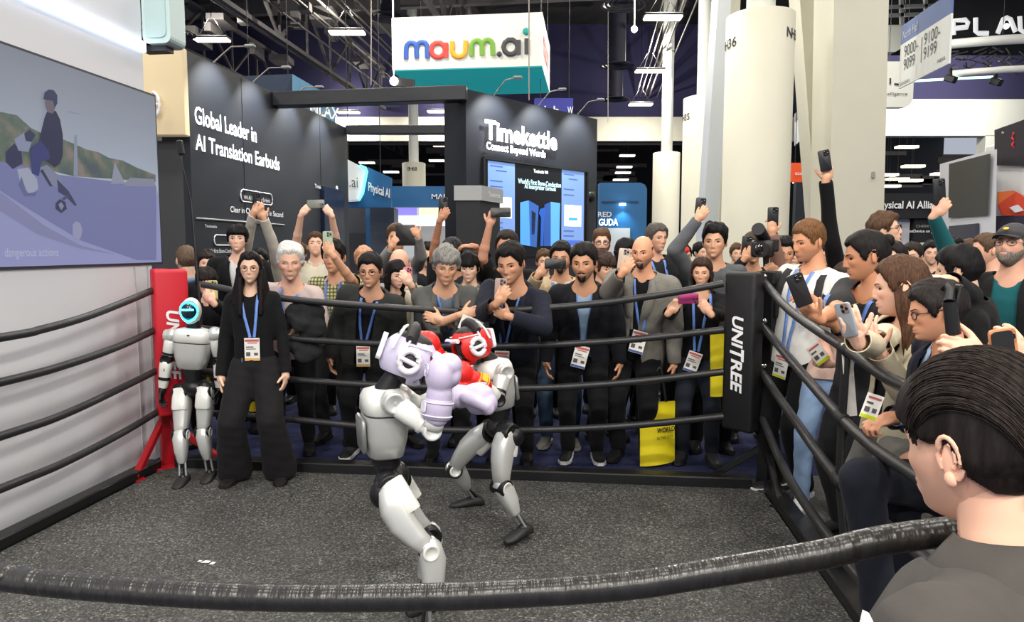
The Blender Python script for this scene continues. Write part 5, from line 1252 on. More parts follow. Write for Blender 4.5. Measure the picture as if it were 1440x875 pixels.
    if beard:
        dd, f_ = grid(36, 48) if not fine else grid(54, 66); p_ = head_pts(dd, F); az = np.degrees(np.arctan2(np.abs(dd[:, 0]), -dd[:, 1]))
        zl = np.interp(az, [0, 12, 24, 45, 62, 78, 90], [-0.078, -0.070, -0.042, -0.052, -0.03, 0.0, -0.05]) if beard.get('full') else np.interp(az, [0, 20, 26, 40, 50], [-0.08, -0.07, -0.06, -0.098, -0.2])
        mk = sstep(0.006, -0.006, p_[:, 2] - zl) * (az < (84 if beard.get('full') else 44))
        mous = np.exp(-((np.abs(p_[:, 0]) - 0.012) / 0.016) ** 4 - ((p_[:, 2] + 0.0495) / 0.006) ** 4) * (dd[:, 1] < 0); mk = np.maximum(mk, mous)
        nz = 0.5 + 0.5 * np.sin(p_ @ np.array([310, 200, 170.0]))
        p_ = p_ + dd * (mk * beard.get('t', 0.006) * (0.8 + 0.4 * nz) - 0.006 * (1 - mk))[:, None]
        mesh_obj('beard', toW(p_), [list(f) for f in f_], hairmat(beard['c']), r)
    if glasses:
        g = MB(); gw = 0.0225
        for s in (-1, 1):
            pts = [(s * 0.033 + gw * math.cos(a) * 1.0, -0.099 + abs(s * 0.033 + gw * math.cos(a)) * 0.16, 0.001 + 0.0165 * math.sin(a)) for a in [2 * math.pi * k / 14 for k in range(15)]]
            g.tube(pts, glasses.get('r', 0.0016), 5, caps=False); g.tube([(s * 0.055, -0.090, 0.006), (s * 0.072, -0.06, 0.006), (s * 0.078, 0.008, 0.008)], glasses.get('r', 0.0016), 5)
            if glasses.get('tint'): g.ball((s * 0.033, -0.096, 0.001), (gw, 0.0015, 0.0165), None, 12, 6, 1)
        g.tube([(-0.011, -0.0985, 0.005), (0, -0.101, 0.007), (0.011, -0.0985, 0.005)], 0.0016, 5)
        g.v = [tuple(x) for x in toW(np.array(g.v))]; g.build('glasses', [glasses.get('m', M_glass_rim), M_glasslens], r)
    if hat:
        dd, f_ = grid(30, 44); G_ = dict(F); G_['plain'] = True; p_ = head_pts(dd, G_); az = np.degrees(np.arctan2(np.abs(dd[:, 0]), -dd[:, 1]))
        zl = np.interp(az, [0, 90, 180], [0.046, 0.03, 0.0]); mk = sstep(-0.002, 0.004, p_[:, 2] - zl); p_ = p_ + dd * ((0.02) * mk - 0.012 * (1 - mk))[:, None]
        hm = MB(); hm.add([tuple(x) for x in p_], f_, 0, True)
        br = [V((0.078 * math.sin(a), -0.085 * math.cos(a) - 0.012, 0.05 - 0.006 * abs(math.sin(a)))) for a in [R(k) for k in range(-62, 63, 8)]]
        bo_ = [V((v.x * 0.98, v.y - 0.075 * math.cos(math.asin(max(-1, min(1, v.x / 0.085)))), v.z - 0.018 - 0.12 * v.x ** 2 * 10 * 0.1)) for v in br]
        k = len(br); hm.add(br + bo_ + [v - EZ * 0.005 for v in br] + [v - EZ * 0.005 for v in bo_], [(i, i + 1, i + k + 1, i + k) for i in range(k - 1)] + [(i + 2 * k, i + 3 * k, i + 3 * k + 1, i + 2 * k + 1) for i in range(k - 1)] + [(i + k, i + k + 1, i + 3 * k + 1, i + 3 * k) for i in range(k - 1)], 0, True)
        hm.v = [tuple(x) for x in toW(np.array(hm.v))]; ho = hm.build('cap', hat['m'], r)
        if hat.get('badge'):
            b = MB(); b.ball((0, -0.1135, 0.078), (0.016, 0.004, 0.010), M.Rotation(R(-28), 3, 'X'), 10, 6); b.v = [tuple(x) for x in toW(np.array(b.v))]; b.build('cap_badge', hat['badge'], ho)
    # ---- clothing
    def torso_mesh(tk, hem, slv, sleeves=True, flare=0.0):
        m = MB(); st = [(1.0, .060, .062, .012), (0.95, .105, .080, .012), (0.88, .150, .098, .008), (0.76, .172, .112, 0), (0.60, .168, .114, -.004), (0.42, .154, .106 * (0.3 + 0.7 * belly), -.006 * belly), (0.24, .153, .106 * (0.2 + 0.8 * belly), -.006 * belly), (0.08, .164, .110 * (0.6 + 0.4 * belly), .004), (-0.06, .170, .116, .006), (-(hem + 0.05) / SL, .172, .116, .006)]
        if st[-1][0] > st[-2][0] - 0.03: st[-1] = (st[-2][0] - 0.06,) + st[-1][1:]
        rg = []
        for (u, rx, ry, yo) in st:
            fl = flare * sstep(0.25, -0.1, np.array(u)); rx = rx * w + tk + fl; ry = ry * w + tk + fl
            rg.append([tor(math.copysign(abs(math.cos(an)) ** 0.85, math.cos(an)) * rx, yo + math.copysign(abs(math.sin(an)) ** 0.85, math.sin(an)) * ry, u) for an in [2 * math.pi * j / 24 for j in range(24)]])
        m.loft(rg[::-1])
        m.cap(shs[-1], shs[1], 0.056 * w + tk * 0.6, 0.056 * w + tk * 0.6, 14)
        for s in (-1, 1):
            m.cap(N - spd * 0.03, shs[s], 0.046 * w + tk * 0.3, 0.056 * w + tk * 0.6, 12)
            if s in arms and sleeves:
                a = arms[s]; sh, el, wr = shs[s], a['el'], V(a['w'])
                if slv == 'short': m.cap(sh, sh + (el - sh) * 0.72, 0.060 * w + tk, 0.058 * w + tk, 12)
                elif slv == 'long':
                    m.cap(sh, el, 0.056 * w + tk, 0.047 * w + tk, 12); m.cap(el, wr - (wr - el).normalized() * 0.0, 0.047 * w + tk, 0.034 + tk * 0.7, 12)
                elif slv == 'mid': m.cap(sh, el, 0.056 * w + tk, 0.047 * w + tk, 12); m.cap(el, el + (wr - el) * 0.35, 0.047 * w + tk, 0.042 + tk, 12)
        return m
    def cut_cloth(co, fc, hem, slv, opening=None, neckcut=True, tight=False):
        c = co - np.array(H0); loc = c @ np.array(T); f = -hem - loc[:, 2] + 0.004 * np.sin(loc[:, 0] * 30)
        def armcut(o_, dr, rad):
            q = co - o_; h = q @ dr; pr = np.linalg.norm(q - h[:, None] * dr, axis=1); return np.minimum(np.minimum(h, (rad - pr) * 2), 0.16 - h)
        for s, a in arms.items():
            sh, el, wr = np.array(shs[s]), np.array(a['el']), np.array(V(a['w'])); dr = (wr - el) / np.linalg.norm(wr - el)
            if slv == 'long': f = np.maximum(f, armcut(wr + dr * 0.004, dr, 0.062 + tk * 0.6))
            elif slv == 'mid': f = np.maximum(f, armcut(el + (wr - el) * 0.32, dr, 0.07 + tk))
            elif slv == 'short':
                du = (el - sh) / np.linalg.norm(el - sh); f = np.maximum(f, np.minimum((np.abs(loc[:, 0]) - 0.160 * w - tk) * 2, armcut(sh + (el - sh) * 0.70, du, 0.078 * w + tk)))
        if opening is not None:
            s_ = loc[:, 2] / SL; ow = np.interp(s_, *opening); f = np.maximum(f, np.minimum(-loc[:, 1] * 2, ow - np.abs(loc[:, 0])))
        if neckcut:
            nn = np.array(N) - np.array(spd) * 0.016; q = (co - nn); ax = np.array((spd - bk * (0.12 if tight else 0.35)).normalized()); h_ = q @ ax; rad = np.linalg.norm(q - h_[:, None] * ax, axis=1); f = np.maximum(f, np.minimum(h_, (0.095 - rad) * 1.5))
            q2 = co - np.array(tor(0, -0.075, 0.97)); f = np.maximum(f, (0.034 if tight else top.get('neck', 0.055)) - np.linalg.norm(q2, axis=1))
        return drop_faces(co, fc, f)
    cv = 0.0075 if lodv < 3.3 else 0.0105 if lodv < 6.6 else 0.016
    polys = []
    def make_top(nm, tp, slv, hem, tk, opening=None, sleeves=True, flare=0.0, amp=0.004):
        m = torso_mesh(tk, hem, slv, sleeves, flare); co, fc, nor = fuse(m, cv, 5); co = wrinkle(co, nor, tp.get('amp', amp), sd * 3 + len(nm)); co, fc = cut_cloth(co, fc, hem, slv if sleeves else 'x', opening, True, nm == 'shirt' and 'neck' not in tp)
        polys.append((co, fc)); o = mesh_obj(nm, co, fc, tp['m'] if 'm' in tp else fabric(nm + '%d_%d_%d' % tuple(tp['c']), tp['c']), r)
        sm_ = o.modifiers.new('cloth_thickness', 'SOLIDIFY'); sm_.thickness = 0.004; sm_.offset = -1
        return o
    typ = top.get('type', 'tee')
    if inner is not None: make_top('shirt', inner, inner.get('sleeve', 'x'), 0.06, 0.004, None, inner.get('sleeve') is not None, amp=0.002)
    op = None
    if typ == 'blazer': op = ([-0.4, -0.05, 0.18, 0.30, 0.6, 0.86, 1.1], [0.06 * top.get('open', 1), 0.03 * top.get('open', 1), 0.006 + 0.03 * (top.get('open', 1) - 1), 0.018 * top.get('open', 1), 0.05, 0.07, 0.085])
    if typ == 'blazer' and top.get('closed'): op = ([-0.4, 0.55, 0.75, 0.86, 1.1], [-.02, -.02, .02, .05, .07])
    if typ == 'open': op = ([-0.4, 0.0, 0.5, 0.9, 1.1], [0.055 * top.get('open', 1), 0.05 * top.get('open', 1), 0.055 * top.get('open', 1), 0.068, 0.085])
    hem = top.get('hem', {'blazer': 0.17, 'open': 0.12, 'tee': 0.05, 'shirt': 0.06}.get(typ, 0.06))
    tn = {'blazer': 'blazer', 'open': 'jacket', 'tee': 't_shirt', 'shirt': 'shirt', 'sweater': 'sweater'}.get(typ, 'shirt')
    make_top(tn, top, slv0, hem, tk if typ not in ('blazer', 'open') else max(tk, 0.022), op, slv0 != 'x', 0.012 if typ in ('blazer', 'open') else 0.0)
    # ray casts on the clothes for draped strips
    vv = []; ff = []; k = 0
    for co, fc in polys: vv.extend(co.tolist()); ff.extend((fc + k).tolist()); k += len(co)
    bvh = BVHTree.FromPolygons(vv, ff)
    def drape(x, s, off=0.004):
        o_ = tor(x, -0.6, s); h = bvh.ray_cast(o_, bk, 1.2)
        return (h[0] if h[0] is not None else tor(x, -0.11 * w, s)) - bk * off
    def strip(path, wd, nm, m_, off=0.005, n=14, sub=None):
        pts = []; 
        for i in range(len(path) - 1):
            for k in range(n // (len(path) - 1) + 1):
                t = k / (n // (len(path) - 1) + 1); pts.append(tuple(path[i][j] * (1 - t) + path[i + 1][j] * t for j in range(len(path[i]))))
        pts.append(path[-1]); A_, B_ = [], []
        for i, q in enumerate(pts):
            wd_ = q[2] if len(q) > 2 else wd; q2 = pts[min(i + 1, len(pts) - 1)]; q1 = pts[max(i - 1, 0)]; dx, ds = (q2[0] - q1[0]), (q2[1] - q1[1]) * SL; L = math.hypot(dx, ds) or 1
            nx, ns = -ds / L, dx / L; c = drape(q[0], q[1], off); A_.append(c + T @ V((nx * wd_ / 2, 0, ns * wd_ / 2))); B_.append(c - T @ V((nx * wd_ / 2, 0, ns * wd_ / 2)))
        k = len(A_); b_ = -bk * 0.003; m = MB()
        top_ = [p + b_ for p in A_] + [p + b_ for p in B_]; m.add(top_ + A_ + B_, [(i, i + 1, i + k + 1, i + k) for i in range(k - 1)] + [(i, i + 2 * k, i + 2 * k + 1, i + 1) for i in range(k - 1)] + [(i + k, i + k + 1, i + 3 * k + 1, i + 3 * k) for i in range(k - 1)], 0, True)
        return m.build(nm, m_, sub or r)
    out.strip = strip; out.drape = drape
    if typ == 'blazer' and lodv < 7.5 and not top.get('closed'):
        lm = top.get('m') or fabric(tn + '%d_%d_%d' % tuple(top['c']), top['c'])
        for s in (-1, 1): strip([(s * 0.072, 0.985, 0.03), (s * 0.085, 0.86, 0.062), (s * 0.066, 0.66, 0.07), (s * 0.028, 0.34, 0.018)], 0.05, 'lapel', lm, 0.013)
    if top.get('collar'):
        m = MB(); ra, rb = [], []
        for k in range(17):
            a = R(-163 + 326 * k / 16) ; c_, s_ = math.cos(a), math.sin(a); q = N - spd * (0.004 - 0.012 * c_) + lt * (s_ * 0.070) + bk * (c_ * 0.066 + 0.002); ra.append(q + spd * (0.018 + 0.012 * c_) ); rb.append(q + lt * (s_ * 0.022) + bk * (c_ * 0.018) - spd * (0.026 - 0.012 * c_))
        k = len(ra); m.add(ra + rb + [p + V((0, 0, -0.004)) for p in ra], [(i, i + 1, i + k + 1, i + k) for i in range(k - 1)], 0, True); 
        cm = inner if (inner and top['collar'] == 'inner') else top; o = m.build('collar', cm['m'] if 'm' in cm else fabric('shirt%d_%d_%d' % tuple(cm['c']), cm['c']), r)
        sm_ = o.modifiers.new('cloth_thickness', 'SOLIDIFY'); sm_.thickness = 0.004
    # ---- trousers and shoes
    if legs is not None:
        m = MB(); lk = legs.get('loose', 0.012); sw = floor
        fts = feet or {s: ft + lat * (s * stance) for s in (-1, 1)}
        m.ball(H0 - EZ * 0.01, (0.160 * w + lk * 0.7, 0.108 * w + lk * 0.7, 0.13), T, 16, 10)
        for s in (-1, 1):
            hj = H0 + lt * (s * 0.088 * w) - spd * 0.02; an = V(fts[s]) + EZ * 0.085; kn = V(knees[s]) if knees else ik(hj, an, 0.245 * S_, 0.25 * S_, -back + lat * s * 0.1)
            m.cap(hj, kn, 0.086 * w + lk, 0.060 * w + lk, 12); m.cap(kn, an, 0.060 * w + lk, 0.045 * w + lk * legs.get('flare', 1.0), 12)
        co, fc, nor = fuse(m, 0.011 if lodv < 3.6 else 0.0135 if lodv < 6.6 else 0.02, 5); co = wrinkle(co, nor, legs.get('amp', 0.005), sd * 5 + 1)
        zc = legs.get('short') or min(V(fts[s]).z for s in (-1, 1)) + legs.get('cuff', 0.045)
        co, fc = drop_faces(co, fc, zc - co[:, 2]); mesh_obj('trousers', co, fc, legs['m'] if 'm' in legs else fabric('trousers%d_%d_%d' % tuple(legs['c']), legs['c']), r)
        if shoes is not None:
            for s in (-1, 1):
                fy = yr + s * R(9) + R(legs.get('toe', 0)); fd = V((math.sin(fy), -math.cos(fy), 0)); sl = V((math.cos(fy), math.sin(fy), 0)); b0 = V(fts[s])
                um = MB(); rings = []
                for (u, wd_, h0, h1) in ((-0.075, 0.026, 0.02, 0.07), (-0.05, 0.036, 0.018, 0.095), (0.0, 0.038, 0.018, 0.105), (0.05, 0.042, 0.018, 0.075), (0.11, 0.047, 0.018, 0.056), (0.16, 0.042, 0.018, 0.045), (0.19, 0.022, 0.02, 0.034)):
                    rings.append([b0 + fd * u + sl * (math.cos(a) * wd_) + EZ * ((h0 + h1) / 2 + math.sin(a) * (h1 - h0) / 2) for a in [2 * math.pi * j / 12 for j in range(12)]])
                um.loft(rings); so = um.build('shoe', mat('shoe_%d_%d_%d' % tuple(shoes if isinstance(shoes[0], int) else shoes[0]), shoes if isinstance(shoes[0], int) else shoes[0], 0.5), r)
                sm = MB(); pl = [(-0.085, 0.02), (-0.08, 0.034), (-0.04, 0.04), (0.02, 0.04), (0.1, 0.051), (0.16, 0.047), (0.2, 0.02)]
                ol = [b0 + fd * u + sl * v_ for u, v_ in pl] + [b0 + fd * u - sl * v_ for u, v_ in pl[::-1]]; k = len(ol)
                sm.add([p + EZ * 0.002 for p in ol] + [p + EZ * 0.026 for p in ol], [list(range(k - 1, -1, -1)), list(range(k, 2 * k))] + [(i, (i + 1) % k, (i + 1) % k + k, i + k) for i in range(k)]); sc_ = (230, 230, 228) if isinstance(shoes[0], int) else shoes[1]
                if isinstance(shoes[0], int): sc_ = tuple(min(255, int(x * 0.8)) for x in shoes)
                sm.build('sole', mat('sole_%d_%d_%d' % tuple(sc_), sc_, 0.6), so)
    # ---- lanyard and badge
    if lanyard:
        x0, s0 = lanyard.get('at', (0.0, 0.33)); lm = lanyard.get('m', M_lany)
        for s in (-1, 1): strip([(s * 0.060, 0.995), (s * 0.054 + x0 * 0.2, 0.87), (s * 0.038 + x0 * 0.6, 0.62), (x0 + s * 0.014, s0)], lanyard.get('w', 0.019), 'lanyard', lm, 0.009 if typ != 'blazer' else 0.006)
        if lanyard.get('badge', True):
            c = drape(x0, s0, 0.018); bd = lanyard.get('bar', M_bluebar); k = lanyard.get('k', 1.0); ux = (lat * math.cos(R(lanyard.get('rot', 0))) + EZ * math.sin(R(lanyard.get('rot', 0)))).normalized(); n_ = -back; uy = n_.cross(ux); uy = uy if uy.z > 0 else -uy
            bw, bh = 0.10 * k, 0.155 * k; Fm = M((ux, uy, ux.cross(uy))).transposed(); cc = c - uy * (bh / 2 + 0.005); m = MB(); m.box(cc, (bw, bh, 0.004), Fm); bo_ = m.build('badge', M_card, r)
            m = MB(); q_ = cc + ux.cross(uy) * 0.003 if ux.cross(uy).dot(n_) > 0 else cc - ux.cross(uy) * 0.003
            def bar(u0, u1, v0, v1, mi): m.add([q_ + ux * (u * bw) + uy * (v_ * bh) for u, v_ in ((u0, v0), (u1, v0), (u1, v1), (u0, v1))], [(0, 1, 2, 3)], mi)
            bar(-.46, .46, .34, .44, 1); bar(-.3, .36, .26, .31, 1); bar(-.4, .1, .08, .13, 0); bar(-.4, .25, -.0, .035, 0); bar(-.4, -.12, -.3, -.12, 0); bar(.12, .38, -.27, -.15, 0); bar(-.49, .49, -.49, -.39, 2)
            m.build('badge_print', [M_ink, M_redink, bd], bo_)
    out.hs = hs
    PEOPLE.append(out)
    return out

# ---------------- things people hold
def phone(label, c, U, Nb, col=(26, 26, 28), w=0.076, h=0.158, cams='tri', group='phones held up to film', name='phone', bump=True):
    """Nb: direction the back faces"""
    U = V(U).normalized(); Nb = (V(Nb) - U * V(Nb).dot(U)).normalized(); L = U.cross(Nb); X = M((L, U, Nb)).transposed(); c = V(c)
    r = thing(name, label, 'phone' if name == 'phone' else name, c, group)
    m = MB(); m.bm(_rbox(w, h, 0.0095, 0.012), 0, True, M.Translation(c) @ X.to_4x4()); m.build('phone_body', mat('phone_%d_%d_%d' % tuple(col), col, 0.35), r)
    m = MB(); m.prism(rpoly(w - 0.005, h - 0.005, 0.009), c - Nb * 0.0052, L, U, 0.0012); m.build('screen', M_pscreen, r)
    if bump:
        m = MB(); cw = w * 0.5; q = c + U * (h / 2 - cw * 0.62) + L * (w / 2 - cw * 0.62) + Nb * 0.0055; m.prism(rpoly(cw, cw, 0.010), q, L, U, 0.004); b = m.build('camera_bump', mat('phonecam_%d' % sum(col), tuple(int(x * 0.8 + 8) for x in col), 0.3), r)
        for (u, v_) in ((-.25, .25), (-.25, -.25), (.25, 0.0)): m = MB(); m.lathe([(0.0, 0.0035), (cw * 0.19, 0.0035), (cw * 0.2, 0.0)], q + L * (u * cw) + U * (v_ * cw), X, 12); m.build('lens', M_glasslens, b)
    return r
def _rbox(w, h, d, r):
    b = bmesh.new(); bmesh.ops.create_cube(b, size=1.0)
    for v in b.verts: v.co = V((v.co.x * w, v.co.y * h, v.co.z * d))
    ve = [e for e in b.edges if abs(e.verts[0].co.z - e.verts[1].co.z) > d * 0.5]
    bmesh.ops.bevel(b, geom=ve, offset=r, segments=4, profile=0.5, affect='EDGES')
    bmesh.ops.bevel(b, geom=[e for e in b.edges if abs(abs(e.verts[0].co.z) - d / 2) < 1e-5 and abs(abs(e.verts[1].co.z) - d / 2) < 1e-5 and e.verts[0].co.z * e.verts[1].co.z > 0 and len(e.link_faces) == 2 and abs(e.link_faces[0].normal.z - e.link_faces[1].normal.z) > 0.5], offset=d * 0.25, segments=2, profile=0.5, affect='EDGES')
    return b
def held(c, yaw, side, tilt=0.0, lean=0.25, dn=0.085, out=0.02, landscape=False, two=False, s=1.0, curl='wrap'):
    """arm spec for a hand holding an upright phone at c; yaw = facing of the holder"""
    yr = R(yaw); lat = V((math.cos(yr), math.sin(yr), 0)); front = V((math.sin(yr), -math.cos(yr), 0)); c = V(c)
    if not landscape:
        f = (EZ * 0.8 - lat * (side * 0.6)); w_ = c - EZ * dn + lat * side * out + front * 0.022
        return ('to', dict(w=w_, f=f, n=-front, t=lat * side, curl=curl, s=s, thumb=(0.8, 0.35, 0.35)))
    f = (EZ * 0.75 - lat * (side * 0.6)); w_ = c - EZ * 0.095 + lat * side * 0.138 + front * 0.014
    return ('to', dict(w=w_, f=f, n=-front - lat * side * 0.2, t=lat * side, curl='grip', s=s, thumb=(0.3, 0.1, 0.9)))
# ================================================================ PEOPLE
def Yb(px):
    q = PL(px, 400, BL, DD); return q.y
BLK = (22, 21, 22); DKB = (40, 32, 28); BRN = (84, 62, 44); GRY = (128, 126, 122); WHT = (214, 212, 206)
SK1, SK2, SK3, SK4 = (214, 172, 146), (200, 152, 122), (178, 126, 98), (224, 182, 160)
short = lambda c, **k: dict(dict(c=c, front=0.060, top=0.022, side=0.008), **k)
bangs = lambda c, **k: dict(dict(c=c, front=0.055, top=0.026, side=0.016, fringe=0.030, fringe_w=0.052, nape=-0.07, burn=-0.03), **k)
JEAN = dict(c=(70, 88, 112)); BTR = dict(c=(26, 26, 29)); NTR = dict(c=(34, 38, 52)); GTR = dict(c=(66, 66, 68))
Z0 = V((0, 0, 0))
FRONT = V((0, -1, 0))
def up1(px, py, Y, yaw, side, **k): return held(P(px, py, Y), yaw, side, **k)

# --- staff woman inside the ring
wm = person('woman in all black with glasses and blue lanyard standing beside silver robot', 352, 0, 4.90, 4.86, fx=354, ht=(352, 399), yaw=6, head=(14, 2, 0), skin=(216, 176, 152),
       hair=dict(c=(24, 19, 19), front=0.064, top=0.018, side=0.012, part=0.0, long=-0.33, c_az=(58, 302), wave=0.003, flare=-0.004, locks=[((s_ * .074, -.014 + k_ * .016, -.01), (s_ * (.070 + k_ * .014), -.100 + k_ * .022, -.33 + k_ * .022), .027, .021) for s_ in (-1, 1) for k_ in (0, 1, 2, 3, 4)]), face=dict(lip=(160, 84, 80), taper=0.42), glasses=dict(r=0.0017, m=M_rim_pale),
       top=dict(type='shirt', c=(24, 24, 27), collar=0, hem=0.10, neck=0.05, thick=0.008), legs=dict(c=(36, 35, 37), loose=0.040, flare=2.1, amp=0.006, cuff=0.03), shoes=(26, 24, 24),
       A=('down', 0.02), B=('down', 0.02), build=0.86, lanyard=dict(at=(0.015, 0.36), bar=M_orangebar, k=1.0), stance=0.155, group=None)
q = wm.drape(-0.06, 0.10, 0.01)
m = MB(); m.tube([q, q - EZ * 0.05], 0.006, 6); m.tube([q - EZ * 0.06 + V((0.016 * math.cos(a), -0.004, -0.02 + 0.022 * math.sin(a))) for a in [k * 0.63 for k in range(11)]], 0.0035, 5); m.build('key_clip', M_chrome, wm.root)

# --- front row behind the far ropes
person('man with white hair in pale pink shirt, dark jacket over his arm', 408, 0, 5.28, 5.62, ht=(339, 393), yaw=8, head=(16, 12, 0), skin=(220, 172, 148), hair=short(WHT, top=0.020, side=0.012, front=0.066, rough=.2), face=dict(smile=.7, eye=.0034, browc=(150, 140, 130)),
       top=dict(type='shirt', c=(198, 180, 176), collar=1, neck=.045), legs=BTR, A=('down',), B=('to', dict(w=P(418, 462, 5.15), f=V((-1, -0.4, -0.1)), n=V((0, .3, -1)), curl='relax')), lanyard=dict(at=(0.0, 0.30), badge=False, w=.022), belly=1.15, build=1.0)
b = MB()
for i, (x, y, Y, r_) in enumerate(((405, 452, 5.02, .07), (418, 438, 5.0, .10), (432, 430, 5.02, .11), (444, 440, 5.02, .12), (430, 452, 4.98, .10), (448, 460, 5.0, .10), (440, 475, 5.0, .09), (420, 490, 5.0, .08), (432, 510, 5.0, .09), (444, 500, 5.02, .09))): b.ball(P(x - 4, y * .8 + 92, Y + .05), (r_ * .8, .06, r_ * .8), None, 12, 8)
co, fc, nor = fuse(b, .012, 6); co = wrinkle(co, nor, .016, 5, 1.2); o = bpy.data.objects.new('_', None)
jr = thing('draped_jacket', 'dark grey jacket draped over the white-haired man\'s forearm', 'jacket', P(430, 505, 5.05)); mesh_obj('cloth', co, fc, fabric('drapegrey', (46, 48, 50)), jr)
person('man with glasses in charcoal hooded jacket, blue lanyard with white badge', 521, 0, 5.08, 5.50, fx=510, ht=(354, 404), yaw=0, head=(-2, 8, 0), skin=(196, 148, 120), hair=short((24, 22, 22), top=.018, side=.005, front=.058), glasses=dict(m=M_rim_pale, r=.0019), face=dict(eye=.0032),
       top=dict(type='open', c=(62, 64, 62), open=1.15, hem=.14, thick=.03), inner=dict(c=(34, 36, 48)), legs=BTR, shoes=((40, 40, 42), (222, 222, 220)), A=('down', .06), B=('down', .05), lanyard=dict(at=(0.0, .30), bar=M_orangebar), build=1.04)
person('woman with long black hair filming on pink phone', 556, 0, 5.60, 5.80, ht=(366, 405), yaw=25, head=(38, 10, 0), skin=SK4, hair=bangs((22, 20, 22), fringe=.045, long=-.26, c_az=(60, 300), side=.012), face=dict(lip=(180, 90, 86), taper=.42), top=dict(type='open', c=(206, 198, 176), open=.7), inner=dict(c=(30, 30, 32)), legs=BTR, A=('down',), B=up1(573, 388, 5.33, 25, 1, dn=.07), build=.82)
phone('pink phone held up beside the charcoal jacket', P(573, 387, 5.33), (0.05, 0, 1), (0.1, -1, 0), (214, 120, 146), w=.068, h=.12)
person('grey-haired man in grey suit with folded arms', 627, 0, 5.00, 5.45, ht=(345, 399), yaw=6, head=(10, 18, 3), skin=(206, 158, 128), hair=short((132, 130, 126), top=.026, side=.016, front=.05, fringe=.04, fringe_w=.04, rough=.2), face=dict(eye=.0028, browc=(80, 74, 70), smile=.3),
       top=dict(type='blazer', c=(84, 85, 83), open=1.1, amp=.006, collar='inner'), inner=dict(c=(112, 122, 138)), legs=dict(c=(50, 50, 52)), shoes=(24, 24, 24), A=('to', dict(w=P(648, 443, 4.78), f=V((1, -.1, .25)), n=V((0, 1, -.1)), t=V((0, 0, 1)), curl='relax', pole=V((-.6, .1, -1)))), B=('to', dict(w=P(622, 450, 4.86), f=V((-1, .1, .2)), n=V((0, 1, -.2)), t=V((0, 0, 1)), curl='relax', pole=V((.7, .1, -1)))), lanyard=dict(at=(.06, .42), badge=False), build=1.02)
m = MB(); q = P(659, 455, 4.80); X = M.Rotation(R(28), 3, 'Y'); 
r = thing('name_badge', 'white name badge hanging tilted below the folded arms', 'badge', P(662, 470, 4.74)); m.box(P(662, 457, 4.74), (.15, .004, .10), M.Rotation(R(22), 3, 'Y')); cd_ = m.build('card', M_card, r); m = MB(); m.box(P(660, 455, 4.735), (.09, .003, .012), M.Rotation(R(22), 3, 'Y')); m.build('print', M_ink, cd_)
person('young man with black fringe behind the grey suit', 660, 0, 5.72, 5.9, ht=(354, 396), yaw=0, head=(-4, 10, 0), skin=SK4, hair=bangs((22, 20, 20), fringe=.022), face=dict(eye=.003), top=dict(type='shirt', c=(108, 118, 108), collar=1), legs=BTR)
person('smiling man in navy blazer looking down at his phone', 719, 0, 4.86, 5.40, fx=722, ht=(339, 397), yaw=-12, head=(-22, 16, -3), skin=(198, 148, 118), hair=short((26, 24, 24), top=.02, side=.008, recede=.010), face=dict(smile=1.1, teeth=1, eye=.0026), top=dict(type='blazer', c=(38, 42, 58), open=1.0), inner=dict(c=(20, 20, 22)), legs=BTR, shoes=(22, 22, 22),
       A=up1(704, 410, 4.55, -12, -1, dn=.075), B=('to', dict(w=P(718, 446, 4.58), f=V((-.9, -.1, .35)), n=V((0, .9, .3)), t=V((0, 0, 1)), curl='wrap', pole=V((1, .1, -.7)))), lanyard=dict(at=(-.045, .20), k=1.08), build=1.06)
phone('grey phone with pinkish case in the smiling man\'s hand', P(704, 408, 4.56), (.05, 0, 1), (-.2, -1, .1), (176, 150, 142), w=.078, h=.15)
person('bearded man in dark blazer over light blue denim shirt with badge', 821, 0, 4.98, 5.40, ht=(339, 395), yaw=-6, head=(-16, 10, 0), skin=(196, 146, 114), hair=short((26, 24, 24), top=.02, side=.008, front=.056), beard=dict(c=(30, 26, 24), t=.004), face=dict(stubble=.55, eye=.004, brow=1.3), top=dict(type='blazer', c=(34, 36, 44), open=2.4, collar='inner'), inner=dict(c=(150, 176, 200)), legs=BTR, shoes=((30, 30, 32), (226, 226, 226)),
       A=('down', .06), B=('down', .02), lanyard=dict(at=(.0, .26), rot=-14, k=1.05), build=1.06, belly=1.1)
person('bald bearded man in grey tweed blazer filming with raised phone', 904, 0, 5.14, 5.42, fx=893, ht=(329, 377), yaw=-16, head=(-28, 8, 0), skin=(208, 152, 120), hair=dict(c=(70, 56, 48), bald=1, top=.001, side=.0025, front=.03, scalp=.35), beard=dict(c=(52, 42, 38), t=.0035), face=dict(stubble=.5, brow=1.2), top=dict(type='blazer', m=mat('tweed', (122, 119, 112), .95, noise=.35, nscale=140, bump=.2, bscale=200), open=2.2), inner=dict(c=(26, 26, 28)), legs=BTR, shoes=(24, 24, 24),
       A=up1(879, 370, 4.80, -16, -1, dn=.075), B=('down',), lanyard=dict(at=(.045, .36), rot=-14, k=1.06), build=1.12, belly=1.2)
phone('silver triple-lens phone raised by the bald man', P(877, 366, 4.80), (.1, 0, 1), (-.25, -1, .1), (196, 178, 160))
m = MB()
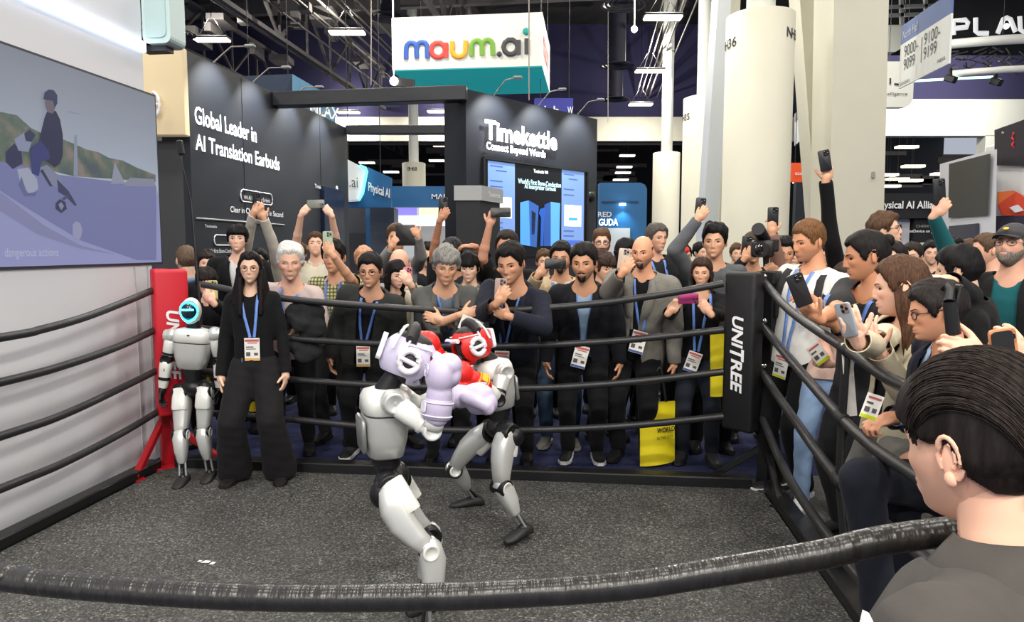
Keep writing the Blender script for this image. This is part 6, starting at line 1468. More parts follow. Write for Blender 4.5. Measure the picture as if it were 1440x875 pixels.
person('woman with brown bob and blue lanyard filming with magenta phone', 987, 0, 5.20, 5.36, fx=985, ht=(361, 402), yaw=-14, head=(-22, 8, 0), skin=(212, 164, 136), hair=dict(c=(58, 42, 34), front=.06, top=.02, side=.014, part=.015, long=-.20, c_az=(66, 294), flare=.012), face=dict(smile=.6, lip=(180, 80, 78), taper=.4), top=dict(type='shirt', c=(26, 26, 30), neck=.06), legs=dict(c=(44, 48, 62), loose=.02), shoes=(40, 40, 44),
       A=up1(970, 421, 4.84, -14, -1, landscape=True), B=up1(970, 421, 4.84, -14, 1, landscape=True, two=True), lanyard=dict(at=(-.02, .16), rot=-18, k=1.0), build=.86)
phone('magenta phone held sideways by the woman with brown bob', P(968, 420, 4.84), (1, .05, .02), (-.05, -1, .1), (176, 56, 120), w=.07, h=.14)

# --- second and third rows
person('man with black fringe in black jacket behind the staff woman', 334, 0, 6.1, 6.3, ht=(316, 355), yaw=10, head=(14, -2, 0), skin=SK4, hair=bangs((20, 18, 20), fringe=.036, part=-.01), top=dict(type='blazer', c=(26, 27, 32), open=1.3), inner=dict(c=(214, 214, 216)), legs=BTR)
person('man in cream sweater holding ringed phone overhead', 366, 368, 6.7, 6.8, yaw=0, head=(0, -4, 0), hs=.9, skin=SK2, hair=short(BLK), top=dict(type='shirt', c=(206, 202, 190)), legs=BTR, A=up1(360, 287, 6.2, 0, -1, dn=.09), B=('to', dict(w=P(371, 308, 6.2), f=V((-.35, -.1, 1)), n=V((-.5, 1, 0)), curl='wrap', pole=V((1, 0, -.5)))))
phone('black phone with ring grip held above the staff woman', P(361, 284, 6.2), (.05, 0, 1), (0, -1, .1), (24, 24, 26))
m = MB(); q = P(361, 287, 6.17); m.tube([q + V((.02 * math.cos(a), 0, .02 * math.sin(a))) for a in [k * .5236 for k in range(13)]], .003, 6); o = m.build('ring_grip', M_chrome); tag(o, 'silver finger ring on the back of raised black phone', 'ring grip')
person('man with short light brown hair turned away behind red post', 262, 0, 6.7, 6.9, ht=(344, 386), yaw=-130, head=(-140, 5, 0), skin=SK4, hair=short((104, 86, 70), top=.012, side=.006), top=dict(type='shirt', c=(120, 150, 190), collar=1), legs=BTR)
person('woman with wavy dark hair behind the red post', 290, 0, 6.3, 6.5, ht=(352, 388), yaw=30, head=(30, 0, 0), skin=SK4, hair=dict(c=(40, 32, 30), front=.05, top=.024, side=.02, rough=.3, long=-.16, c_az=(70, 290), wave=.01), top=dict(type='shirt', c=(40, 40, 46)), legs=BTR, build=.85)
person('short dark-haired person filming past the red post\'s edge', 291, 0, 5.75, 5.85, ht=(376, 416), yaw=4, head=(10, 8, 0), skin=SK4, hair=bangs((36, 30, 28), fringe=.03, rough=.25), top=dict(type='shirt', c=(36, 38, 44)), legs=BTR, A=('down',), B=up1(298, 412, 5.42, 4, 1, dn=.08), build=.85)
phone('pale green cased phone held up beside the red post', P(299, 409, 5.42), (0, 0, 1), (.05, -1, .1), (196, 190, 128))
m = MB()
person('brown-haired man in cream shirt holding phone high with both hands', 444, 0, 6.9, 7.0, ht=(326, 362), yaw=8, head=(14, -12, 0), skin=SK4, hair=short((74, 54, 42), top=.02, front=.058), top=dict(type='shirt', c=(214, 208, 190), collar=1, sleeve='short'), legs=BTR, A=up1(445, 288, 6.5, 0, -1, landscape=True, two=True), B=up1(445, 288, 6.5, 0, 1, landscape=True, two=True))
phone('grey phone held sideways overhead before the black headline wall', P(444, 287, 6.5), (1, 0, .03), (0, -1, .1), (120, 124, 116))
PLAID = bpy.data.materials.new('plaid'); PLAID.use_nodes = True; nt = PLAID.node_tree; bs = nt.nodes['Principled BSDF']; bs.inputs['Roughness'].default_value = .9
tc = nt.nodes.new('ShaderNodeTexCoord'); w1 = nt.nodes.new('ShaderNodeTexWave'); w1.inputs['Scale'].default_value = 11; w2 = nt.nodes.new('ShaderNodeTexWave'); w2.bands_direction = 'Z'; w2.inputs['Scale'].default_value = 11
mx = nt.nodes.new('ShaderNodeMath'); mx.operation = 'MULTIPLY'; cr = nt.nodes.new('ShaderNodeValToRGB'); e = cr.color_ramp.elements
e[0].color = (*srgb((92, 96, 62)), 1); e[1].color = (*srgb((206, 202, 150)), 1); e[1].position = .55
for w_ in (w1, w2): nt.links.new(tc.outputs['Object'], w_.inputs[0])
nt.links.new(w1.outputs['Fac'], mx.inputs[0]); nt.links.new(w2.outputs['Fac'], mx.inputs[1]); nt.links.new(mx.outputs[0], cr.inputs[0]); nt.links.new(cr.outputs[0], bs.inputs['Base Color'])
person('man in yellow-green checked shirt filming with raised phone', 470, 0, 5.75, 5.95, ht=(336, 384), yaw=-4, head=(-6, 4, 0), skin=SK2, hair=short(BLK), top=dict(type='shirt', m=PLAID, c=(0, 0, 0), collar=0, sleeve='short'), legs=GTR, A=('down',), B=up1(463, 345, 5.40, -4, 1, dn=.08, out=.035), lanyard=dict(at=(0, .35), badge=True), belly=1.2)
phone('pale green triple-lens phone before the checked-shirt man\'s face', P(461, 340, 5.40), (0, 0, 1), (-.1, -1, .05), (168, 184, 158))
person('man hidden behind the black tablet he holds up', 558, 0, 7.0, 7.1, ht=(313, 356), yaw=0, head=(4, 0, 0), skin=SK2, hair=short(BRN), top=dict(type='shirt', c=(150, 154, 154)), legs=BTR, A=('to', dict(w=P(549, 350, 6.55), f=V((.5, -.2, .9)), n=V((.4, 1, 0)), curl='wrap')), B=('to', dict(w=P(588, 333, 6.55), f=V((-.5, 0, .9)), n=V((-.4, 1, 0)), curl='wrap', pole=V((.5, -.2, -1)))))
phone('black tablet held up above the long-haired woman', P(570, 331, 6.55), (0, 0, 1), (0, -1, 0), (22, 22, 24), w=.175, h=.19, name='tablet', bump=False, group=None)
person('balding grey-haired man between tablet and long-haired woman', 562, 0, 6.25, 6.4, ht=(346, 394), yaw=0, head=(-4, 0, 0), skin=(214, 164, 140), hair=dict(c=(150, 144, 138), bald=1, front=.03, top=.002, side=.009), face=dict(eye=.0034), top=dict(type='shirt', c=(150, 152, 150), collar=1), legs=BTR)
person('man in black cap raising his phone beside grey suit', 636, 0, 6.5, 6.6, ht=(334, 378), yaw=0, head=(0, 8, 0), skin=SK3, hair=short(BLK), hat=dict(m=mat('cap_black', (26, 26, 28), .8), badge=mat('cap_grey', (150, 150, 154), .6)), top=dict(type='tee', c=(60, 62, 66), sleeve='short'), legs=BTR, A=up1(622, 296, 6.2, 0, -1, dn=.085), B=('to', dict(w=P(668, 347, 6.15), f=V((-1, 0, .1)), n=V((0, .3, -1)), curl='relax', pole=V((1, -.2, .2)))))
phone('black phone raised over the blue booth by capped man', P(623, 290, 6.2), (.06, 0, 1), (0, -1, .1), (22, 22, 24))
person('man in black t-shirt raising phone sideways behind smiling man', 713, 0, 5.85, 6.0, ht=(322, 370), yaw=-6, head=(-10, 6, 0), skin=(204, 150, 124), hair=short((44, 36, 32), top=.016, recede=.012), top=dict(type='tee', c=(28, 28, 30), sleeve='short'), legs=BTR, A=('to', dict(w=P(688, 318, 5.6), f=V((.3, 0, 1)), n=V((.3, 1, 0)), t=V((-1, 0, 0)), curl='wrap', pole=V((-.4, -.3, -1)))), B=('down',))
phone('black phone held sideways against the angled screen wall', P(704, 299, 5.56), (1, 0, .02), (0, -1, .1), (20, 20, 22))
person('dark-haired man in tan jacket filming with sideways phone', 789, 0, 5.6, 5.8, ht=(338, 384), yaw=-8, head=(-10, 6, 0), skin=SK2, hair=short(BLK, top=.02), beard=dict(c=(40, 32, 28), t=.003), face=dict(stubble=.5), top=dict(type='open', c=(196, 178, 146), open=.9), inner=dict(c=(216, 214, 208)), legs=JEAN, shoes=((120, 116, 108), (190, 186, 176)), A=up1(782, 371, 5.28, -8, -1, landscape=True, two=True), B=('down',), lanyard=dict(at=(-.02, .4), badge=False))
phone('black phone held sideways beside the dark blazer', P(781, 371, 5.26), (1, 0, -.03), (-.05, -1, .1), (24, 24, 26))
person('man with long brown beard and black glasses by the blue booth', 846, 0, 7.0, 7.1, ht=(321, 358), yaw=-4, head=(-4, 4, 0), skin=SK4, hair=short((92, 68, 50), top=.026), beard=dict(c=(104, 74, 54), full=1, t=.012), glasses=dict(r=.0028), top=dict(type='shirt', c=(34, 36, 40)), legs=BTR)
person('person with brown fringe half hidden behind the tweed blazer', 850, 0, 5.9, 6.0, ht=(355, 396), yaw=20, head=(25, 12, 0), skin=SK1, hair=bangs((58, 44, 38), fringe=.03, rough=.25), top=dict(type='shirt', c=(44, 44, 48)), legs=BTR)
person('woman with black hair looking down behind the bald man', 880, 0, 6.4, 6.5, ht=(334, 374), yaw=20, head=(30, 14, 0), skin=SK4, hair=dict(c=BLK, front=.055, top=.022, side=.016, long=-.16, c_az=(64, 296)), top=dict(type='shirt', c=(30, 30, 34)), legs=BTR, build=.85)
person('grey-haired man in black jacket with blue lanyard behind tweed blazer', 923, 0, 6.2, 6.3, ht=(313, 354), yaw=8, head=(24, 4, 0), skin=(204, 156, 132), hair=short((84, 78, 74), top=.02, side=.008), top=dict(type='open', c=(34, 36, 40), open=1.0), inner=dict(c=(50, 52, 56)), legs=BTR, lanyard=dict(at=(.05, .4), badge=False), build=1.08)
person('black-haired man in grey sweater with raised phone by columns', 1005, 0, 5.5, 5.7, ht=(313, 363), yaw=-8, head=(-22, 4, 0), skin=(208, 160, 130), hair=short((20, 19, 20), top=.026, side=.006, rough=.22), face=dict(eye=.003), top=dict(type='shirt', c=(96, 99, 104), collar=1), inner=None, legs=BTR, A=up1(984, 294, 5.35, -8, -1, dn=.085), B=('down',))
phone('black phone raised before the white columns', P(985, 290, 5.35), (.1, 0, 1), (-.1, -1, .1), (26, 26, 30), h=.125)
person('man in black sunglasses filming with phone behind black post', 1058, 0, 5.9, 6.0, ht=(324, 370), yaw=-10, head=(-8, 4, 0), skin=SK2, hair=short((70, 56, 46), top=.010, side=.004), glasses=dict(tint=1, r=.003), top=dict(type='shirt', c=(48, 46, 50)), legs=BTR, A=up1(1049, 352, 5.6, -10, -1, dn=.08), B=('down',))
phone('black phone held before the man in sunglasses', P(1050, 346, 5.6), (.05, 0, 1), (-.1, -1, .1), (22, 22, 24))
person('dark-haired man holding camera rig in brown shirt', 1101, 0, 5.3, 5.4, fx=1112, ht=(332, 378), yaw=-16, head=(-8, 6, 0), skin=SK2, hair=short(BLK), top=dict(type='shirt', c=(146, 112, 98)), legs=BTR, A=('to', dict(w=P(1093, 385, 4.98), f=V((-.7, -.4, .5)), n=V((-.3, .6, .5)), curl='fist')), B=('to', dict(w=P(1086, 330, 5.15), f=V((-.05, 0, 1)), n=V((0, 1, 0)), curl='wrap', pole=V((.5, .3, -1)))))
phone('black phone raised above the camera rig', P(1087, 305, 5.15), (0, 0, 1), (-.1, -1, .05), (26, 26, 28), h=.14)
r = thing('video_camera', 'black video camera rig with microphone held up behind black post', 'camera', P(1076, 368, 5.0))
m = MB(); m.box(P(1072, 350, 5.0), (.15, .14, .12), M.Rotation(R(-15), 3, 'Z'), bev=.02, seg=2); bd_ = m.build('camera_body', M_black, r); m = MB(); m.tube([P(1072, 350, 4.94), P(1069, 351, 4.86)], [.05, .055], 16); m.build('lens_barrel', M_black, bd_); m = MB(); m.ball(P(1069, 351, 4.86), (.04, .012, .04)); m.build('lens', M_glasslens, bd_)
m = MB(); m.tube([P(1066, 322, 4.9), P(1076, 338, 5.1)], [.045, .04], 12); m.build('microphone', M_padblack, r); m = MB(); m.tube([P(1077, 358, 5.0), P(1078, 385, 5.0)], .022, 10); m.build('grip', M_black, r); m = MB(); m.box(P(1088, 345, 4.98), (.07, .03, .09), bev=.01); m.build('flip_screen', M_black, r)
person('woman with black hair between the camera rig and white t-shirt', 1117, 0, 5.9, 6.0, ht=(338, 374), yaw=-20, head=(-24, 4, 0), skin=SK1, hair=dict(c=BLK, front=.055, top=.02, side=.014, long=-.15, c_az=(70, 290)), top=dict(type='shirt', c=(60, 56, 58)), legs=BTR, build=.85)
# ================================================================ RIGHT-HAND SIDE OF THE RING
GR = 'spectators leaning over the right ropes'
SKW = (222, 178, 154)
def bareleg(s_list, S_, top_z, foot, tone=None):
    pass
tee27 = person('man in white t-shirt with black backpack straps and lime badge', 1138, 0, 4.55, 4.62, fx=1122, ht=(308, 367), yaw=-58, head=(-74, 12, 0), skin=(204, 146, 112), hair=short((110, 76, 48), top=.018, side=.005, front=.06), face=dict(eye=.0034, stubble=.25), top=dict(type='tee', c=(226, 226, 222), sleeve='short', hem=.06), legs=dict(c=(24, 24, 27)), shoes=((40, 40, 44), (220, 220, 220)),
       A=('down', .02), B=('to', dict(w=P(1141, 420, 4.25), f=V((-.8, -.3, .3)), n=V((.2, .5, -.7)), curl='wrap')), lanyard=dict(at=(-.01, .02), bar=M_limebar, rot=-10), group=GR, build=1.05)
M_strap = mat('backpack_strap', (40, 40, 42), .9, bump=.2)
for s in (-1, 1): tee27.strip([(s * .12, .93), (s * .135, .8), (s * .145, .6), (s * .15, .38)], .055, 'backpack_strap', M_strap, .012)
tee29 = person('man with slicked black hair in dark grey t-shirt texting with wristwatch', 1219, 0, 3.62, 3.85, fx=1222, ht=(322, 393), yaw=-66, head=(-101, 12, 0), skin=(190, 136, 104), hair=dict(c=(26, 23, 23), front=.062, top=.016, side=.012, recede=.008, rough=.08, bun=(0.0, .108, .055), bun_r=(.032, .03, .034)), face=dict(eye=.003, nose=1.12, brow=1.2), top=dict(type='tee', c=(62, 62, 64), sleeve='short', hem=.06, neck=.062), legs=dict(c=(40, 42, 46)),
       A=('to', dict(w=P(1152, 448, 3.20), f=V((-.75, -.1, .5)), n=V((.35, .5, .6)), t=V((0, 0, 1)), curl='wrap', pole=V((.4, .2, -1)))), B=('to', dict(w=P(1172, 455, 3.42), f=V((-.85, -.15, .35)), n=V((.2, .6, .6)), t=V((0, 0, 1)), curl='wrap', pole=V((.8, .4, -.9)))), lanyard=dict(at=(.0, .2), badge=False, w=.022), group=GR)
for s in (-1, 1): tee29.strip([(s * .115, .93), (s * .13, .8), (s * .14, .6), (s * .15, .42)], .05, 'backpack_strap', M_strap, .012)
m = MB(); nc = [tee29.drape(.062 * math.sin(a), .97 - .09 * math.cos(a) ** 2, .010) for a in [R(k) for k in range(-88, 89, 11)]]; m.tube(nc, .0022, 5); m.build('necklace', mat('gold', (190, 150, 90), .3, .9), tee29.root)
phone('black phone angled in both hands above the top right rope', P(1124, 408, 3.1), (-.42, .0, 1), (-.3, -1, .25), (30, 30, 32), w=.072, h=.15)
wq = P(1172, 456, 3.40); r = thing('wristwatch', 'smart watch with square dark face on the texting man\'s wrist', 'watch', wq)
wd_ = (V(tee29.arms[1]['el']) - V(tee29.arms[1]['w'])).normalized(); wc = V(tee29.arms[1]['w']) + wd_ * .045; FX = frame(wd_)
m = MB(); m.tube([wc - wd_ * .011, wc + wd_ * .011], .036, 18, caps=False); m.build('watch_band', M_black, r); nn_ = (V((-.15, -1, .25)) - wd_ * V((-.15, -1, .25)).dot(wd_)).normalized(); m = MB(); m.prism(rpoly(.034, .04, .009), wc + nn_ * .037, wd_, nn_.cross(wd_), .010); m.build('watch_case', mat('watch_grey', (150, 150, 154), .3, .8), r); m = MB(); m.prism(rpoly(.028, .034, .007), wc + nn_ * .0425, wd_, nn_.cross(wd_), .002); m.build('watch_face', M_glasslens, r)
def bare_legs(out, add):
    m = MB(); ft = V(org(out.root))
    for s in (-1, 1):
        a = ft + out.lat * (s * .09) + EZ * .1; k = ft + out.lat * (s * .09) + EZ * .46 - out.back * .03; h = out.H0 + out.lat * (s * .085)
        m.cap(h, k, .075, .052, 12); m.cap(k, a, .05, .034, 12); m.cap(a, a - out.back * .1 - EZ * .06, .03, .03, 8)
    m.cap(out.H0, out.N - EZ * .1, .05, .04, 8)
    co, fc, nor = fuse(m, .009, 3); add(co, fc)
w30 = person('woman in profile with long brown hair and cream jacket holding grey phone', 1268, 0, 3.18, 3.32, fx=1262, ht=(358, 443), yaw=-82, head=(-116, 8, 0), skin=SKW, hair=dict(c=(78, 54, 40), front=.064, top=.017, side=.013, long=-.30, c_az=(72, 288), wave=.006, flare=.006), face=dict(lip=(186, 92, 86), taper=.4, nose=.95, eye=.0034), top=dict(type='open', c=(206, 196, 168), open=.8, hem=.16, thick=.020, amp=.006), inner=dict(c=(30, 30, 32)), legs=dict(c=(120, 118, 112), loose=.02, short=.55), shoes=(210, 208, 204),
       A=('to', dict(w=P(1206, 480, 2.62), f=V((-.45, -.25, .9)), n=V((.2, .7, .2)), t=V((-.3, -.9, 0)), curl='wrap', pole=V((.5, .3, -1)))), B=('to', dict(w=P(1238, 496, 2.86), f=V((-.4, .1, .8)), n=V((.6, .3, 0)), curl='relax', pole=V((.6, .3, -1)))), group=GR, build=.86, extra=bare_legs)
phone('silver grey phone in clear case held upright by the woman in profile', P(1190, 450, 2.6), (-.28, .1, 1), (-.92, -.35, .1), (150, 156, 162), w=.07, h=.13)
# man with glasses, seated and leaning on the rope
hp = V((1.90, 2.84, .60))
kn_ = {-1: P(1212, 672, 2.66), 1: P(1262, 672, 2.9)}; f_ = {-1: V((1.44, 2.62, 0)), 1: V((1.66, 2.86, 0))}
rp = PL(1222, 610, BR - EX * 0.06, EX)
m31 = person('man with black glasses and navy blazer seated, gripping the second rope', 1318, 0, 2.66, 2.9, fx=1330, ht=(392, 478), yaw=-92, head=(-106, 12, -4), S=1.70, skin=(196, 142, 112), hair=dict(c=(34, 29, 28), front=.058, top=.024, side=.016, recede=.006, rough=.12, nape=-.058), face=dict(eye=.003), glasses=dict(r=.0024), top=dict(type='blazer', c=(34, 38, 56), open=1.0, hem=.10, collar='inner'), inner=dict(c=(160, 184, 214)), legs=dict(c=(30, 33, 46), loose=.022), shoes=(22, 22, 24), hip=hp, knees=kn_, feet=f_,
       A=('to', dict(w=rp + V((.10, .02, .062)), f=V((-1, -.25, -.25)), n=V((-.2, 0, -1)), t=V((0, 1, 0)), curl=(.55, 1.0, .7), pole=V((.6, .2, -.9)))), B=('to', dict(w=V((1.72, 2.9, .78)), f=V((-1, -.2, -.3)), n=V((0, 0, -1)), curl='relax')), group=GR)
d_ = (V(m31.arms[-1]['el']) - V(m31.arms[-1]['w'])).normalized(); m = MB(); m.tube([V(m31.arms[-1]['w']) + d_ * .012, V(m31.arms[-1]['w']) + d_ * .045], .038, 14, caps=False); m.build('shirt_cuff', mat('cuff_blue', (196, 212, 232), .8), m31.root)
r = thing('stool', 'black stool under the seated man in navy blazer', 'stool', V((1.94, 2.88, 0)))
m = MB(); m.lathe([(0, .47), (.16, .47), (.175, .455), (.175, .43), (0, .43)], V((1.94, 2.88, 0)), None, 20); m.build('seat', M_black, r)
for a in (45, 135, 225, 315): m = MB(); m.tube([V((1.94 + .1 * math.cos(R(a)), 2.88 + .1 * math.sin(R(a)), .43)), V((1.94 + .19 * math.cos(R(a)), 2.88 + .19 * math.sin(R(a)), 0))], .012, 6); m.build('leg', M_steel, r)
# black-jacketed man seen from behind, hand at his brow
p32 = person('man with black hair and white earbud seen from behind in black jacket', 1349, 0, 3.75, 3.8, fx=1380, ht=(344, 412), yaw=-120, head=(-132, 6, 0), skin=SK1, hair=dict(c=(20, 19, 20), front=.05, top=.024, side=.014, rough=.13, nape=-.075, burn=-.02), top=dict(type='shirt', c=(28, 28, 30), thick=.025, amp=.007), legs=BTR,
       A=('to', dict(w=P(1338, 396, 3.45), f=V((-1, -.1, .25)), n=V((.1, .3, -1)), t=V((0, -1, -.2)), curl=(.25, .35, .2), pole=V((1, -.6, -.6)))), B=('down',), group=GR, build=1.05)
m = MB(); eq = V(p32.Hc) + p32.Rh @ V((-.084, .004, -.012)); m.ball(eq, .008, None, 8, 6); m.tube([eq, eq + p32.Rh @ V((0, -.008, -.028))], .004, 6); m.build('earbud', M_letter, p32.root)
p33 = person('man in dark baseball cap with spectacles and teal shirt at right frame edge', 1424, 0, 4.3, 4.4, ht=(314, 376), yaw=-48, head=(-58, -14, 0), skin=(206, 156, 132), hair=short((96, 92, 88), top=.012, side=.006), hat=dict(m=mat('cap_charcoal', (58, 58, 60), .85), badge=mat('cap_gold', (220, 180, 50), .5)), glasses=dict(r=.0016), beard=dict(c=(120, 112, 104), t=.003, full=1), face=dict(stubble=.5, stc=(120, 110, 104)), top=dict(type='open', c=(34, 34, 36), open=1.3, sleeve='x'), inner=dict(c=(30, 92, 98), sleeve='long', neck=.06), legs=BTR, A=up1(1320, 282, 4.3, -30, -1, dn=.095), B=('down',), group=GR, build=1.12)
phone('black phone raised on teal sleeve by the dark blank panel', P(1321, 270, 4.28), (-.1, 0, 1), (.1, -1, .05), (30, 30, 32))
person('man with short brown hair looking left beside the cap wearer', 1389, 0, 5.2, 5.3, ht=(326, 374), yaw=-76, head=(-104, 4, 0), skin=(216, 166, 140), hair=short((86, 66, 50), top=.014, side=.006), top=dict(type='shirt', c=(36, 44, 42), collar=1), legs=BTR, group=GR)
person('brown-haired man with glasses looking up behind the slicked hair', 1244, 0, 5.4, 5.5, ht=(299, 346), yaw=40, head=(58, -8, 0), skin=SK1, hair=short((84, 62, 46), top=.026, rough=.22), glasses=dict(r=.0016), top=dict(type='shirt', c=(60, 62, 66)), legs=BTR, group=GR)
person('smiling woman with long dark hair behind the brown-haired profile', 1256, 0, 4.9, 5.0, ht=(338, 388), yaw=-40, head=(-52, 2, 0), skin=SKW, hair=dict(c=(34, 28, 28), front=.06, top=.018, side=.014, long=-.24, c_az=(68, 292)), face=dict(smile=1, teeth=1, taper=.4), top=dict(type='shirt', c=(50, 48, 52)), legs=BTR, group=GR, build=.85)
p38 = person('person peering between white t-shirt and slicked black hair, in light jeans', 1189, 0, 4.70, 4.25, fx=1166, ht=(368, 414), yaw=-30, head=(-40, 8, 0), skin=(206, 160, 142), hair=short((60, 50, 46)), top=dict(type='shirt', c=(196, 168, 156), sleeve='short'), legs=dict(c=(140, 166, 200)), shoes=(226, 226, 224), A=('to', dict(w=P(1168, 512, 4.15), f=V((-1, -.2, .15)), n=V((0, .8, .4)), t=V((0, 0, 1)), curl='grip')), group=GR, build=.9)
def loose_badge(label, px, py, Y, rot, k=1.0):
    r = thing('name_badge', label, 'badge', P(px, py, Y), 'loose lime-edged badges'); X_ = M.Rotation(R(rot), 3, 'Y'); c = P(px, py, Y)
    m = MB(); m.box(c, (.10 * k, .004, .15 * k), X_); b = m.build('card', M_card, r); f = lambda u, v, w, h, mm, nm: (lambda m_: (m_.box(c + X_ @ V((u * k, -.003, v * k)), (w * k, .002, h * k), X_), m_.build(nm, mm, b)))(MB())
    f(0, -.063, .098, .022, M_limebar, 'lime_bar'); f(-.02, .02, .04, .012, M_ink, 'print'); f(.02, -.02, .026, .026, M_ink, 'print'); f(-.025, -.02, .03, .03, M_ink, 'print'); f(0, .052, .08, .012, M_redink, 'print')
loose_badge('white badge with lime edge held between the second and top right ropes', 1150, 497, 4.08, -38, .85)
loose_badge('white badge with lime edge hanging on the cream jacket', 1226, 572, 2.70, 18, .66)
r = thing('paper_strip', 'white strip of card standing behind the right rope strap', 'card', P(1197, 585, 3.1)); m = MB(); m.beam(P(1198, 585, 3.1), P(1190, 482, 3.1), .045, .006, up=(0, 1, 0)); m.build('card', M_card, r)
person('person in black sweater raising phone before the square pillar', 1224, 0, 4.95, 5.05, ht=(345, 392), yaw=-20, head=(-30, 0, 0), skin=SK2, hair=short(BLK), top=dict(type='shirt', c=(26, 26, 28)), legs=BTR, group=GR, A=('to', dict(w=P(1161, 256, 4.75), f=V((.15, 0, 1)), n=V((.2, 1, 0)), t=V((-1, 0, 0)), curl='wrap', pole=V((-.3, -.2, -1)))), B=('down',))
phone('black phone raised highest, before the square cream pillar', P(1160, 226, 4.72), (-.2, 0, 1), (0, -1, .05), (28, 26, 28), h=.14)
# person beyond the right edge of the frame: only the hands show
p40 = person('person at right edge whose hands hold a stabiliser and tan phone', 1530, 470, 2.15, 2.2, yaw=-50, head=(-60, 8, 0), skin=(226, 172, 146), hair=short(BLK), top=dict(type='shirt', c=(40, 40, 44)), legs=BTR, group=GR, A=('to', dict(w=P(1386, 503, 1.92), f=V((-1, .1, .3)), n=V((.2, .9, -.2)), t=V((-.1, 0, 1)), curl=(.6, .9, .6), s=.95, pole=V((.6, 0, -1)))), B=('to', dict(w=P(1448, 520, 1.9), f=V((-.6, .1, .8)), n=V((.2, .9, 0)), curl='wrap', pole=V((.6, .2, -1)))))
r = thing('stabiliser', 'black handheld phone stabiliser in front of the seated man\'s hair', 'stabiliser', P(1339, 462, 1.95))
m = MB(); m.tube([P(1341, 470, 1.95), P(1335, 425, 1.95)], [.019, .017], 12); m.build('handle', M_black, r); m = MB(); m.tube([P(1335, 425, 1.95), P(1336, 408, 1.97), P(1328, 402, 1.98)], .015, 10); m.build('arm', M_black, r); m = MB(); m.box(P(1345, 420, 1.96), (.012, .03, .08), M.Rotation(R(10), 3, 'Y'), bev=.004); m.build('clamp', M_black, r)
phone('black phone in tan leather case held low at right edge', P(1412, 494, 1.86), (-.12, .1, 1), (.1, -1, .1), (196, 128, 84), w=.076, h=.12)
m = MB(); q = P(1412, 494, 1.845); m.prism(rpoly(.06, .105, .012), q, V((1, 0.1, .12)).normalized(), V((-.12, .1, 1)).normalized(), .004); o = m.build('phone_mount', M_black); tag(o, 'black glossy plate on the back of the tan phone case', 'phone mount')
# ---------------- small heads farther back
def filler(px, top, chin, Y, yaw, hc, label, skin=SK1, c=(50, 50, 56), **k):
    person(label, px, 0, Y, Y + .1, ht=(top, chin), yaw=yaw, head=(yaw + 5, 4, 0), skin=skin, hair=dict(dict(c=hc, front=.058, top=.022, side=.012), **k), top=dict(type='shirt', c=c), legs=BTR, shoes=(30, 30, 32), group='crowd farther back')
filler(1164, 344, 374, 8.2, -40, BLK, 'small dark-haired head behind white t-shirt\'s shoulder'); filler(1176, 350, 378, 7.8, -20, BRN, 'small brown-haired head beside the raised black sleeve')
filler(1283, 340, 378, 6.6, -50, (46, 38, 34), 'dark brown head behind the smiling woman'); filler(1342, 334, 364, 8.0, 10, BLK, 'small dark head under the blank lower screen', c=(90, 40, 44)); filler(1362, 336, 366, 8.4, 30, BRN, 'small brown head left of the short-haired man')
filler(1036, 342, 370, 8.0, -10, BRN, 'small head between black hair and sunglasses'); filler(985, 340, 368, 8.2, 20, BLK, 'small dark head left of the grey sweater')
filler(962, 344, 374, 8.6, 0, BLK, 'small head by the blue booth\'s right end', c=(200, 40, 44)); filler(512, 346, 384, 6.9, 0, SK2, 'shaved head behind the charcoal jacket man', skin=SK2); filler(600, 340, 376, 7.6, 10, BLK, 'dark head under the raised grey sleeve')
filler(678, 345, 380, 7.2, -10, BLK, 'dark head behind the young man with fringe'); filler(765, 350, 384, 6.8, 0, BRN, 'brown head between navy blazer and tan jacket'); filler(1310, 338, 372, 7.4, -30, BLK, 'dark head behind the raised teal sleeve')
filler(880, 352, 384, 7.0, -20, DKB, 'dark brown head tucked behind the bald man'); filler(420, 340, 372, 7.4, 0, BRN, 'brown head behind the white hair')
filler(1298, 342, 376, 7.9, 10, GRY, 'small grey head left of the raised teal sleeve'); filler(950, 348, 380, 7.6, 10, DKB, 'small dark head right of the black jacket with lanyard')
# red cap-like cloth at the far crowd
m = MB(); m.ball(P(956, 352, 7.2), (.10, .06, .05), None, 12, 8); o = m.build('red_hat', mat('hat_red', (226, 50, 40), .7)); tag(o, 'bright red hat among the far crowd by the columns', 'hat')
# ---------------- foreground woman, back of the head
def strands(out, n, r0=.0007):
    m = MB(); rs = np.random.RandomState(4)
    F_ = dict(plain=1)
    for i in range(n):
        u = rs.uniform(-1, 1); a0 = R(70) * u; f0 = R(rs.uniform(46, 70) - 34 * u * u); f1 = R(rs.uniform(188, 204)); k = 14; off = .021 + .007 * rs.rand() ; ds = []
        ph_ = rs.uniform(0, 6.28); am = rs.uniform(.2, 1.2) * .012
        for j in range(k + 1):
            t = j / k; a = a0 * (1 - .62 * t * t) + am * math.sin(4 * t + ph_); f = f0 + (f1 - f0) * t
            ds.append((math.sin(a), -math.cos(a) * math.cos(f), math.cos(a) * math.sin(f)))
        d = np.array(ds); p = head_pts(d, F_); p = p + d * (off * np.sin(np.linspace(.5, 2.6, k + 1)))[:, None]
        q = (p * out.hs) @ np.array(out.Rh).T + np.array(out.Hc); m.tube([V(x) for x in q], [r0 * (1 if j < k else .3) for j in range(k + 1)], 3, caps=False)
    return m
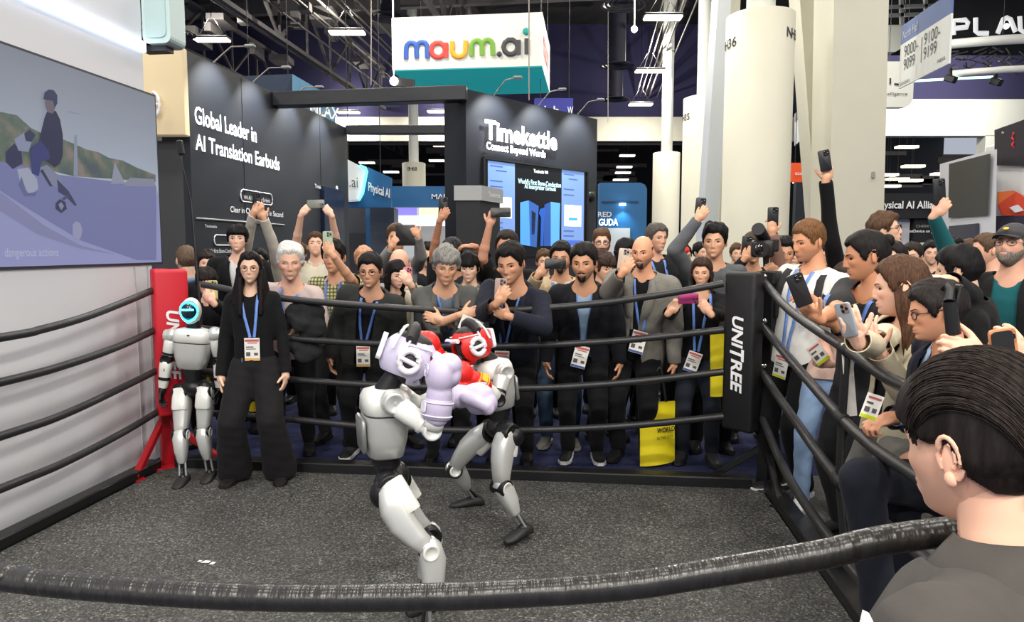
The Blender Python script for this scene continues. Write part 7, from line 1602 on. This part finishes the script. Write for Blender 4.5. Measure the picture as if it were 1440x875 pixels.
fwm = person('woman in black blazer with tied dark hair, back to the camera at lower right', 1378, 626, .90, .92, fx=1405, yaw=-148, head=(-156, 10, 4), hs=.91, skin=(232, 182, 156), S=1.5,
       hair=dict(c=(30, 25, 23), front=.042, top=.018, side=.013, recede=.0, rough=.05, nape=-.06, burn=.012), face=dict(taper=.38, lip=(190, 110, 104)), top=dict(type='blazer', c=(74, 71, 68), thick=.03, amp=.003, collar=0, closed=1), inner=dict(c=(40, 40, 42)), legs=BTR, A=('down',), B=('down',), build=1.12, group=None)
fwm.hs = .91
m = strands(fwm, 1500); o = m.build('hair_strands', hairmat((40, 33, 30)), fwm.root, kind='stuff')
hd_ = lambda x, y, z: fwm.Hc + fwm.Rh @ V((x, y, z)) * .91
m = MB(); rs = np.random.RandomState(9)
for i in range(90):
    a = rs.uniform(0, 6.28); rr = .026 * math.sqrt(rs.rand()); b0 = hd_(.0 + rr * math.cos(a) * .5, .098, -.045 + rr * math.sin(a)); e_ = b0 + fwm.back * .10 + V((0, 0, -.30 + rs.uniform(-.05, .05))) + V((rs.uniform(-.02, .02), rs.uniform(-.02, .02), 0)) + fwm.lat * (rr * math.cos(a))
    md = (b0 + e_) / 2 + fwm.back * .045 + V((0, 0, .05)); m.tube(bez([b0, md, e_], 10), [.004] * 11, 4, caps=False)
m.build('ponytail', hairmat((40, 31, 28)), fwm.root, kind='stuff')
m = MB(); m.lathe([(.026, -.012), (.031, 0), (.026, .012)], hd_(0, .098, -.045), fwm.Rh @ M.Rotation(R(90), 3, 'X'), 16); m.build('hair_tie', M_black, fwm.root)
m = MB(); m.prism([(-.006, 0), (.010, 0), (.003, .014), (-.003, .017)], P(1217, 880, .74), V((1, 0, 0)), EZ, .004); m.build('lanyard_tag', M_letter, fwm.root)
# stand-up blazer collar behind the neck
m = MB(); ra, rb, rc = [], [], []
for k in range(25):
    a = R(-150 + 300 * k / 24); c_, s_ = math.cos(a), math.sin(a); q = fwm.N + fwm.lat * (s_ * .072) + fwm.back * (c_ * .066 + .004); ra.append(q + EZ * (.034 + .014 * c_)); rb.append(q + fwm.lat * (s_ * .030) + fwm.back * (c_ * .026) - EZ * .018); rc.append(q + fwm.lat * (s_ * .070) + fwm.back * (c_ * .066) - EZ * .075)
k = 25; m.add(ra + rb + rc, [(i, i + 1, i + k + 1, i + k) for i in range(k - 1)] + [(i + k, i + k + 1, i + 2 * k + 1, i + 2 * k) for i in range(k - 1)], 0, True)
o = m.build('collar', fabric('blazer74_71_68', (74, 71, 68)), fwm.root); sm_ = o.modifiers.new('cloth_thickness', 'SOLIDIFY'); sm_.thickness = .006
# ---------------- tote bags
M_tote = mat('tote_yellow', (232, 214, 20), .7, bump=.3, bscale=12)
def tote(label, x0, x1, y0, y1, Y, strap=True, txt=None, skew=0):
    r = thing('tote_bag', label, 'bag', P((x0 + x1) / 2, y1, Y), 'yellow tote bags')
    a, b, c, d = P(x0, y1 + skew, Y - .02), P(x1, y1 - skew, Y + .02), P(x1, y0 - skew * .5, Y), P(x0, y0 + skew * .5, Y); n = V((.1, -1, .05)).normalized()
    m = MB(); N_ = 7; front, bk_ = [], []
    for j in range(N_ + 1):
        for i in range(N_ + 1):
            u, v_ = i / N_, j / N_; p = (a * (1 - u) + b * u) * (1 - v_) + (d * (1 - u) + c * u) * v_; t = math.sin(math.pi * u) * (1 - .55 * v_); wv = .006 * math.sin(9 * u + 5 * v_)
            front.append(p + n * (.05 * t + wv)); bk_.append(p - n * (.05 * t + .004))
    F1 = [(j * (N_ + 1) + i, j * (N_ + 1) + i + 1, (j + 1) * (N_ + 1) + i + 1, (j + 1) * (N_ + 1) + i) for j in range(N_) for i in range(N_)]
    m.add(front, F1, 0, True); m.add(bk_, [f[::-1] for f in F1], 0, True); k = N_ + 1; L = len(front); edge = [i for i in range(k)] + [i * k + N_ for i in range(k)] ; vs = front + bk_
    m.add(vs, [(i, i + L, i + 1 + L, i + 1) for i in range(N_)] + [(j * k, (j + 1) * k, (j + 1) * k + L, j * k + L) for j in range(N_)] + [(j * k + N_, j * k + N_ + L, (j + 1) * k + N_ + L, (j + 1) * k + N_) for j in range(N_)], 0)
    bo_ = m.build('bag_body', M_tote, r)
    if strap:
        m = MB(); m.tube(bez([d + (c - d) * .25, d + (c - d) * .55 + V((0, 0, .26)), d + (c - d) * .75], 12), .012, 6, flat=.3, up=n); m.build('strap', M_black, r)
    if txt:
        ux = (b - a).normalized(); uy = (d - a).normalized(); m = MB(); o_ = a + (b - a) * .42 + (d - a) * .52 + n * .056; m.text(txt, o_, ux, uy, .035, (b - a).length * .5, bold=.03); m.text('IN THE CITY', o_ - uy * .05, ux, uy, .022, (b - a).length * .45); m.build('bag_lettering', mat('tote_ink', (60, 50, 20), .7), bo_)
    return r
tote('yellow tote bag with black lettering hanging beside the woman with brown bob', 900, 949, 566, 652, 5.22, True, 'WORLD', 4)
tote('yellow tote bag half hidden at the black corner post', 999, 1030, 470, 556, 5.08, False, None, 2)
tote('yellow tote bag seen between silver robot and staff woman', 283, 310, 512, 548, 5.9, False)
tote('yellow-green bag sliver behind the staff woman\'s legs', 350, 366, 540, 578, 6.0, False)
# ================================================================ HUMANOID ROBOTS
M_sil = mat('robot_silver', (206, 208, 205), .34, .4, noise=.05, nscale=8, coat=.3); M_sil2 = mat('robot_silver_dark', (150, 153, 152), .36, .6); M_wht = mat('robot_white', (226, 228, 222), .35, .1, coat=.3)
M_joint = mat('robot_joint_black', (24, 24, 26), .4, .2); M_rub = mat('robot_foot', (34, 33, 33), .6); M_visor = mat('robot_visor', (6, 40, 52), .12, coat=.5); M_cyan = mat('visor_glow', (60, 220, 255), .4, emit=5.0); M_cyan2 = mat('visor_bar', (90, 235, 255), .4, emit=3.0)
M_lav = mat('glove_lavender', (198, 188, 216), .45, noise=.05, bump=.06, bscale=60); M_lav2 = mat('glove_piping', (222, 216, 232), .5); M_gred = mat('glove_red', (216, 34, 30), .4, noise=.1, bump=.06); M_guardw = mat('guard_white', (232, 230, 236), .45); M_guardl = mat('guard_lavender', (204, 198, 222), .45, noise=.05); M_gyel = mat('cuff_yellow', (232, 176, 34), .5); M_gblk = mat('guard_black', (34, 32, 34), .6)
def seg(mb, a, b, prof, side, e=.8, n=20, m=0, bow=0.0):
    """superelliptic shell from a to b; prof rows: (t, half width along side, half depth[, depth offset])"""
    a, b = V(a), V(b); d = (b - a); L = d.length; d = d.normalized(); s = V(side); s = (s - d * s.dot(d)).normalized(); q = d.cross(s); rg = []
    for row in prof:
        t, rx, ry = row[:3]; of = row[3] if len(row) > 3 else 0.0; c = a + (b - a) * t + q * (of + bow * math.sin(math.pi * min(max(t, 0), 1)))
        rg.append([c + s * (math.copysign(abs(math.cos(u)) ** e, math.cos(u)) * rx) + q * (math.copysign(abs(math.sin(u)) ** e, math.sin(u)) * ry) for u in [2 * math.pi * j / n for j in range(n)]])
    mb.loft(rg, m); return mb
def disc(mb, c, ax, r, h, m=0, n=20): 
    F = frame(ax); mb.lathe([(0, -h / 2), (r * .92, -h / 2), (r, -h / 2 + .004), (r, h / 2 - .004), (r * .92, h / 2), (r * .7, h / 2), (r * .66, h / 2 - .003), (0, h / 2 - .003)], c, F, n, m); return mb
def robot(label, neck, waist, side, headc, head_dir, arms, legs, group, guard=None, head_up=(0, 0, 1), front=None):
    neck, waist, side, headc = V(neck), V(waist), V(side).normalized(), V(headc); base = V((waist.x, waist.y, 0))
    r = thing('humanoid_robot', label, 'robot', base, group)
    ax = (neck - waist).normalized(); side = (side - ax * side.dot(ax)).normalized(); fr = V(front) if front is not None else side.cross(ax) ; fr = (fr - ax * fr.dot(ax)); fr = (fr - side * fr.dot(side)).normalized(); T = (neck - waist).length
    B = lambda x, y, z: waist + side * x + fr * y + ax * (z * T)
    m = MB(); seg(m, waist, neck, [(0, .075, .062), (.03, .090, .074), (.30, .112, .088), (.62, .124, .094), (.64, .124, .094)], side, .6, 28); m.build('lower_torso', M_sil, r)
    m = MB(); seg(m, waist, neck, [(.66, .122, .092), (.68, .128, .100), (.86, .126, .098), (.95, .110, .086), (1.0, .06, .05)], side, .6, 28); ch = m.build('chest_plate', M_wht, r)
    m = MB(); c = B(0, .101, .85); m.add([c - side * .012 + ax * .006, c + side * .012 + ax * .006, c - ax * .010], [(0, 1, 2)]); m.build('chest_mark', M_joint, ch)
    m = MB(); seg(m, B(0, -.094, .10), B(0, -.102, .60), [(0, .062, .006), (.08, .076, .012), (.92, .086, .012), (1, .07, .006)], side, .5, 20); m.build('back_panel', M_sil2, r)
    m = MB(); m.tube([neck - ax * .02, neck + (headc - neck) * .45], [.05, .042], 16); m.build('neck', M_joint, r)
    # head
    hd = V(head_dir).normalized(); hu = V(head_up); hs_ = hd.cross(hu).normalized() * -1; hu = hs_.cross(hd) * -1; hu = hu if hu.dot(V(head_up)) > 0 else -hu; H = lambda x, y, z: headc + hs_ * x + hd * y + hu * z; X = M((hs_, hd, hu)).transposed()
    m = MB(); m.ball(headc, (.066, .085, .092), X, 22, 14); m.ball(H(0, -.01, -.05), (.05, .06, .06), X, 16, 10); m.build('head_shell', M_wht if guard is None else M_joint, r)
    m = MB(); m.ball(H(0, .026, .002), (.060, .066, .078), X, 22, 14); vz = m.build('visor', M_visor, r)
    if guard is None:
        ov = [H(.056 * math.cos(a) * (1 - .12 * max(0, -math.sin(a))), .060 + .028 * (1 - math.cos(a) ** 2) * .6 - .01 * abs(math.cos(a)), .066 * math.sin(a)) for a in [2 * math.pi * k / 28 for k in range(29)]]
        m = MB(); m.tube(ov, .0075, 8, caps=False); m.build('glow_ring', M_cyan, r); m = MB(); m.tube([H(-.040, .078, .014), H(0, .093, .014), H(.040, .078, .014)], .007, 8); m.build('glow_bar', M_cyan2, r)
    # waist and pelvis
    hp = [V(l['hip']) for l in legs]; pc = sum(hp, V((0, 0, 0))) / len(hp)
    m = MB(); dn = (pc - waist)
    for k in range(4): c = waist + dn * (.08 + .17 * k); m.tube([c - ax * .014, c + ax * .014], [.062 - .004 * k, .062 - .004 * k], 16)
    m.tube([waist, waist + dn * .8], .05, 14); m.ball(pc + ax * .03, (.085, .07, .06), M((side, fr, ax)).transposed(), 16, 10); pv = m.build('pelvis', M_joint, r)
    for l in legs:
        h, k, a = V(l['hip']), V(l['knee']), V(l['ankle']); sd = V(l.get('side', side)).normalized(); thd = (k - h).normalized(); toe = V(l['toe']); toe.z = 0 if not l.get('tilt') else toe.z; toe = toe.normalized()
        m = MB(); disc(m, h, sd, .062, .10); m.ball(h - thd * .02, .055, None, 14, 10); m.ball(h - fr * .045 + thd * .03, (.058, .058, .062), None, 14, 10); m.build('hip_joint', M_joint, r)
        so = sd * l.get('out', 0.0); bw = l.get('bow', .022)
        m = MB(); seg(m, h + so - thd * .03, k + so, [(0, .030, .034), (.05, .050, .056), (.30, .058, .066), (.55, .055, .060), (.80, .046, .048), (.97, .042, .042), (1.0, .03, .03)], sd, .7, 22, bow=bw); th = m.build('thigh', M_sil, r)
        m = MB(); seg(m, h + so - thd * .035, h + so + (k - h) * .42, [(0, .028, .03), (.06, .050, .050), (.9, .054, .052), (1, .05, .046)], sd, .55, 22, bow=bw * .5); m.v = [tuple(V(p) + sd.cross(thd) * 0.0 + so * .0 + (sd.cross(thd) * (-1 if bw >= 0 else 1)) * -.017) for p in m.v]; m.build('thigh_cover', M_wht, th)
        m = MB(); disc(m, k, sd, .047, .098); m.build('knee_joint', M_joint, r)
        shd = (a - k).normalized()
        m = MB(); seg(m, k + so - shd * .045, k + so + (a - k) * .68, [(0, .026, .026), (.08, .044, .046), (.30, .048, .056), (.65, .042, .046), (.95, .028, .030), (1, .02, .022)], sd, .7, 20, bow=-bw * .5); sh = m.build('shin', M_sil, r)
        for s in (-1, 1): m = MB(); disc(m, k + so + sd * (s * .046), sd, .036, .014); m.build('knee_cover', M_wht, sh)
        m = MB(); 
        for s in (-1, 1): m.tube([k + (a - k) * .60 + sd * (s * .02), a + sd * (s * .022) + EZ * .012], .0085, 8)
        m.build('ankle_rods', M_sil2, r); m = MB(); m.tube([k + (a - k) * .66 - V(toe) * .012, a - toe * .03 + EZ * .01], .008, 8); m.ball(a, .026, None, 12, 8); m.build('ankle_joint', M_joint, r)
        m = MB(); fs = toe.cross(EZ).normalized(); fu = fs.cross(toe) ; fu = fu if fu.z > 0 else -fu; b0 = a - fu * .045; rg = []
        for (u, wd_, hh) in ((-.075, .018, .030), (-.06, .032, .052), (-.01, .036, .062), (.04, .038, .048), (.09, .040, .034), (.125, .032, .026), (.145, .012, .018)): rg.append([b0 + toe * u + fs * (math.copysign(abs(math.cos(t_)) ** .8, math.cos(t_)) * wd_) + fu * (hh / 2 + math.copysign(abs(math.sin(t_)) ** .8, math.sin(t_)) * hh / 2) for t_ in [2 * math.pi * j / 16 for j in range(16)]])
        m.loft(rg); m.build('foot', M_rub, r)
    for q in arms:
        s_, e_, w_ = V(q['sh']), V(q['el']), V(q['wr']); sd = V(q.get('side', fr)).normalized(); ud = (e_ - s_).normalized(); fd = (w_ - e_).normalized()
        m = MB(); m.ball(s_, .052, None, 16, 10); disc(m, s_ + V(q['out']).normalized() * .028, q['out'], .044, .05); m.build('shoulder', M_sil, r)
        m = MB(); seg(m, s_ + ud * .03, e_ - ud * .02, [(0, .034, .036), (.1, .044, .046), (.5, .041, .042), (.9, .036, .036), (1, .028, .028)], sd, .75, 18); m.build('upper_arm', M_wht if q.get('white', 1) else M_sil, r)
        m = MB(); disc(m, e_, sd, .038, .07); m.tube([e_ - ud * .05, e_ - ud * .035], .0425, 14); m.build('elbow_joint', M_joint if not q.get('pale') else M_wht, r)
        m = MB(); seg(m, e_ + fd * .012, w_, [(0, .030, .030), (.08, .040, .042), (.35, .040, .040), (.8, .033, .033), (1, .027, .027)], sd, .75, 18); fa = m.build('forearm', M_wht, r)
        if q.get('bands'):
            m = MB()
            for t in (.30, .62): m.tube([e_ + (w_ - e_) * t, e_ + (w_ - e_) * (t + .10)], .0405, 14)
            m.build('forearm_bands', M_joint, fa)
        if q.get('hand'):
            m = MB(); hand(m, w_, fd, q['palm'], q.get('thumb', (1, 0, 0)), CURL['relax'], .92); co, fc, nor = fuse(m, .005, 2); mesh_obj('hand', co, fc, M_joint, r)
        if q.get('glove'):
            g = q['glove']; gd = V(g['dir']).normalized(); gn = V(g['palm']); gn = (gn - gd * gn.dot(gd)).normalized(); gs = gd.cross(gn); gs = gs if gs.dot(V(g['thumb'])) > 0 else -gs; X_ = M((gs, gn, gd)).transposed(); k = g.get('k', 1.0); o_ = w_ - fd * .03
            m = MB(); m.cap(o_, o_ + gd * .085 * k, .046 * k, .050 * k, 16); m.ball(o_ + gd * .150 * k - gn * .006, (.066 * k, .056 * k, .072 * k), X_, 18, 12); m.ball(o_ + gd * .19 * k + gn * .022 * k, (.062 * k, .050 * k, .046 * k), X_, 18, 12); m.ball(o_ + gd * .155 * k + gn * .042 * k, (.056 * k, .030 * k, .045 * k), X_, 16, 10)
            m.cap(o_ + gd * .10 * k + gs * .058 * k + gn * .01, o_ + gd * .185 * k + gs * .066 * k + gn * .04 * k, .026 * k, .024 * k, 12); m.ball(o_ + gd * .195 * k + gs * .055 * k + gn * .05 * k, .025 * k, None, 12, 8)
            co, fc, nor = fuse(m, .006, 3); go = mesh_obj('boxing_glove', co, fc, g['m'], r, label=g['label'])
            m = MB(); m.tube([o_ - gd * .012, o_ - gd * .008, o_ + gd * .055 * k, o_ + gd * .062 * k], [.046 * k, .053 * k, .054 * k, .05 * k], 20); m.build('glove_cuff', g.get('mc', g['m']), go)
            m = MB()
            for t in (.002, .055): m.tube([o_ + gd * t + gs * (math.cos(a) * .0545 * k) + gn * (math.sin(a) * .0545 * k) for a in [2 * math.pi * j / 20 for j in range(21)]], .0035, 6, caps=False)
            q0 = o_ + gd * .03 * k - gn * .055 * k; m.prism(rpoly(.055 * k, .036 * k, .008), q0, gs, gd, .006); m.build('wrist_strap', g.get('mp', g['m']), go)
            if g.get('emblem'):
                ec = o_ + gd * .165 * k - gn * .0605 * k; m = MB(); m.tube([ec + gs * (.026 * math.cos(a)) + gd * (.026 * math.sin(a)) for a in [2 * math.pi * j / 20 for j in range(21)]], .002, 5, caps=False); m.tube([ec + gs * (.013 * math.cos(a)) + gd * (.013 * math.sin(a)) for a in [2 * math.pi * j / 14 for j in range(15)]], .002, 5, caps=False); m.build('glove_emblem', M_lav2, go)
    if guard:
        mg, mw = guard['m'], guard['mw']
        d, fs = grid(40, 56); a_ = np.array([.100, .122, .118]); p = d * a_; 
        lo = np.array([[v.x, v.y, v.z] for v in ()]) if False else None
        f = np.maximum(0.0, -1) - np.ones(len(d)) * .01
        fx, fy, fz = p[:, 0], -p[:, 1], p[:, 2]           # fy forward
        face = np.minimum(fy - .05, np.minimum(.066 - np.abs(fx), np.minimum(.050 - fz, fz + .085))); top_ = .01 - np.hypot(fx * .9, fy - .0) + .05 - np.where(fz > 0, 0, 1); bot = -.070 - fz; chin = np.where(fy < .02, bot, -.098 - fz)
        f = np.maximum(face, np.maximum(top_, chin))
        qd = np.array([[i for i in f_] for f_ in fs if len(f_) == 4]); co, fc = drop_faces(p, qd, f)
        co = np.array(headc) + co[:, :1] * np.array(hs_) - co[:, 1:2] * np.array(hd) + co[:, 2:] * np.array(hu)
        go = mesh_obj('head_guard', co, fc, mg, r, label=guard['label']); sm_ = go.modifiers.new('padding', 'SOLIDIFY'); sm_.thickness = .022; sm_.offset = -1
        m = MB(); m.tube([H(x_ * .066, .118 - .5 * abs(x_) ** 3 * .03, .052) for x_ in (-1, -.6, 0, .6, 1)], .017, 10, flat=.8); m.tube([H(x_ * .095, .082 - .11 * (abs(x_) > .8), .062 + .004) for x_ in (-.95, -.8, .8, .95)], .004, 6); m.build('brow_pad', mw, go)
        for s in (-1, 1):
            m = MB(); m.tube([H(s * (.096 + .006), .004 + .040 * math.cos(a), .002 + .044 * math.sin(a)) for a in [2 * math.pi * j / 24 for j in range(25)]], .014, 10, caps=False); m.tube([H(s * .106, .032, -.004), H(s * .108, -.036, .006)], .010, 8); m.build('ear_pad', mw, go)
            m = MB(); m.ball(H(s * .094, .004, .002), (.012, .030, .032), X, 14, 8); m.build('ear_opening', M_gblk, go)
        m = MB(); m.tube([H(-.085, -.015, .080), H(-.05, -.012, .116), H(0, -.01, .128), H(.05, -.012, .116), H(.085, -.015, .080)], .022, 10, flat=1.6); m.ball(H(0, 0, .075), (.074, .085, .044), X, 16, 10); m.build('crown_band', M_gblk, go)
        m = MB()
        for off in (-.028, .022): m.tube([H(-.10, off - .05, .03), H(-.082, off - .04, .085), H(-.045, off - .03, .122), H(0, off - .02, .134), H(.045, off - .03, .122), H(.082, off - .04, .085), H(.10, off - .05, .03)], .006, 6)
        m.build('crown_piping', mw, go)
        m = MB(); m.prism(rpoly(.12, .11, .02), H(0, -.122, .02), hs_, hu, .02); m.build('back_strap', mw, go)
        if guard.get('print'): m = MB(); m.prism(rpoly(.05, .012, .004), H(0, .136, .052), hs_, hu, .004); m.build('guard_print', guard['print'], go)
    return r
# --- standing robot by the red post
YA = 4.93
def pa(x, y, Y=YA): return P(x, y, Y)
fA1, fA2 = G(255, 684), G(297, 677)
robot('silver humanoid robot with cyan glowing visor standing by red post', pa(273, 461), pa(270, 518), V((1, .06, 0)), pa(269, 437, YA - .02), V((.12, -1, -.03)),
      [dict(sh=pa(243, 472), el=pa(235, 505), wr=pa(229, 545), out=V((-1, 0, 0)), hand=1, palm=V((1, 0, 0)), thumb=V((0, -1, 0)), bands=1), dict(sh=pa(302, 470), el=pa(309, 508, YA + .06), wr=pa(309, 545, YA + .05), out=V((1, 0, 0)), hand=1, palm=V((-1, 0, 0)), thumb=V((0, -1, 0)), bands=1)],
      [dict(hip=pa(256, 553), knee=pa(254, 612, 4.84), ankle=fA1 + EZ * .052 + V((0, .03, 0)), toe=V((.08, -1, 0)), side=V((1, .05, 0)), bow=-.012), dict(hip=pa(289, 549), knee=pa(286, 608, 4.90), ankle=fA2 + EZ * .052 + V((-.02, .03, 0)), toe=V((.12, -1, 0)), side=V((1, .05, 0)), bow=-.012)],
      'humanoid robots', front=V((.1, -1, 0)))
# --- near fighter with white head guard and lavender gloves, seen from its back left
YBt = 2.95
def pb(x, y, Y=YBt): return P(x, y, Y)
bf = V((.93, .36, 0)); bs = V((.36, -.93, 0))
gB = lambda d, p, t, lb: dict(dir=d, palm=p, thumb=t, m=M_lav, mp=M_lav2, label=lb, emblem=1, k=1.08)
fB = pb(603, 885, 2.82); fB.z = .052
robot('silver humanoid robot boxer in white head guard and lavender gloves, nearest the viewer', pb(541, 545), pb(541, 640), bs, pb(574, 505, 2.97), V((.93, .12, -.34)),
      [dict(sh=pb(552, 565, 2.84), el=pb(606, 605, 2.80), wr=pb(618, 576, 2.78), out=bs, side=bs, pale=1, glove=gB(V((.12, .1, 1)), V((.9, .35, 0)), V((-.6, .6, .2)), 'lavender boxing glove nearest the viewer')),
       dict(sh=pb(562, 556, 3.08), el=pb(590, 572, 3.16), wr=pb(628, 552, 3.12), out=-bs, side=bs, pale=1, glove=gB(V((.95, .1, -.08)), V((.05, -.3, -1)), V((-.2, -.6, .7)), 'lavender boxing glove farther from the viewer'))],
      [dict(hip=pb(549, 684, 2.88), knee=pb(600, 768, 2.84), ankle=fB, toe=V((.75, .45, 0)), side=bs, bow=.035, out=.03), dict(hip=pb(556, 672, 3.06), knee=pb(604, 752, 3.10), ankle=V((pb(594, 850, 3.03).x, 3.03, .052)), toe=V((.75, .45, 0)), side=bs, bow=.035, out=-.03)],
      'humanoid robots', dict(m=M_guardl, mw=M_guardw, label='white and lavender padded head guard'), head_up=V((.34, .1, 1)), front=bf)
# --- far fighter with red head guard
YC = 4.02
def pc_(x, y, Y=YC): return P(x, y, Y)
cf = V((-.90, -.42, 0)); cs = V((.42, -.90, 0))
gC = lambda d, p, t, lb: dict(dir=d, palm=p, thumb=t, m=M_gred, mc=M_gred, mp=M_gyel, label=lb, k=1.0)
fC1, fC2 = G(664, 716), G(735, 766)
robot('silver humanoid robot boxer in red head guard and red gloves facing left', pc_(690, 505), pc_(703, 574), cs, pc_(662, 487, 3.98), V((-.84, -.5, -.16)),
      [dict(sh=pc_(708, 523, 3.90), el=pc_(699, 562, 3.80), wr=pc_(676, 538, 3.74), out=cs, side=cs, white=0, glove=gC(V((-.85, -.3, .55)), V((0, .4, -.6)), V((.2, -.5, .7)), 'red boxing glove held at the chest')),
       dict(sh=pc_(676, 517, 4.14), el=pc_(648, 530, 4.1), wr=pc_(620, 512, 3.9), out=-cs, side=cs, white=0, glove=gC(V((-.55, -.1, .9)), V((-.6, 0, -.4)), V((.4, -.5, .4)), 'red boxing glove raised beside the white head guard'))],
      [dict(hip=pc_(690, 606, 4.10), knee=pc_(638, 660, 4.2), ankle=fC1 + EZ * .055 + V((0, .03, 0)), toe=V((-1, -.22, 0)), side=V((.3, -.95, 0)), bow=.03), dict(hip=pc_(713, 610, 3.92), knee=pc_(705, 685, 3.84), ankle=fC2 + EZ * .06 + V((.0, .03, .02)), toe=V((-.62, -.70, -.16)), tilt=0, side=V((.72, -.69, 0)), bow=.02)],
      'humanoid robots', dict(m=M_gred, mw=M_guardw, label='red and white padded head guard', print=mat('guard_blue', (40, 90, 200), .5)), head_up=V((-.1, .06, 1)), front=cf)
